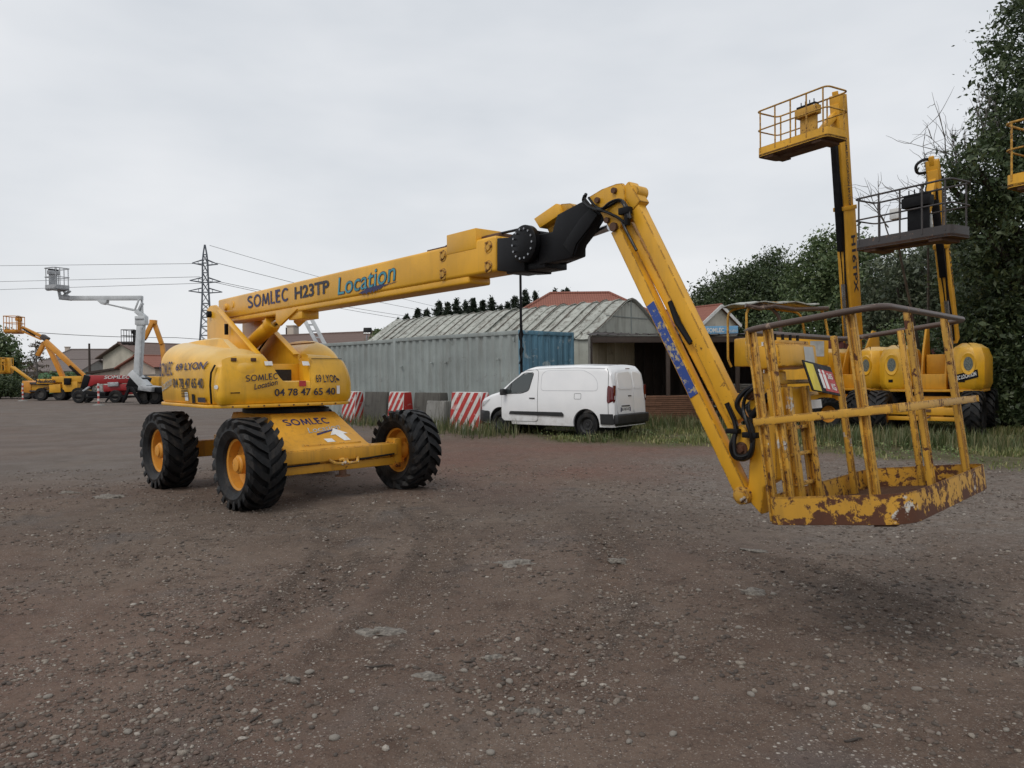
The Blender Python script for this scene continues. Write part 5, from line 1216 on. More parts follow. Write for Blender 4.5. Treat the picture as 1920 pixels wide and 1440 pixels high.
for k in range(NPn):
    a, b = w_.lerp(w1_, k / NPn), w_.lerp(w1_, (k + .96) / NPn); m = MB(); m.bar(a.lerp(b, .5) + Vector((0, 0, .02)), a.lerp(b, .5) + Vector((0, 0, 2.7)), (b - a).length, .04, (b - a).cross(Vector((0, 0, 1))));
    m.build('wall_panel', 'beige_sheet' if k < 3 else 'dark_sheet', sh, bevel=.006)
a, b = g0, g1; m = MB(); m.bar(a.lerp(b, .5) + Vector((0, 0, .02)), a.lerp(b, .5) + Vector((0, 0, 2.7)), (b - a).length, .04, (b - a).cross(Vector((0, 0, 1)))); m.build('wall_panel', 'beige_sheet', sh, bevel=.006)
m = MB(); m.cyl(plan[0] + Vector((.06, -.02, 0)), plan[0] + Vector((.06, -.02, 2.75)), .04, n=10); m.build('downpipe', 'concrete', sh)
# timber stack in the shed
tc_ = G(1258, 794); base = Vector((tc_.x + .1, tc_.y + .3, 0))
pm = MB(); pm.box((0, 0, .028), (2.3, .19, .054)); p_me = pm.mesh('plank', 'timber', bevel=.004)
st_ = thing('timber_stack', 'stack of long brown timber planks lying inside the open shed', 'timber', base, R(8))
for lay in range(13):
    for j in range(3):
        o = link('plank', p_me, st_); o.location = (random.uniform(-.12, .12), (j - 1) * .21 + random.uniform(-.01, .01), .06 + lay * .063); o.rotation_euler = (0, 0, random.uniform(-.012, .012))
for x in (-.8, .8):
    m = MB(); m.box((x, 0, .03), (.09, .7, .06)); m.build('bearer', 'timber', st_)
sb = Vector((D(1385, 720, 24.9).x, 25.6, 0)); st2 = thing('sheet_pile', 'untidy pile of pale grey boards under the shed roof', 'boards', sb, R(-6))
bm_ = MB(); bm_.box((0, 0, 0), (1.3, .8, .035)); b_me = bm_.mesh('board', 'concrete', bevel=.005)
for k in range(22):
    o = link('board', b_me, st2); o.location = (random.uniform(-.1, .1), random.uniform(-.06, .06), .03 + k * .055); o.rotation_euler = (random.uniform(-.02, .02), random.uniform(-.03, .03), random.uniform(-.12, .12))

# ---- houses
def house(name, label, loc, yaw, L, W, eave, ridge, wall, roof, over=.35, windows=(), hip=0.0, chim=(), trim=None, doors=()):
    """ridge along local x; gables at x = +-L/2; windows: (face, u, z, w, h) with face in 'f' (-y side), 'b', 'g' (+x gable), 'h' (-x gable)"""
    h = thing(name, label, 'house', loc, yaw)
    x, y = L / 2, W / 2
    m = MB()
    if hip: m.box2((-x, -y, 0), (x, y, eave))
    else:
        prof = [(-y, 0), (y, 0), (y, eave), (0, ridge - .05), (-y, eave)]; m.prism(prof, (0, 0, 0), YA, ZA, XA, -x, x)
    m.build('wall', wall, h)
    sl = (ridge - eave) / y
    for sg in (-1, 1):
        xo = x + over; yo = y + over; ze = eave - over * sl; t = .12
        if hip: pts = [(-xo, sg * yo, ze), (xo, sg * yo, ze), (x - hip, 0, ridge), (-x + hip, 0, ridge)]
        else: pts = [(-xo, sg * yo, ze), (xo, sg * yo, ze), (xo, 0, ridge), (-xo, 0, ridge)]
        m = MB(); m.add([Vector(p) + Vector((0, 0, z)) for z in (0, t) for p in pts], [(0, 1, 2, 3), (7, 6, 5, 4), (0, 4, 5, 1), (1, 5, 6, 2), (2, 6, 7, 3), (3, 7, 4, 0)]); rf = m.build('roof', roof, h)
        if hip:
            m = MB(); pp = [(sg * xo, -yo, ze), (sg * xo, yo, ze), (sg * (x - hip), 0, ridge)]; m.add([Vector(p) + Vector((0, 0, z)) for z in (0, t) for p in pp], [(0, 1, 2), (5, 4, 3), (0, 3, 4, 1), (1, 4, 5, 2), (2, 5, 3, 0)]); m.build('roof', roof, h)
        m = MB(); m.bar((-xo, sg * (yo + .04), ze + .02), (xo, sg * (yo + .04), ze + .02), .10, .12); m.build('gutter', 'white_trim' if trim else 'dark_wood', h)
        if trim and not hip:
            for gx in (-xo, xo):
                m = MB(); m.bar((gx + .02 * np.sign(gx), sg * yo, ze + .02), (gx + .02 * np.sign(gx), 0, ridge + .02), .06, .24); m.build('barge_board', trim, h)
    if hip:
        m = MB(); m.tube([(-x + hip, 0, ridge + .13), (x - hip, 0, ridge + .13)], .12, 8)
        m.build('ridge_cap', roof, h)
        for sx in (-1, 1):
            for sy in (-1, 1):
                m = MB(); m.tube([(sx * (x - hip), 0, ridge + .12), (sx * (x + over), sy * (y + over), eave - over * sl + .12)], .12, 8); m.build('ridge_cap', roof, h)
    else:
        m = MB(); m.tube([(-x - over, 0, ridge + .11), (x + over, 0, ridge + .11)], .10, 8); m.build('ridge_cap', roof, h)
    for (fc, u, z, w, hh) in windows:
        if fc in 'fb': sy = -1 if fc == 'f' else 1; c0 = Vector((u, sy * y, z)); ax_ = Vector((1, 0, 0)); nn = Vector((0, sy, 0))
        else: sx = 1 if fc == 'g' else -1; c0 = Vector((sx * x, u, z)); ax_ = Vector((0, 1, 0)); nn = Vector((sx, 0, 0))
        m = MB(); m.bar(c0 + nn * .02 - Vector((0, 0, hh / 2)), c0 + nn * .02 + Vector((0, 0, hh / 2)), w, .05, nn); wi = m.build('window', 'house_glass', h)
        m = MB()
        for s2 in (-1, 1):
            m.bar(c0 + nn * .04 + ax_ * (s2 * w / 2) - Vector((0, 0, hh / 2)), c0 + nn * .04 + ax_ * (s2 * w / 2) + Vector((0, 0, hh / 2)), .08, .08, nn); m.bar(c0 + nn * .04 + ax_ * (-w / 2 - .04) + Vector((0, 0, s2 * hh / 2)), c0 + nn * .04 + ax_ * (w / 2 + .04) + Vector((0, 0, s2 * hh / 2)), .08, .08, nn)
        m.build('frame', 'white_trim', wi)
    for (u, v, w, zt) in chim:
        m = MB(); m.box2((u - w / 2, v - w / 2, eave), (u + w / 2, v + w / 2, zt)); m.box2((u - w / 2 - .06, v - w / 2 - .06, zt), (u + w / 2 + .06, v + w / 2 + .06, zt + .12)); m.build('chimney', 'render_pink', h, bevel=.01)
    return h
p = D(1033, 700, 56)
house('house', 'house with a wide hipped red tile roof behind the grey outbuilding', (p.x + 2.35, 58, 0), R(0), 12.5, 9.5, 4.9, 7.6, 'render_cream', 'tile_red', hip=4.0, windows=(('f', -3, 2.5, 1.2, 1.3), ('f', 2, 2.5, 1.2, 1.3)))
# right-hand house with gable and blue sign
p = D(1347, 700, 60)
hr_yaw = R(-58)
hr = house('house', 'small cream gabled house with red tiles and white barge boards', (p.x - 2.85, 62.5, 0), hr_yaw, 9.5, 3.7, 5.35, 6.65, 'render_cream', 'tile_red', trim='white_trim', over=.28, windows=(('f', -1, 3, 1.0, 1.2),))
sgn_c = D(1350, 619, 56.2); sgn_ = thing('company_sign', 'long pale blue sign board with white lettering under the cream gable', 'sign', (sgn_c.x, sgn_c.y, 0), R(-4))
m = MB(); m.box((0, 0, sgn_c.z), (2.6, .08, .60)); bd = m.build('board', 'sign_blue', sgn_, bevel=.01)
fit_lettering('SOMLEC', 1.25, .34, 'white_trim', planar((-.95, -.046, sgn_c.z - .17), XA, ZA), bd, bold=.03)
fit_lettering('Location', .75, .26, 'white_trim', planar((.5, -.046, sgn_c.z - .17), XA, ZA), bd, bold=.0, shear=.3)
for x in (-1.2, 1.2):
    m = MB(); m.box2((x - .05, .05, 0), (x + .05, .13, sgn_c.z + .3)); m.build('post', 'steel', sgn_)
# house seen over the turntable
p = D(650, 640, 62)
hb = house('house', 'house with faded red roof and gable just over the grey containers', (p.x - 2.3, 64, 0), R(-25), 11, 6, 3.75, 5.05, 'render_cream', 'tile_brown', windows=(('g', 0, 2, 1, 1.2),), chim=((-3.6, .3, .7, 5.9),))
fl_p = D(688, 640, 40); fl = thing('flood_light', 'flood light on a thin pole behind the grey containers', 'flood light', (fl_p.x, 40, 0))
m = MB(); m.cyl((0, 0, 0), (0, 0, 3.75), .05, .04, 10); m.build('pole', 'steel', fl)
m = MB(); m.box((.05, -.05, 3.95), (.42, .18, .32), Matrix.Rotation(R(-25), 3, 'X')); m.build('lamp_housing', 'black', fl, bevel=.02)
m = MB(); m.box((.05, -.155, 3.91), (.34, .02, .22), Matrix.Rotation(R(-25), 3, 'X')); m.build('lens', 'lamp_clear', fl)
# left-hand houses
g_ = D(230, 712, 85); hA = house('house', 'two-storey cream house with brown roof and wide dark eaves', (g_.x + 2.0, 88.5, 0), R(60), 8, 7.3, 4.1, 5.5, 'render_cream', 'tile_brown', over=.55, windows=(('h', -1.2, 3.0, .9, 1.1),))
g_ = D(257, 712, 72); hB = house('house', 'low cream annexe with red roof in front of the two-storey house', (g_.x + 1.25, 74.2, 0), R(60), 5, 5.4, 2.65, 3.65, 'render_pink', 'tile_red', over=.35, windows=(('h', -1.5, 1.35, .7, .7),))
p0, p1 = D(157, 700, 76), D(238, 700, 76)
gr = thing('garage_row', 'row of low pale garages with a thin dark roof edge', 'garages', ((p0.x + p1.x) / 2, 77, 0), R(3))
wg = (p1.x - p0.x)
m = MB(); m.box2((-wg / 2, 0, 0), (wg / 2, 4.5, 2.0)); m.build('wall', 'render_pink', gr)
m = MB(); vs = [(-wg / 2 - .2, -.3, 2.05), (wg / 2 + .2, -.3, 2.75), (wg / 2 + .2, 4.7, 2.75), (-wg / 2 - .2, 4.7, 2.05)]; m.add(vs + [(a, b, c + .22) for a, b, c in vs], [(3, 2, 1, 0), (4, 5, 6, 7), (0, 1, 5, 4), (1, 2, 6, 5), (2, 3, 7, 6), (3, 0, 4, 7)]); m.build('roof', 'dark_wood', gr)
m = MB(); m.add([(-wg / 2, -.02, 2.0), (wg / 2, -.02, 2.0), (wg / 2, -.02, 2.72), (-wg / 2, -.02, 2.04)], [(0, 1, 2, 3)]); m.build('fascia', 'render_pink', gr)
for k in range(3):
    x = -wg / 2 + wg * (k + .5) / 3; m = MB(); m.box2((x - .62, -.06, .02), (x + .62, -.01, 1.75)); m.build('garage_door', 'white_trim', gr, bevel=.01)
p = D(165, 700, 98); house('house', 'grey-brown hip roofed house with two chimneys beyond the garages', (p.x, 100, 0), R(12), 11, 9, 3.3, 5.3, 'render_grey', 'tile_grey', hip=2.5, chim=((-3.4, 0, .5, 5.7), (2.3, .4, .5, 5.9)))
p = D(115, 700, 92); house('house', 'low grey roofed house beyond the yellow lift arms', (p.x, 94, 0), R(-10), 7.5, 6, 2.6, 3.9, 'render_grey', 'tile_grey')
# pole and wires
def wire(pts, r, label, sag=0.0, n=14):
    a, b = Vector(pts[0]), Vector(pts[1]); m = MB(); m.tube([a.lerp(b, t) - Vector((0, 0, sag * 4 * t * (1 - t))) for t in np.linspace(0, 1, n)], r, 5); o = m.build('power_line', 'black'); tag(o, label, 'power line'); return o
p = D(169, 745, 88); pp = thing('utility_pole', 'plain dark utility pole beyond the garages', 'pole', (p.x, 88, 0)); m = MB(); m.cyl((0, 0, 0), (0, 0, D(169, 644, 88).z), .16, .11, 12); m.build('shaft', 'dark_wood', pp)
p = D(539, 655, 66); up_ = thing('utility_pole', 'short dark post peeping over the turntable hood', 'pole', (p.x, 66, 0)); m = MB(); m.cyl((0, 0, 0), (0, 0, D(539, 614, 66).z), .16, .13, 10); m.build('shaft', 'dark_wood', up_)
# lattice pylon
PD = 190.0; pb = D(388, 715, PD); top = D(392, 459, PD)
py = thing('pylon', 'grey steel lattice pylon carrying power lines', 'pylon', (pb.x, PD, 0), R(25))
plain('galvanised', (0.11, 0.125, 0.145), .6)
HT = top.z; lv = [(0, 4.6), (.18, 3.7), (.35, 2.75), (.48, 2.1), (.58, 1.72), (.66, 1.5), (.73, 1.36), (.80, 1.28), (.87, 1.2), (.93, .85), (1.0, .12)]
for sx in (-1, 1):
    for sy in (-1, 1):
        m = MB()
        for (a, w0), (b, w1) in zip(lv[:-1], lv[1:]): m.bar((sx * w0 / 2, sy * w0 / 2, a * HT), (sx * w1 / 2, sy * w1 / 2, b * HT), .24, .24)
        m.build('leg', 'galvanised', py)
for sx, sy in ((1, 0), (-1, 0), (0, 1), (0, -1)):
    m = MB()
    for (a, w0), (b, w1) in zip(lv[:-1], lv[1:]):
        n = 2 if b < .6 else 1
        for q in range(n):
            a_, b_ = a + (b - a) * q / n, a + (b - a) * (q + 1) / n; u0, u1 = w0 + (w1 - w0) * q / n, w0 + (w1 - w0) * (q + 1) / n
            P = lambda w, s, z: (sx * w / 2 if sx else s * w / 2, sy * w / 2 if sy else s * w / 2, z * HT)
            m.bar(P(u0, -1, a_), P(u1, 1, b_), .13, .13); m.bar(P(u0, 1, a_), P(u1, -1, b_), .13, .13); m.bar(P(u1, -1, b_), P(u1, 1, b_), .13, .13)
    m.build('bracing', 'galvanised', py)
tips = []
for zf, hw, sgns in ((.865, 3.0, (-1, 1)), (.74, 3.6, (-1, 1)), (.665, 3.9, (-1, 1))):
    for sg in sgns:
        m = MB(); z = zf * HT
        for sy in (-.6, .6): m.bar((sg * .6, sy, z - .35), (sg * hw, 0, z), .2, .2); m.bar((sg * .6, sy, z + .9), (sg * hw, 0, z), .18, .18)
        m.bar((sg * 1.6, -.4, z - .2), (sg * 1.6, .4, z + .6), .12, .12); m.build('cross_arm', 'galvanised', py)
def px_wire(a, b, d0, d1, r, label, sag=0.): wire((D(*a, d0), D(*b, d1)), r, label, sag)
px_wire((388, 494), (-700, 506), PD, 260, .05, 'highest power line running from the pylon over the white basket', 0)
px_wire((375, 519), (-700, 545), PD, 260, .05, 'power line from the middle pylon arm passing behind the white basket', 0)
px_wire((382, 531), (-700, 565), PD, 260, .05, 'lowest power line from the pylon passing under the white basket', 0)
px_wire((393, 460), (960, 604), PD, 330, .05, 'earth wire sloping from the pylon tip behind the main boom', 1.5)
px_wire((406, 493), (960, 606), PD, 330, .06, 'power line sloping from the upper pylon arm behind the main boom', 2)
px_wire((410, 528), (960, 612), PD, 330, .06, 'power line sloping from the lower pylon arm behind the main boom', 2)
px_wire((370, 522), (960, 622), PD, 330, .06, 'power line passing just under the turntable end of the boom', 2)
px_wire((-60, 612), (330, 633), 75, 88, .03, 'low telephone line running over the far house roofs', .3)
px_wire((330, 633), (735, 648), 88, 80, .03, 'low telephone line behind the turntable and containers', .2)
# ================================================================== OTHER MACHINES, RIGHT SIDE
plain('vent_mesh', (0.13, 0.15, 0.135), .7, var=.5, scale=40)
def cage(root, M, W, Dp, H, rail_mat, toe_mat, floor_mat='rust_floor', r=.022, nx=4, toe=.17, gate=True, name='basket', console=True, toe_text=None):
    """work basket, local x = depth 0..Dp, y = width, z = 0 at floor; parts hang under one empty"""
    b = bpy.data.objects.new(name, None); COL.objects.link(b); b.parent = root; b.matrix_local = M; b.empty_display_size = .2
    h = W / 2; pl = rounded([(0, -h, 0), (Dp, -h, 0), (Dp, h, 0), (0, h, 0)], .15, 4, True)
    m = MB(); m.prism([(p.x, p.y) for p in pl], (0, 0, 0), XA, YA, ZA, -.06, -.01); m.build('floor_plate', floor_mat, b)
    m = MB(); m.box2((.05, -h * .8, -.13), (Dp - .05, -h * .55, -.06)); m.box2((.05, h * .55, -.13), (Dp - .05, h * .8, -.06)); m.box2((Dp * .3, -h * .55, -.11), (Dp * .6, h * .55, -.06)); m.build('under_frame', floor_mat, b)
    inn = [Vector((p.x + (Dp / 2 - p.x) * .02, p.y * .99, 0)) for p in pl]
    m = MB(); m.grid([[p + Vector((0, 0, -.07)) for p in pl], [p + Vector((0, 0, toe)) for p in pl], [p + Vector((0, 0, toe)) for p in inn], [p + Vector((0, 0, -.0)) for p in inn]], True); m.build('toe_board', toe_mat, b)
    for z in (H, H * .56):
        m = MB(); m.tube([p + Vector((0, 0, z)) for p in pl], r if z == H else r * .85, 8, True); m.build('rail', rail_mat, b)
    for k in range(nx + 1):
        y = -h + .12 + (W - .24) * k / nx
        for x in (0.005, Dp - .005):
            m = MB(); m.tube([(x, y, toe * .3), (x, y, H)], r * .9, 8); m.build('post', rail_mat, b)
    if console:
        m = MB(); m.box2((.02, -.32, H * .72), (.24, .32, H * .92)); m.box2((.06, -.25, .1), (.12, .25, H * .72)); cs = m.build('console', 'black' if 'dark' in rail_mat else rail_mat, b, bevel=.01)
        m = MB(); m.box2((.05, -.28, H * .92), (.22, .28, H * .98)); m.build('control_panel', 'black', cs, bevel=.01)
        for k in range(4):
            m = MB(); m.cyl((.13, -.2 + k * .13, H * .98), (.13, -.2 + k * .13, H * 1.08), .014, n=6); m.build('lever', 'black', cs)
    return b
t2_me = tyre_mb(.50, .40, 18, .04, .5).mesh('tyre', 'rubber', smooth=30); r2_me = rim_mb(.27, .40).mesh('rim', 'yellow_rim', smooth=35)
def wheels4(root, wb, tr, r=.56):
    for x in (wb / 2, -wb / 2):
        for y in (tr / 2, -tr / 2):
            w = bpy.data.objects.new('wheel', None); COL.objects.link(w); w.parent = root; w.location = (x, y, r - .01); w.rotation_euler = (0, 0, 0 if y < 0 else math.pi); w.scale = (r / .5,) * 3; w.empty_display_size = .1
            for nm, me in (('tyre', t2_me), ('rim', r2_me)): o = link(nm, me, w); o.rotation_euler = (0, random.random() * 6, 0)
def angular_hood(x0, x1, y0, y1, z0, z1, ch, sx=0.0, top=.2):
    """faceted hood: chamfered vertical edges, sloping shoulders"""
    m = MB(); rows = []
    for z, e in ((z0, .06), (z0 + .14, 0), (z1 - top * 1.6, .0), (z1 - top * .5, top * .45), (z1, top * 1.3)):
        a0, a1, b0, b1 = x0 + e, x1 - e * (1 + sx), y0 + e * .8, y1 - e * .8; c = ch
        rows.append([(a0 + c, b0, z), (a1 - c, b0, z), (a1, b0 + c, z), (a1, b1 - c, z), (a1 - c, b1, z), (a0 + c, b1, z), (a0, b1 - c, z), (a0, b0 + c, z)])
    m.grid(rows, True); m.f.append(tuple(range(len(m.v) - 8, len(m.v)))); m.f.append(tuple(range(7, -1, -1))); return m
def parked_lift(name, label, loc, yaw, mast, bask, railm, toem, group=None, mast_w=.42, paintm='yellow_far', txt=None, hoods=True, mast_txt=None, bw=2.2, bd=.8, bh=1.12):
    """mast: list of world points; bask: (world floor point of inner-edge middle, yaw, pitch)"""
    L = thing(name, label, 'boom lift', loc, yaw, group); W = Matrix.Translation(loc) @ Matrix.Rotation(yaw, 4, 'Z'); WI = W.inverted()
    wheels4(L, 2.5, 2.0)
    m = MB(); m.box2((-1.3, -.4, .42), (1.3, .4, .78)); m.box2((-.6, -.5, .7), (.6, .5, .95)); m.build('chassis', paintm, L, bevel=.02)
    for x in (1.25, -1.25):
        m = MB(); m.box2((x - .12, -.85, .52), (x + .12, .85, .70)); m.box2((x - .10, -.82, .38), (x + .10, .82, .48)); m.build('axle', paintm, L, bevel=.012)
    m = MB(); m.box2((-.35, -.14, .60), (1.4, .14, .66)); m.tube(rounded([(1.38, -.12, .5), (1.46, -.1, .46), (1.46, .1, .46), (1.38, .12, .5)], .03, 3), .02, 6); m.build('tow_hook', 'rust_floor', L)
    m = MB(); m.lathe([(.001, .94), (.5, .94), (.5, 1.06), (.001, 1.06)], (0, 0, 0), ZA, 28); m.build('slewing_ring', 'black', L)
    m = MB(); m.prism(rrect(-1.2, .75, -1.12, 1.12, .35), (0, 0, 0), XA, YA, ZA, 1.06, 1.12); m.build('turntable_plate', paintm, L, bevel=.01)
    hs = []
    for sg in (-1, 1):
        y0, y1 = (sg * .42, sg * 1.16) if sg > 0 else (sg * 1.16, sg * .42)
        hd = angular_hood(-1.18, .78, y0, y1, 1.12, 2.25, .16, 0, .22).build('hood', 'yellow_hood', L, bevel=.025, seg=2); hs.append(hd)
        m = MB(); m.lathe([(.001, .012), (.10, .012), (.15, .03), (.17, .0)], (0, 0, 0), XA, 28); m.v = [(x, y, z * 1.7) for x, y, z in m.v]; vv = m.build('vent_surround', 'yellow_hood', hd); vv.location = (.775, (y0 + y1) / 2 + sg * .05, 1.74)
        m = MB(); m.lathe([(.001, .016), (.098, .016), (.10, .010)], (0, 0, 0), XA, 24); m.v = [(x, y, z * 1.7) for x, y, z in m.v]; vv = m.build('vent_grille', 'vent_mesh', hd); vv.location = (.775, (y0 + y1) / 2 + sg * .05, 1.74)
        m = MB(); m.box2((.786, (y0 + y1) / 2 - .12, 1.30), (.792, (y0 + y1) / 2 - .02, 1.37)); m.build('sticker', 'black', hd)
    if txt:
        hd = hs[txt[1]]; yc = .75 * (1 if txt[1] else -1)
        fn0 = planar((.792, yc - .30, 1.30), (0, 1, .28), (0, -.1, 1)); m = MB(); m.add([fn0(-.03, -.05), fn0(.62, -.05), fn0(.62, .14), fn0(-.03, .14)], [(0, 1, 2, 3)]); pnl = m.build('name_panel', 'black', hd)
        fn1 = planar((.796, yc - .30, 1.30), (0, 1, .28), (0, -.1, 1)); fit_lettering(txt[0], .58, .10, 'white_sticker', fn1, pnl, bold=.03)
    m = MB(); m.box2((-1.0, -.34, 1.12), (.5, .34, 1.5)); m.box2((-.9, -.22, 1.5), (-.2, .22, 2.0)); m.build('turret', paintm, L, bevel=.02)
    for y0 in (-.30, .24):
        m = MB(); m.prism([(-1.1, 1.12), (.3, 1.12), (-.1, 2.1), (-.55, 2.75), (-.85, 2.7)], (0, 0, 0), XA, ZA, YA, y0, y0 + .05); m.build('turret_plate', paintm, L, bevel=.01)
    pts = [WI @ Vector(p) for p in mast]; dirm = (pts[-1] - pts[0]).normalized()
    a, b = pts[0], pts[-1]; cut = .58
    m = MB(); m.bar(a, a.lerp(b, cut), mast_w * .62, mast_w, (1, 0, 0)); ms = m.build('mast', paintm, L, bevel=.02)
    m = MB(); m.bar(a.lerp(b, cut - .1), b, mast_w * .50, mast_w * .84, (1, 0, 0)); m.build('mast_section', paintm, ms, bevel=.015)
    m = MB(); q = a.lerp(b, cut); m.bar(q - dirm * .08, q + dirm * .03, mast_w * .72, mast_w * 1.1, (1, 0, 0)); m.build('mast_collar', paintm, ms, bevel=.01)
    sidev = dirm.cross(Vector((1, 0, 0))).normalized(); fr_ = sidev.cross(dirm)
    off = fr_ * (mast_w * .62) 
    m = MB(); c0, c1 = a.lerp(b, .40) + off * 1.0, a.lerp(b, .84) + off * 1.0; m.bar(c0, c1, .16, .13, (1, 0, 0)); m.build('cable_track', 'black', ms, bevel=.02)
    m = MB(); c0, c1 = a.lerp(b, .0) + off, a.lerp(b, .26) + off; m.cyl(c0, c1, .055, n=12); m.build('ram', 'steel', ms)
    for kk, (oo, rr2) in enumerate(((.5, .018), (.2, .014), (-.35, .016))):
        m = MB(); pts_ = [a.lerp(b, t) + fr_ * (mast_w * .54 + .02 * math.sin(t * 9 + kk)) + sidev * (mast_w * .31 * oo + .015 * math.sin(t * 14 + kk * 2)) for t in np.linspace(.02, .9, 14)]; m.tube(pts_, rr2, 6); m.build('hydraulic_hose', 'hose', ms)
    m = MB(); m.bar(b - dirm * .25, b + dirm * .22, mast_w * .6, mast_w * .7, (1, 0, 0)); m.bar(b + dirm * .1 + fr_ * .1, b + dirm * .32 + fr_ * .12, mast_w * .25, .12, (1, 0, 0)); m.build('mast_head', paintm, ms, bevel=.02)
    fp, by2, bp2 = bask; Bm = Matrix.Translation(fp) @ Matrix.Rotation(by2, 4, 'Z') @ Matrix.Rotation(bp2, 4, 'Y')
    cg = cage(L, WI @ Bm, bw, bd, bh, railm, toem)
    m = MB(); q = WI @ (Bm @ Vector((.0, 0, .15))); m.bar(b - dirm * .15, q, .16, .16); m.build('basket_arm', paintm, L, bevel=.01)
    return L, W, WI, (a, b, dirm, sidev, fr_), ms, cg
def vert_text(txt, ms, frame, t0, h, mat, w, off=1.0, WI=None, face=None):
    """lettering reading down a mast face"""
    a, b, dirm, sidev, fr_ = frame; n, ay = face
    o = a.lerp(b, t0) + n * off; f = planar(o - ay * (h / 2), -dirm, ay); return fit_lettering(txt, w, h, mat, f, ms, bold=.02)
HEAD = math.atan2(-.51, -.86); FACE = R(-128)
def mast_face(frame, WI, W):
    a, b, dirm, sidev, fr_ = frame
    cands = [sidev, -sidev, fr_, -fr_]; camL = WI @ CAMP; mid = a.lerp(b, .4); tc = (camL - mid).normalized()
    cands.sort(key=lambda v: -v.dot(tc)); return cands
# lift with the high yellow basket
b0, b1 = D(1600, 640, 21.2), D(1572, 195, 20.0)
L2, W2, WI2, fr2, ms2, cg2 = parked_lift('boom_lift', 'yellow boom lift with a tall lettered mast and a yellow basket high above it', (9.75, 21.8, 0), R(-145), [b0, b1], (D(1498, 283, 19.3) + Vector((.45, .35, .15)), HEAD + R(0), 0), 'yellow_rusty', 'yellow_worn', mast_w=.50, bw=2.15)
cf = mast_face(fr2, WI2, W2); n_ = cf[0]; ay_ = cf[1] if abs(cf[1].dot(fr2[2])) < .1 else cf[1]
hw = .25 if abs(n_.dot(fr2[3])) > .5 else .155
n_ = [c for c in cf if abs(c.dot(n_)) < .5][0]; hw = .25 if abs(n_.dot(fr2[3])) > .5 else .155; ay_ = (n_.cross(fr2[2])); 
if ay_.dot(WI2.to_3x3() @ RIGHT) < 0: ay_ = -ay_
f_ = planar(fr2[0].lerp(fr2[1], .46) + n_ * (.162 if hw > .2 else .256) - ay_ * .06, -fr2[2], ay_); fit_lettering('H16TPX', 1.55, .20, 'ink', f_, ms2, bold=.03)
f_ = planar(fr2[0].lerp(fr2[1], .86) + n_ * (.132 if hw > .2 else .216) - ay_ * .02, -fr2[2], ay_); fit_lettering('SOMLEC LOCATION 69 LYON', 1.8, .10, 'ink', f_, ms2, bold=.02)
# lift with the dark basket
b0, b1 = D(1786, 640, 18.9), D(1750, 318, 18.0)
L3, W3, WI3, fr3, ms3, cg3 = parked_lift('boom_lift', 'yellow boom lift with oval hood vents and a dark grey basket raised above it', (10.75, 19.4, 0), FACE, [b0, b1], (D(1705, 452, 17.0) + Vector((.42, .30, 0)), HEAD, 0), 'rail_dark', 'rail_dark', mast_w=.44, txt=('SOMLEC LOCATION', 1), bw=2.25)
f3 = mast_face(fr3, WI3, W3); n3 = [c for c in f3 if abs(c.dot(f3[0])) < .5][0]; ay3 = n3.cross(fr3[2])
if ay3.dot(WI3.to_3x3() @ RIGHT) < 0: ay3 = -ay3
f_ = planar(fr3[0].lerp(fr3[1], .58) + n3 * (.144 if abs(n3.dot(fr3[3])) > .5 else .226) - ay3 * .03, -fr3[2], ay3); fit_lettering('HA16PX', 1.1, .16, 'ink', f_, ms3, bold=.03)
# third lift: its basket enters the picture at the edge
parked_lift('boom_lift', 'yellow boom lift with its yellow basket raised in front of the big leafy tree', (13.1, 16.9, 0), FACE, [Vector((12.8, 16.3, 2.4)), Vector((11.1, 14.6, 6.2))], (Vector((10.38, 13.75, 5.02)), HEAD, 0), 'yellow_rusty', 'yellow_worn', bw=2.0)
# yellow machine with canopy
cm = thing('canopy_machine', 'yellow wheeled machine with a pale sheet canopy on bent tubes', 'machine', (7.45, 21.3, 0), R(188))
wheels4(cm, 1.9, 1.6, .45)
m = MB(); m.box2((-1.3, -.5, .5), (1.3, .5, 1.0)); m.build('chassis', 'yellow_far', cm, bevel=.02)
m = MB(); m.box2((-1.2, -.65, 1.0), (.2, .65, 1.75)); m.box2((-1.1, -.7, 1.75), (1.0, .7, 2.55)); bd_ = m.build('body', 'yellow_worn', cm, bevel=.04)
m = MB(); m.box2((-.95, .702, 2.0), (-.55, .708, 2.42)); m.build('sticker', 'grey_sticker', bd_); m = MB(); m.box2((.62, .702, 2.1), (.85, .708, 2.4)); m.build('sticker', 'white_sticker', bd_)
for y in (-.6, .6):
    m = MB(); m.tube(rounded([(1.12, y, 1.75), (1.22, y, 1.95), (1.22, y, 3.35), (.6, y, 3.48), (-1.0, y, 3.30), (-1.15, y, 2.5)], .25, 5), .035, 8); m.build('canopy_frame', 'yellow_rusty', cm)
m = MB(); m.tube(rounded([(.25, .6, 2.5), (.25, .6, 3.1), (.65, .6, 3.42), (1.1, .6, 3.40)], .25, 5), .05, 8); m.build('exhaust_bar', 'rail_brown', cm)
m = MB(); rows = [[(x, y, 3.42 + .10 * math.cos((x - .4) * .9) - .05 * abs(y) + .03 * math.sin(x * 7 + y * 3)) for x in np.linspace(-.8, 1.3, 13)] for y in np.linspace(-.75, .75, 7)]; m.grid(rows); m.build('canopy_sheet', 'mossy_sheet', cm, solid=.03, smooth=60)
m = MB(); m.tube([(1.3, .72, 3.38), (.9, .74, 3.30), (.5, .73, 3.36), (-.1, .74, 3.27), (-1.05, .74, 3.3)], .06, 8); m.build('canopy_lip', 'rail_brown', cm)
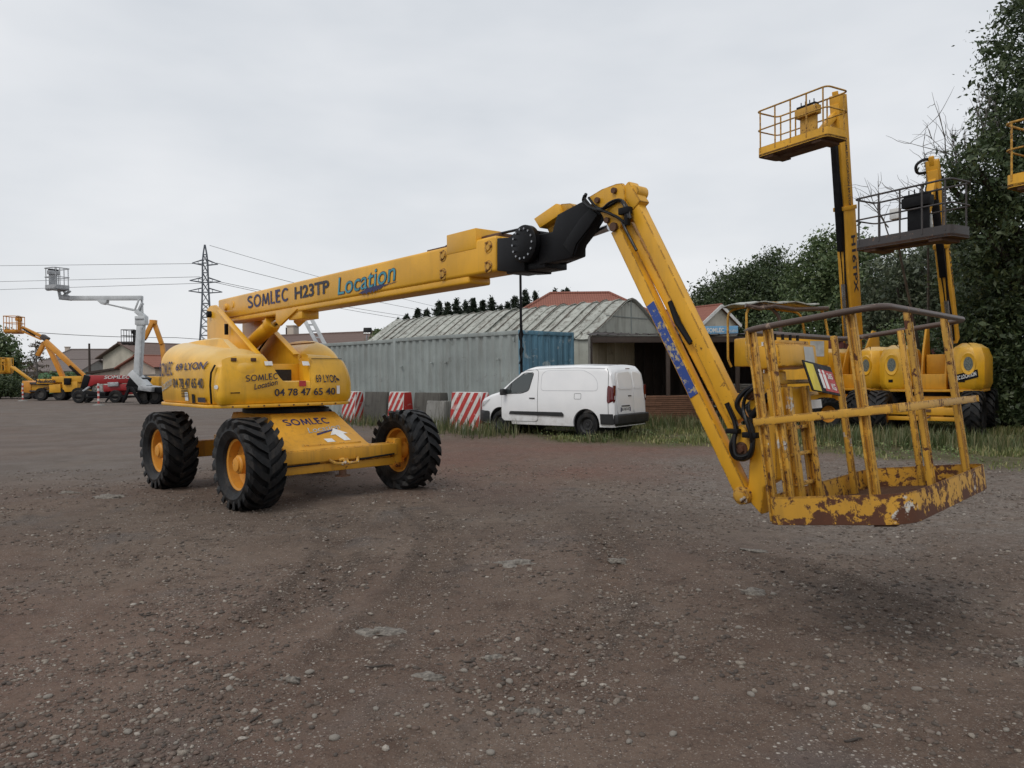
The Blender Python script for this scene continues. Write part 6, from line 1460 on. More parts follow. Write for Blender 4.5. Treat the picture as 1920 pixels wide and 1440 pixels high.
container('shipping_container', Vector((10.9, 26.2, 0)), Vector((.995, .10, 0)), Vector((-.10, .995, 0)), 6.06, 2.44, 2.75, 'red_container', 'red_container', 'dark red shipping container behind the parked yellow lifts')

# details on the dark basket: pale control box, hose loop at the mast head
m = MB(); m.box2((.10, -.62, .62), (.22, -.40, .86)); m.build('switch_box', 'white_sticker', cg3, bevel=.01)
m = MB(); m.box2((-.02, -.16, .30), (.02, .26, .62)); m.build('warning_plate', 'grey_sticker', cg3, bevel=.01)
a, b, dirm, sidev, fr_ = fr3
rt = (WI3.to_3x3() @ RIGHT).normalized(); m = MB(); q = b + dirm * .05
m.tube(rounded([q + rt * .1 + dirm * .1, q - rt * .15 + dirm * .22, q - rt * .42 + dirm * .05, q - rt * .40 - dirm * .16, q - rt * .1 - dirm * .1], .12, 5), .035, 8); m.build('hose_loop', 'hose', ms3)
# ================================================================== MACHINES AND POSTS, LEFT SIDE
paint('white_arm', (0.55, 0.57, 0.58), rust=.12, rscale=3, dirt=.35, rough=.45, rustcol=(.2, .2, .2))
paint('red_paint', (0.33, 0.018, 0.02), rust=.1, rscale=3, dirt=.3, rough=.4)
plain('dark_rim', (0.06, 0.055, 0.05), .6)
plain('pale_steel', (0.38, 0.39, 0.40), .5, .3, var=.2)
Z4 = lambda x, y: (x * .22917, 440 + y * .22917)
def far_wheel(root, p, r, w, ang=0.0):
    wh = bpy.data.objects.new('wheel', None); COL.objects.link(wh); wh.parent = root; wh.location = p; wh.rotation_euler = (0, 0, ang); wh.empty_display_size = .1
    m = MB(); m.lathe([(r * .55, -w / 2), (r * .92, -w / 2), (r, -w * .35), (r, w * .35), (r * .92, w / 2), (r * .55, w / 2)], (0, 0, 0), YA, 28); m.build('tyre', 'rubber', wh)
    m = MB(); m.lathe([(r * .57, -w * .4), (r * .45, -w * .2), (.001, -w * .25)], (0, 0, 0), YA, 20); m.lathe([(r * .57, w * .4), (r * .45, w * .2), (.001, w * .25)], (0, 0, 0), YA, 20); m.build('rim', 'dark_rim', wh)
# ---- white truck-mounted lift
WD = 47.0; w0 = D(268, 757, WD)
wl = thing('truck_lift', 'white truck-mounted boom lift with its pale cage held out to one side', 'boom lift', (w0.x, WD, 0)); WLI = Matrix.Translation((-w0.x, -WD, 0))
wp = lambda x, y, dy=0.0: WLI @ (D(*Z4(x, y), WD) + Vector((0, dy, 0)))
def wbar(nm, a, b, w, t, mat='white_arm', parent=wl, dy=0.0, bev=.02):
    m = MB(); m.bar(wp(*a, dy), wp(*b, dy), t, w, (1, 0, .01)); return m.build(nm, mat, parent, bevel=bev)
mst = wbar('mast', (1128, 1150), (1158, 690), .40, .4); wbar('mast_ram', (1162, 1160), (1172, 760), .10, .1, 'pale_steel', wl, -.25)
wbar('mast_head', (1160, 740), (1158, 668), .62, .5); wbar('mast_flange', (1122, 690), (1192, 690), .10, .6, 'pale_steel')
lk = wbar('link_arm', (1120, 625), (1185, 678), .26, .4); wbar('link_bar', (1118, 615), (1150, 530), .09, .1, 'white_arm', wl, -.2); wbar('link_bar', (1165, 650), (1160, 515), .12, .1); wbar('link_bar', (1128, 640), (1166, 560), .10, .3)
ub = wbar('upper_boom', (1165, 518), (578, 520), .27, .3); wbar('boom_top_rail', (1160, 506), (1035, 504), .05, .2, 'pale_steel', ub)
m = MB(); m.prism([(wp(*p).x, wp(*p).z) for p in [(800, 538), (885, 538), (880, 560), (855, 574), (838, 570)]], (0, 0, 0), XA, ZA, YA, -.18, .18); m.build('ram_bracket', 'white_arm', wl, bevel=.02)
wbar('boom_ram', (868, 566), (1000, 596), .09, .1, 'pale_steel', wl, -.1); wbar('boom_ram', (1000, 596), (1118, 622), .14, .14)
wbar('cage_bracket', (580, 520), (492, 512), .30, .3, 'pale_steel'); wbar('cage_bracket', (495, 520), (480, 450), .12, .2, 'pale_steel'); wbar('cage_bracket', (560, 515), (520, 455), .12, .2, 'white_arm'); wbar('cage_bracket', (520, 500), (575, 460), .10, .2, 'pale_steel')
p = wp(500, 452); cgw = cage(wl, Matrix.Translation(p + Vector((-.30, -.40, .0))) @ Matrix.Rotation(R(-28), 4, 'Z'), 1.0, 1.0, 1.22, 'pale_steel', 'pale_steel', 'pale_steel', r=.028, nx=3, toe=.2)
pd = wbar('pedestal', (1088, 1125), (1205, 1250), .42, .8, 'white_arm', wl); wbar('pedestal_base', (1180, 1250), (1290, 1265), .3, 1.6, 'pale_steel')
wbar('deck', (1060, 1265), (1500, 1275), .35, 2.0, 'black_paint', wl, .6); wbar('turret_box', (1062, 1190), (1160, 1230), .9, 1.2, 'black_paint', wl, .4)
wbar('outrigger', (1140, 1250), (1222, 1375), .16, .16, 'black_paint', wl, -1.0); wbar('outrigger', (1110, 1255), (1058, 1370), .16, .16, 'black_paint', wl, -.8)
for k, (x, dy) in enumerate(((1170, .2), (1255, .2), (1440, .2), (1180, 1.8), (1440, 1.8))):
    p = wp(x, 1300); far_wheel(wl, (p.x, dy, .48), .48, .3)
wbar('truck_cab', (1560, 1270), (1560, 1060), 1.9, 1.9, 'white_arm', wl, .8, .15)
m = MB(); c = wp(1560, 1120); m.box((c.x, -.16, 2.0), (1.3, .03, .7)); m.build('cab_window', 'dark_glass', wl)
# ---- red trailer lift
RD = 51.0; r0 = D(205, 752, RD); rl = thing('red_lift', 'red folded boom lift with white lettering standing beside the white truck lift', 'boom lift', (r0.x, RD, 0)); RLI = Matrix.Translation((-r0.x, -RD, 0))
rp = lambda x, y, dy=0.0: RLI @ (D(*Z4(x, y), RD) + Vector((0, dy, 0)))
def rbar(nm, a, b, w, t, mat='red_paint', dy=0.0, bev=.02, parent=rl):
    m = MB(); m.bar(rp(*a, dy), rp(*b, dy), t, w, (1, 0, .01)); return m.build(nm, mat, parent, bevel=bev)
m = MB(); m.prism([(rp(*p).x, rp(*p).z) for p in [(700, 1165), (760, 1150), (1080, 1152), (1090, 1195), (1060, 1215), (800, 1222), (760, 1240), (700, 1250), (690, 1200)]], (0, 0, 0), XA, ZA, YA, -.3, .3); ub_ = m.build('folded_boom', 'red_paint', rl, bevel=.03)
q = rp(872, 1180); fit_lettering('SOMLEC', 1.75, .22, 'white_trim', planar((q.x, -.32, q.z), XA, ZA), ub_, bold=.02, shear=.2)
rbar('boom_end', (694, 1200), (745, 1215), .95, .7, 'black_paint', 0, .03); rbar('lower_boom', (860, 1258), (1060, 1245), .45, .5); rbar('lower_boom', (860, 1300), (1065, 1280), .42, .6, 'red_paint', .3); rbar('hood', (905, 1225), (990, 1222), .28, .6, 'pale_steel', -.1)
rbar('tow_frame', (650, 1320), (760, 1245), .12, .2, 'pale_steel', -.4); rbar('tow_frame', (650, 1330), (1080, 1325), .14, 1.4, 'black_paint'); rbar('support_leg', (960, 1300), (910, 1365), .10, .1, 'black_paint', -.7); rbar('axle_box', (760, 1300), (900, 1310), .35, 1.2, 'black_paint')
for x, dy in ((690, -.6), (660, .8), (985, -.6), (940, .8)):
    p = rp(x, 1320); far_wheel(rl, (p.x, dy, .42), .42, .26)
# ---- yellow articulated lifts further left
def ylift(DD, base_px, label, paintm, bars, cage_at, wheels, extra=None, group=None):
    o = D(*base_px, DD); L = thing('boom_lift', label, 'boom lift', (o.x, DD, 0), 0, group); I = Matrix.Translation((-o.x, -DD, 0))
    P = lambda x, y, dy=0.0: I @ (D(*Z4(x, y), DD) + Vector((0, dy, 0)))
    for nm, a, b, w, t, mat, dy in bars:
        m = MB(); m.bar(P(*a, dy), P(*b, dy), t, w, (1, 0, .01)); m.build(nm, mat or paintm, L, bevel=.02)
    if cage_at:
        x, y, yaw, W, mat = cage_at; cage(L, Matrix.Translation(P(x, y)) @ Matrix.Rotation(yaw, 4, 'Z'), W, .9, 1.15, mat, mat, mat, r=.03, nx=3, toe=.14)
    for x, dy in wheels:
        p = P(x, 1330); far_wheel(L, (p.x, dy, .48), .48, .36)
    return L, P
L5, P5 = ylift(58.0, (110, 750), 'yellow articulated lift with crossing arms and a pale orange basket above the trees', 'orange_far', [
    ('jib', (180, 758), (350, 838), .22, .2, None, 0), ('jib_link', (190, 790), (345, 858), .12, .15, None, -.1), ('jib_ram', (200, 770), (300, 828), .10, .1, 'black', -.2), ('elbow', (345, 830), (392, 862), .36, .4, 'rail_dark', 0),
    ('lower_arm', (372, 868), (515, 1165), .30, .3, None, 0), ('upper_arm', (392, 872), (705, 1160), .34, .3, None, -.3), ('arm_ram', (600, 1075), (690, 1160), .18, .15, 'black', -.5), ('back_arm', (350, 880), (295, 990), .28, .25, None, .2),
    ('turntable', (480, 1185), (720, 1180), .45, 1.8, 'yellow_far', 0), ('body', (300, 1248), (560, 1240), .50, 1.4, 'yellow_far', 0), ('counterweight', (228, 1240), (305, 1250), .85, 1.5, 'orange_far', 0), ('hood', (470, 1258), (560, 1255), .62, 1.7, 'yellow_far', -.2), ('hood', (570, 1245), (690, 1240), .75, 1.9, 'yellow_far', 0), ('tray', (300, 1278), (690, 1275), .12, 1.8, 'rail_dark', 0), ('fold_arm', (300, 1215), (470, 1222), .16, .3, 'rail_dark', -.7), ('control_box', (590, 1200), (640, 1200), .5, .4, 'black', -.9), ('side_box', (370, 1200), (500, 1200), .35, 1.2, 'yellow_far', -.5), ('chassis', (310, 1320), (690, 1300), .30, 1.3, 'black_paint', 0)],
    (170, 795, R(188), 1.5, 'orange_far'), ((395, -.8), (480, .9), (545, -.8), (690, -.8), (620, .9)))
q = P5(365, 1212); fit_lettering('Haulotte', 1.5, .26, 'ink', planar((q.x, -1.12, q.z), XA, ZA), [c for c in L5.children if c.name.startswith('side_box')][0], bold=.03, shear=.2)
q = P5(410, 1262); fit_lettering('SOMLEC', 1.1, .18, 'ink', planar((q.x, -.81, q.z), XA, ZA), [c for c in L5.children if c.name.startswith('body')][0], bold=.03)
L6, P6 = ylift(62.0, (40, 748), 'yellow lift with its arms folded low and a basket over the dark hedge', 'yellow_far', [
    ('lower_arm', (108, 1085), (285, 1215), .22, .2, None, 0), ('upper_arm', (100, 1078), (270, 1190), .16, .15, None, -.2), ('post_bracket', (70, 1130), (60, 1010), .5, .3, None, 0), ('body', (232, 1230), (330, 1240), .6, 1.2, None, .5), ('chassis', (235, 1300), (330, 1300), .3, 1.2, 'black_paint', .5)],
    (60, 1125, R(185), 2.0, 'yellow_far'), ((250, -.4), (330, -.4)))
L7, P7 = ylift(66.0, (280, 745), 'yellow lift with a peaked orange arm and dark basket behind the white mast', 'orange_far', [
    ('outer_arm', (1248, 715), (1182, 850), .34, .3, None, 0), ('inner_arm', (1252, 718), (1315, 895), .34, .3, None, .2), ('arm_head', (1225, 712), (1275, 715), .35, .4, None, .1), ('lower_arm', (1315, 895), (1345, 1180), .34, .3, None, .3), ('basket_post', (1108, 870), (1190, 850), .3, .3, 'black', 0), ('body', (1180, 1200), (1330, 1205), .9, 1.8, 'yellow_far', .2), ('guard_rail', (1180, 1150), (1300, 1148), .10, .1, 'rail_dark', -.7), ('chassis', (1170, 1290), (1330, 1290), .35, 1.4, 'black_paint', .2)],
    (1110, 890, R(180), 1.6, 'rail_dark'), ((1200, -.5), (1310, -.5)))
container('shipping_container', D(70, 712, 80) * 1 - Vector((0, 0, D(70, 712, 80).z)), Vector((1, 0, 0)), Vector((0, 1, 0)), 8.0, 2.44, 2.3, 'green_container', 'green_container', 'pale green container beyond the yellow lift arms')
# white arm behind the turntable
WD2 = 36.0; a = D(572, 590, WD2); b = D(601, 645, WD2); d_ = (a - b).normalized(); g = a - d_ * ((a.z - .6) / d_.z)
w2 = thing('white_arm_lift', 'white ladder-like boom arm rising behind the yellow turntable', 'boom lift', (g.x, g.y, 0)); I2 = Matrix.Translation((-g.x, -g.y, 0))
m = MB(); a_, g_ = I2 @ (a + d_ * .3), I2 @ g
for nm, o in (('arm_rail', Vector((-.16, 0, 0))), ('arm_rail', Vector((.20, 0, 0)))):
    m = MB(); m.bar(a_ + o, g_ + o, .16, .12, (0, 1, 0)); m.build(nm, 'white_arm', w2, bevel=.01)
for k in range(14):
    q = a_.lerp(g_, (k + .5) / 14); m = MB(); m.bar(q + Vector((-.16, 0, 0)), q + Vector((.2, 0, 0)), .05, .07); m.build('arm_rung', 'pale_steel', w2)
m = MB(); m.box2((g_.x - 1.2, -.8, .35), (g_.x + 1.2, .8, .8)); m.build('base_frame', 'white_arm', w2, bevel=.03)
for x in (-.8, .8):
    for y in (-.85, .85): far_wheel(w2, (g_.x + x, y, .35), .35, .22)
# red and white warning posts
plain('post_white', (0.62, 0.60, 0.58), .5, dirt=.2); plain('post_red', (0.45, 0.06, 0.05), .5, dirt=.2)
for px, py_, lab in ((185, 760, 'red and white banded post standing in front of the red lift'), (43, 752, 'red and white banded post standing before the dark hedge')):
    g = G(px, py_); t = thing('warning_post', lab, 'post', (g.x, g.y, 0), 0, 'red and white posts on the yard'); hgt = 1.32
    m = MB(); m.lathe([(.001, .10), (.10, .10), (.30, .05), (.34, 0), (.001, 0)], (0, 0, 0), ZA, 24); m.build('base', 'concrete', t)
    for k in range(8):
        m = MB(); m.cyl((0, 0, .10 + k * (hgt - .1) / 8), (0, 0, .10 + (k + 1) * (hgt - .1) / 8), .06, n=14); m.build('band', 'post_white' if k % 2 else 'post_red', t)
# ================================================================== TREES
def leaf_mat(name, c0, c1, c2):
    m = bpy.data.materials.new(name); m.use_nodes = True; nt = m.node_tree; nt.nodes.clear(); MATS[name] = m
    out = nt.nodes.new('ShaderNodeOutputMaterial'); g = nt.nodes.new('ShaderNodeNewGeometry')
    c = nt.nodes.new('ShaderNodeValToRGB'); nt.links.new(g.outputs['Random Per Island'], c.inputs[0]); e = c.color_ramp.elements; e[0].color = c4(c0); e[1].color = c4(c2); q = e.new(.55); q.color = c4(c1)
    v = objvec(nt); nn_ = noise(nt, v, 1.5, 5, .65); cc = mixc(nt, ramp(nt, nn_, .5, .3, 0, .7), c.outputs[0], [k * .55 for k in c0]); cc = mixc(nt, ramp(nt, nn_, .52, .7, 0, .5), cc, [min(1, k * 1.5) for k in c2])
    b = _n(nt, 'ShaderNodeBsdfPrincipled', {'Base Color': cc, 'Roughness': .5}); t = _n(nt, 'ShaderNodeBsdfTranslucent', {'Color': cc}); mx_ = _n(nt, 'ShaderNodeMixShader', {0: .22, 1: b.outputs[0], 2: t.outputs[0]}); nt.links.new(mx_.outputs[0], out.inputs[0])
leaf_mat('leaf_dark', (0.030, 0.050, 0.020), (0.056, 0.088, 0.034), (0.11, 0.14, 0.06))
leaf_mat('leaf_mid', (0.055, 0.09, 0.036), (0.105, 0.155, 0.06), (0.17, 0.21, 0.09))
leaf_mat('leaf_grey', (0.05, 0.07, 0.04), (0.09, 0.115, 0.065), (0.16, 0.18, 0.11))
leaf_mat('needle', (0.012, 0.022, 0.013), (0.02, 0.034, 0.018), (0.035, 0.05, 0.026))
leaf_mat('leaf_brown', (0.06, 0.045, 0.025), (0.10, 0.07, 0.035), (0.14, 0.11, 0.06))
plain('bark', (0.055, 0.045, 0.036), .9, var=.3, bmp=.5)
plain('bark_grey', (0.11, 0.10, 0.09), .9, var=.3)
def leaves_mesh(name, C, size, mat, jit=.35, droop=0.0, aspect=.5, rng=RNG):
    N = len(C); s = size * np.exp(rng.normal(0, jit, N))
    d = rng.normal(size=(N, 3)); d[:, 2] -= droop; d /= np.linalg.norm(d, axis=1)[:, None]
    u = rng.normal(size=(N, 3)); u -= (u * d).sum(1)[:, None] * d; u /= np.linalg.norm(u, axis=1)[:, None]
    n = np.cross(d, u); a = d * s[:, None]; b = u * (s * aspect)[:, None]; k = n * (s * .12)[:, None]
    V = np.stack([C - a, C - a * .2 + b - k, C + a, C - a * .2 - b - k], 1).reshape(-1, 3); F = np.arange(N * 4).reshape(-1, 4)
    return tri_mesh(name, V, F, mat, False)
def crown_points(blobs, nclump, per, spread, rng, shell=.4):
    tot = np.array([b[3] * b[4] * b[5] for b in blobs]) ** .75; pr = tot / tot.sum(); ids = rng.choice(len(blobs), nclump, p=pr); B = np.array(blobs)[ids]
    d = rng.normal(size=(nclump, 3)); d /= np.linalg.norm(d, axis=1)[:, None]; r = shell + (1 - shell) * rng.random(nclump) ** .6; r = r * (1 + .13 * np.clip(rng.normal(size=nclump), -1.5, 1.6))
    cc = B[:, :3] + d * B[:, 3:6] * r[:, None]
    sp = spread * np.exp(rng.normal(0, .35, nclump)); P = cc[:, None, :] + np.clip(rng.normal(size=(nclump, per, 3)), -1.7, 1.7) * sp[:, None, None] * np.array([1, 1, .75])
    return cc, P.reshape(-1, 3)
def tree(name, label, loc, trunk_h, trunk_r, blobs, nclump, per, leaf, mat, spread=.35, group=None, limbs=14, cat='tree', bark='bark', seed=1, droop=.2, aspect=.5, zmin=.2, recentre=True):
    rng = np.random.default_rng(seed)
    if recentre:
        wv = np.array([b[3] * b[5] for b in blobs]); o = (np.array([b[:2] for b in blobs]) * wv[:, None]).sum(0) / wv.sum(); loc = Vector(loc) + Vector((o[0], o[1], 0)); blobs = [(b[0] - o[0], b[1] - o[1]) + tuple(b[2:]) for b in blobs]
    t = thing(name, label, cat, loc, 0, group)
    cc, P = crown_points(blobs, nclump, per, spread, rng); P = P[P[:, 2] > zmin]
    m = MB(); top = max(b[2] for b in blobs); pts = [(trunk_r * 1.2 * math.sin(k * .9 + seed), trunk_r * 1.0 * math.cos(k * 1.3), top * k / 7) for k in range(8)]
    m.tube(pts, [trunk_r * (1.15 - .95 * (k / 7) ** .8) + .01 for k in range(8)], 10); tk = m.build('trunk', bark, t)
    for k in range(limbs):
        c = cc[int(rng.integers(len(cc)))]; z0 = min(max(trunk_h * .6, c[2] * .55 - .3), top * .9); f = z0 / top; p0 = Vector((0, 0, z0)); p2 = Vector(c); p1 = p0.lerp(p2, .5) + Vector((0, 0, .12 * (p2 - p0).length)) + Vector(rng.normal(size=3) * .15)
        m = MB(); q = [p0 * (1 - s) ** 2 + p1 * 2 * s * (1 - s) + p2 * s * s for s in np.linspace(0, 1, 6)]; r0 = trunk_r * (.55 - .35 * f); m.tube(q, [r0 * (1 - .8 * s) + .008 for s in np.linspace(0, 1, 6)], 6); m.build('limb', bark, t)
    link('crown', leaves_mesh('crown', P, leaf, mat, droop=droop, aspect=aspect, rng=rng), t); return t
def bare_twigs(t, origin, n, L, seed, r0=.022, bark='bark_grey', lean=(0, 0, 1), name='bare_branch'):
    rng = np.random.default_rng(seed)
    for k in range(n):
        d = Vector(rng.normal(size=3) * .42) + Vector(lean); d.normalize(); p = Vector(origin) + Vector(rng.normal(size=3) * .25); m = MB(); pts = [p.copy()]; l = L * (.6 + .6 * rng.random())
        for i in range(7): d = (d + Vector(rng.normal(size=3) * .13)).normalized(); p = p + d * (l / 7); pts.append(p.copy())
        m.tube(pts, [r0 * (1 - .85 * i / 7) for i in range(8)], 5)
        for j in range(7):
            i = int(rng.integers(2, 7)); q = pts[i].copy(); e = (d + Vector(rng.normal(size=3) * .6)).normalized(); s = [q.copy()]
            for _ in range(4): e = (e + Vector(rng.normal(size=3) * .2)).normalized(); q = q + e * (l * .09); s.append(q.copy())
            m.tube(s, [r0 * .4, r0 * .3, r0 * .25, r0 * .2, r0 * .12], 4)
        m.build(name, bark, t)
# big tree at the right edge
TL = Vector((14.6, 20.6, 0))
def tb(px, py, dep, rx, rz, ry=None):
    p = D(px, py, dep) - TL; return (p.x, p.y, p.z, rx, ry or rx, rz)
big = tree('broadleaf_tree', 'huge dark leafy tree towering over the parked lifts at the yard edge', TL, 3.0, .34, [
    tb(1985, 60, 20, 1.7, 1.6), tb(1925, 130, 20, 1.05, 1.3), tb(1960, 220, 20, 1.5, 1.6), tb(1890, 235, 19.5, .75, .8), tb(1865, 330, 19.5, 1.45, .85), tb(1800, 318, 19.8, .8, .45), tb(1940, 340, 20, 1.6, 1.3), tb(1900, 430, 20, 1.6, 1.0), tb(1850, 420, 20.5, 1.1, .8), tb(1930, 540, 20.5, 1.6, 1.2), tb(1860, 530, 21, 1.3, 1.0), tb(1900, 640, 21, 1.5, 1.1), tb(1830, 640, 21.5, 1.1, .9), tb(2030, 250, 20.5, 2, 2.4), tb(2030, 520, 21, 2, 2.2), tb(2060, -60, 21, 2.2, 1.6), tb(1960, 730, 21, 1.6, .8)],
    1250, 70, .06, 'leaf_dark', .22, limbs=40, seed=3, aspect=.42, recentre=False)
bare_twigs(big, D(1800, 330, 20) - TL, 9, 1.9, 5, lean=(-.25, 0, .9)); bare_twigs(big, D(1840, 290, 20) - TL, 7, 1.6, 6, lean=(-.1, 0, 1)); bare_twigs(big, D(1760, 400, 20.5) - TL, 6, 1.5, 8, lean=(-.9, 0, .8))
# row of trees behind the lifts and the shed
def bl(T, px, py, dep, rx, rz): p = D(px, py, dep) - T; return (p.x, p.y, p.z, rx, rx, rz)
specs = [((9.0, 33, 0), 'round-topped green tree behind the mast of the tall lift', [(1575, 478, 32, 1.5, .9), (1545, 520, 32, 1.5, 1.2), (1610, 515, 32, 1.9, 1.4), (1560, 590, 32, 2.4, 1.4), (1530, 610, 32, 1.0, 1.0), (1620, 600, 32, 2.0, 1.5)], 'leaf_mid', 620, 62, .07, 11),
         ((19.0, 78, 0), 'dark tree with a ragged top behind the small gabled house', [(1440, 535, 78, 3.4, 2.7), (1395, 560, 78, 3.6, 2.6), (1345, 572, 78, 3.2, 2.2), (1310, 592, 80, 2.4, 1.9), (1472, 585, 78, 3.4, 2.6), (1400, 615, 78, 5, 2.8), (1330, 625, 80, 3.6, 2.2), (1446, 497, 78, 1.1, 1.6), (1366, 525, 78, 1.2, 1.2), (1410, 512, 78, 1.1, 1.2), (1470, 530, 78, 1.3, 1.4)], 'leaf_dark', 1000, 60, .13, 12),
         ((14.8, 29.5, 0), 'pale grey-green tree showing sky through its leaves beside the dark basket', [(1690, 530, 28, 1.4, 1.2), (1740, 500, 27, 1.2, 1.0), (1720, 600, 28, 1.7, 1.1), (1790, 560, 27, 1.4, 1.2), (1650, 600, 29, 1.3, .9)], 'leaf_grey', 420, 40, .065, 13),
         ((13.6, 24.6, 0), 'green bush between the two parked lift bodies', [(1665, 660, 23.5, .75, .6), (1700, 640, 23.8, .6, .55), (1640, 690, 23.5, .6, .5), (1690, 700, 23.5, .7, .6)], 'leaf_mid', 420, 30, .05, 14),
         ((16.2, 22.6, 0), 'dark bush at the foot of the huge leafy tree', [(1930, 730, 20.5, 1.0, 1.0), (1880, 690, 21.5, 1.1, 1.0), (1830, 610, 22.5, .9, 1.1), (1960, 640, 20.5, 1.4, 1.3), (1905, 790, 20, .8, .5), (1860, 760, 22, 1.2, .8)], 'leaf_dark', 700, 44, .06, 15),
         ((18.5, 34, 0), 'tall dark tree far behind the dark basket', [(1690, 600, 33, 2.2, 1.8), (1760, 600, 33, 2.4, 2.0), (1640, 640, 34, 2, 1.2), (1820, 500, 33, 2.2, 2.4)], 'leaf_dark', 760, 46, .08, 16)]
for loc, lab, bs, mt, nc, per, lf, sd in specs:
    T = Vector(loc); tree('bush' if 'bush' in lab else 'broadleaf_tree', lab, T, 1.8 if 'bush' not in lab else .2, .22 if 'bush' not in lab else .05, [bl(T, *b) for b in bs], nc, per, lf, mt, (.27 if T.y < 50 else .55) if 'bush' not in lab else .20, 'trees behind the parked lifts', 16 if 'bush' not in lab else 6, 'tree' if 'bush' not in lab else 'bush', seed=sd)
T = Vector((13.0, 23.8, 0)); bt = thing('bare_shrub', 'bare grey twigs curving up behind the dark basket', 'shrub', T); 
for (px, py, d_, n, L) in ((1680, 440, 20, 3, 1.8), (1740, 410, 20.5, 3, 1.3)):
    o = D(px, py, d_) - T; m = MB(); m.tube([(0, 0, 0), (o.x * .4, o.y * .4, o.z * .5), tuple(o)], [.07, .045, .025], 6); m.build('stem', 'bark_grey', bt); bare_twigs(bt, o, n, L, int(px), .02, lean=(-.2, 0, 1))
# conifer row behind the outbuilding
def conifer(loc, h, r, seed, label, group, mat='needle', dens=1.0):
    rng = np.random.default_rng(seed); t = thing('conifer', label, 'tree', loc, 0, group); m = MB(); m.tube([(0, 0, 0), (0, 0, h * .5), (0, 0, h * .98)], [h * .022, h * .014, .01], 8); m.build('trunk', 'bark', t)
    P = []; n = int(300 * dens)
    for k in range(n):
        z = h * (.25 + .75 * (k / n) ** .9); rr = r * (1 - (z / h) ** 1.5) * (.55 + .6 * rng.random()) + .08; a = rng.random() * 6.283
        L = max(3, int(rr / .07)); s = np.linspace(.1, 1, L)[:, None]; tip = np.array([math.cos(a) * rr, math.sin(a) * rr, -.10 * rr + .15 * rng.random()]); q = np.array([0, 0, z]) + s * tip
        P.append(np.repeat(q, 3, 0) + rng.normal(size=(L * 3, 3)) * .07 * (1.1))
    P = np.concatenate(P); link('crown', leaves_mesh('crown', P, .13, mat, droop=.4, aspect=.32, rng=rng), t); return t
for k, (px, py, dep, r) in enumerate([(745, 602, 66, .9), (762, 593, 64, 1.0), (783, 581, 66, 1.2), (800, 583, 64, 1.2), (823, 567, 66, 1.4), (840, 570, 64, 1.3), (856, 563, 66, 1.3), (873, 567, 65, 1.3), (887, 562, 66, 1.2), (905, 565, 64, 1.2), (922, 560, 66, 1.2), (938, 575, 64, 1.1), (952, 570, 66, 1.1), (965, 558, 65, 1.2), (985, 545, 66, 1.3), (1004, 549, 68, 1.3), (1040, 544, 76, .9), (1055, 546, 76, 1.0), (1063, 543, 76, .9), (1085, 550, 76, .9), (1098, 555, 76, .8)]):
    p = D(px, py, dep); g_ = 'conifers behind the outbuilding' if px < 1020 else 'conifer tips behind the hipped roof'
    conifer((p.x, dep, 0), p.z, r * 1.75, 100 + k, 'dark conifer in the row behind the mossy roof' if px < 1020 else 'conifer tip showing over the hipped red roof', g_)
T = Vector(D(712, 640, 52)); T.z = 0; tree('bush', 'small yellow-green bush just over the grey container top', T, .5, .1, [bl(T, 712, 632, 52, .55, .5), bl(T, 722, 640, 52, .5, .4)] + [bl(T, 712, 665, 52, .8, .8)], 110, 22, .10, 'leaf_mid', .22, None, 4, 'bush', seed=31)
# left trees
for lab, pts, mt, nc, lf, sd, dep, wood in (('leafy green tree at the edge of the yard behind the low yellow basket', [(-10, 650, 1.9, 1.8), (15, 665, 1.2, 1.4), (-30, 690, 2.2, 1.8), (10, 705, 1.4, 1.0)], 'leaf_mid', 330, .14, 41, 70, 1),
                               ('dark hedge below the low yellow basket', [(10, 728, 1.5, .75), (-25, 728, 1.8, .9), (38, 735, .9, .5), (55, 742, .8, .35)], 'leaf_dark', 300, .11, 42, 64, 0),
                               ('low green shrubs beside the pale green container', [(100, 718, .9, .55), (125, 715, .9, .6), (150, 720, .8, .6), (75, 722, .9, .55)], 'leaf_mid', 220, .12, 43, 76, 0)):
    T = D(pts[0][0], 740, dep); T.z = 0; tree('broadleaf_tree' if wood else 'hedge', lab, T, 1.5 if wood else .2, .2 if wood else .05, [bl(T, a, b, dep, c, d) for a, b, c, d in pts], nc, 26, lf, mt, .32, None, 10 if wood else 4, 'tree' if wood else 'hedge', seed=sd)
T = D(68, 745, 68); T.z = 0; bc = thing('dead_conifer', 'sparse half-bare conifer behind the yellow lift arms', 'tree', T); hh = D(66, 637, 68).z
m = MB(); m.tube([(0, 0, 0), (.1, 0, hh * .5), (0, 0, hh)], [.16, .1, .02], 8); m.build('trunk', 'bark_grey', bc); rg = np.random.default_rng(9); PP = []
for k in range(46):
    z = hh * (.22 + .75 * k / 46); a = rg.random() * 6.28; l = 1.9 * (1 - (z / hh) * .8); m = MB(); tip = Vector((math.cos(a) * l, math.sin(a) * l, z - .12 * l)); m.tube([(0, 0, z), tuple(Vector((0, 0, z)).lerp(tip, .5) + Vector((0, 0, .06))), tuple(tip)], [.035, .022, .01], 5); m.build('branch', 'bark_grey', bc)
    for s in np.linspace(.35, 1, 7): PP.append(np.array(Vector((0, 0, z)).lerp(tip, float(s))) + rg.normal(size=(3, 3)) * .09)
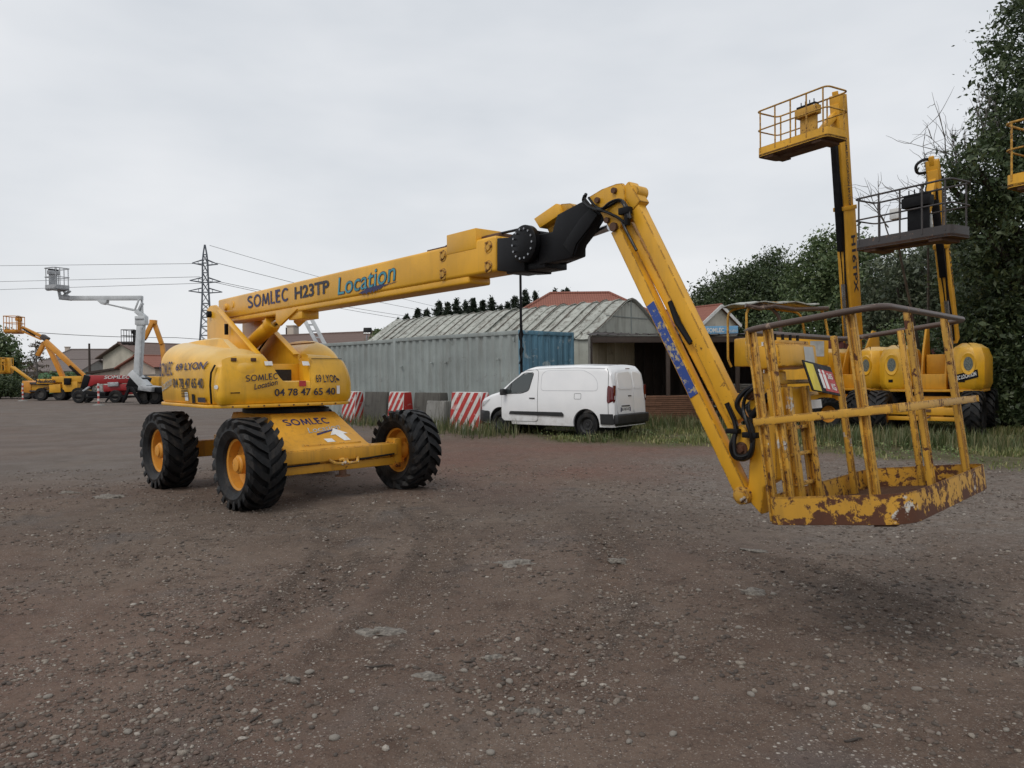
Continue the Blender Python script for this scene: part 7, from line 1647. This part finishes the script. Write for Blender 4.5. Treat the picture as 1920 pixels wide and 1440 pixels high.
link('needles', leaves_mesh('needles', np.concatenate(PP), .11, 'leaf_brown', aspect=.3, rng=rg), bc)
# tall weeds by the barriers, shed and lift wheels
leaf_mat('weed', (0.05, 0.075, 0.02), (0.09, 0.115, 0.04), (0.22, 0.19, 0.10))
def weeds(name, label, px_list, n, hmin, hmax, seed):
    rng = np.random.default_rng(seed); X, Y = [], []
    for px, py, rad in px_list:
        g = G(px, py); q = rng.normal(size=(n, 2)) * rad; X.append(g.x + q[:, 0]); Y.append(g.y + q[:, 1])
    X, Y = np.concatenate(X), np.concatenate(Y); o = blades(name, X, Y, rng.uniform(hmin, hmax, len(X)), 'weed', label, 'weeds', .45, .010)
weeds('weeds', 'straggly dry weeds growing along the barriers', [(650, 793, .5), (700, 797, .5), (790, 803, .6), (835, 806, .4), (880, 812, .5), (920, 817, .4)], 260, .08, .5, 51)
weeds('weeds', 'tall weeds at the shed front by the timber stack', [(1240, 800, .5), (1280, 803, .6), (1330, 806, .6), (1370, 806, .6)], 380, .1, .5, 52)
weeds('weeds', 'lush weeds around the parked lift wheels', [(1500, 822, .7), (1590, 825, .7), (1650, 828, .7), (1700, 835, .6), (1760, 838, .6), (1880, 842, .6)], 420, .1, .45, 53)
weeds('weeds', 'thin weeds against the rear bumper of the van', [(1115, 826, .25), (1170, 822, .3), (1205, 815, .3)], 120, .06, .32, 54)
# far wood closing the horizon beyond the houses
def far_wood():
    rng = np.random.default_rng(77); P = []
    for k in range(420):
        t = rng.random(); x = -190 + 330 * t; y = 135 + 25 * rng.random() + abs(x) * .12; h = 3.2 + 2.2 * rng.random()
        n = 60; d = rng.normal(size=(n, 3)); d /= np.linalg.norm(d, axis=1)[:, None]; P.append(np.array([x, y, h * .5]) + d * np.array([3.2, 2.5, h * .5]) * (rng.random((n, 1)) ** .4))
    P = np.concatenate(P); P = P[P[:, 2] > .1]
    o = link('far_wood', leaves_mesh('far_wood', P, .75, 'leaf_dark', rng=rng)); o['kind'] = 'stuff'; tag(o, 'low far-off belt of dark trees along the horizon', 'wood')
far_wood()
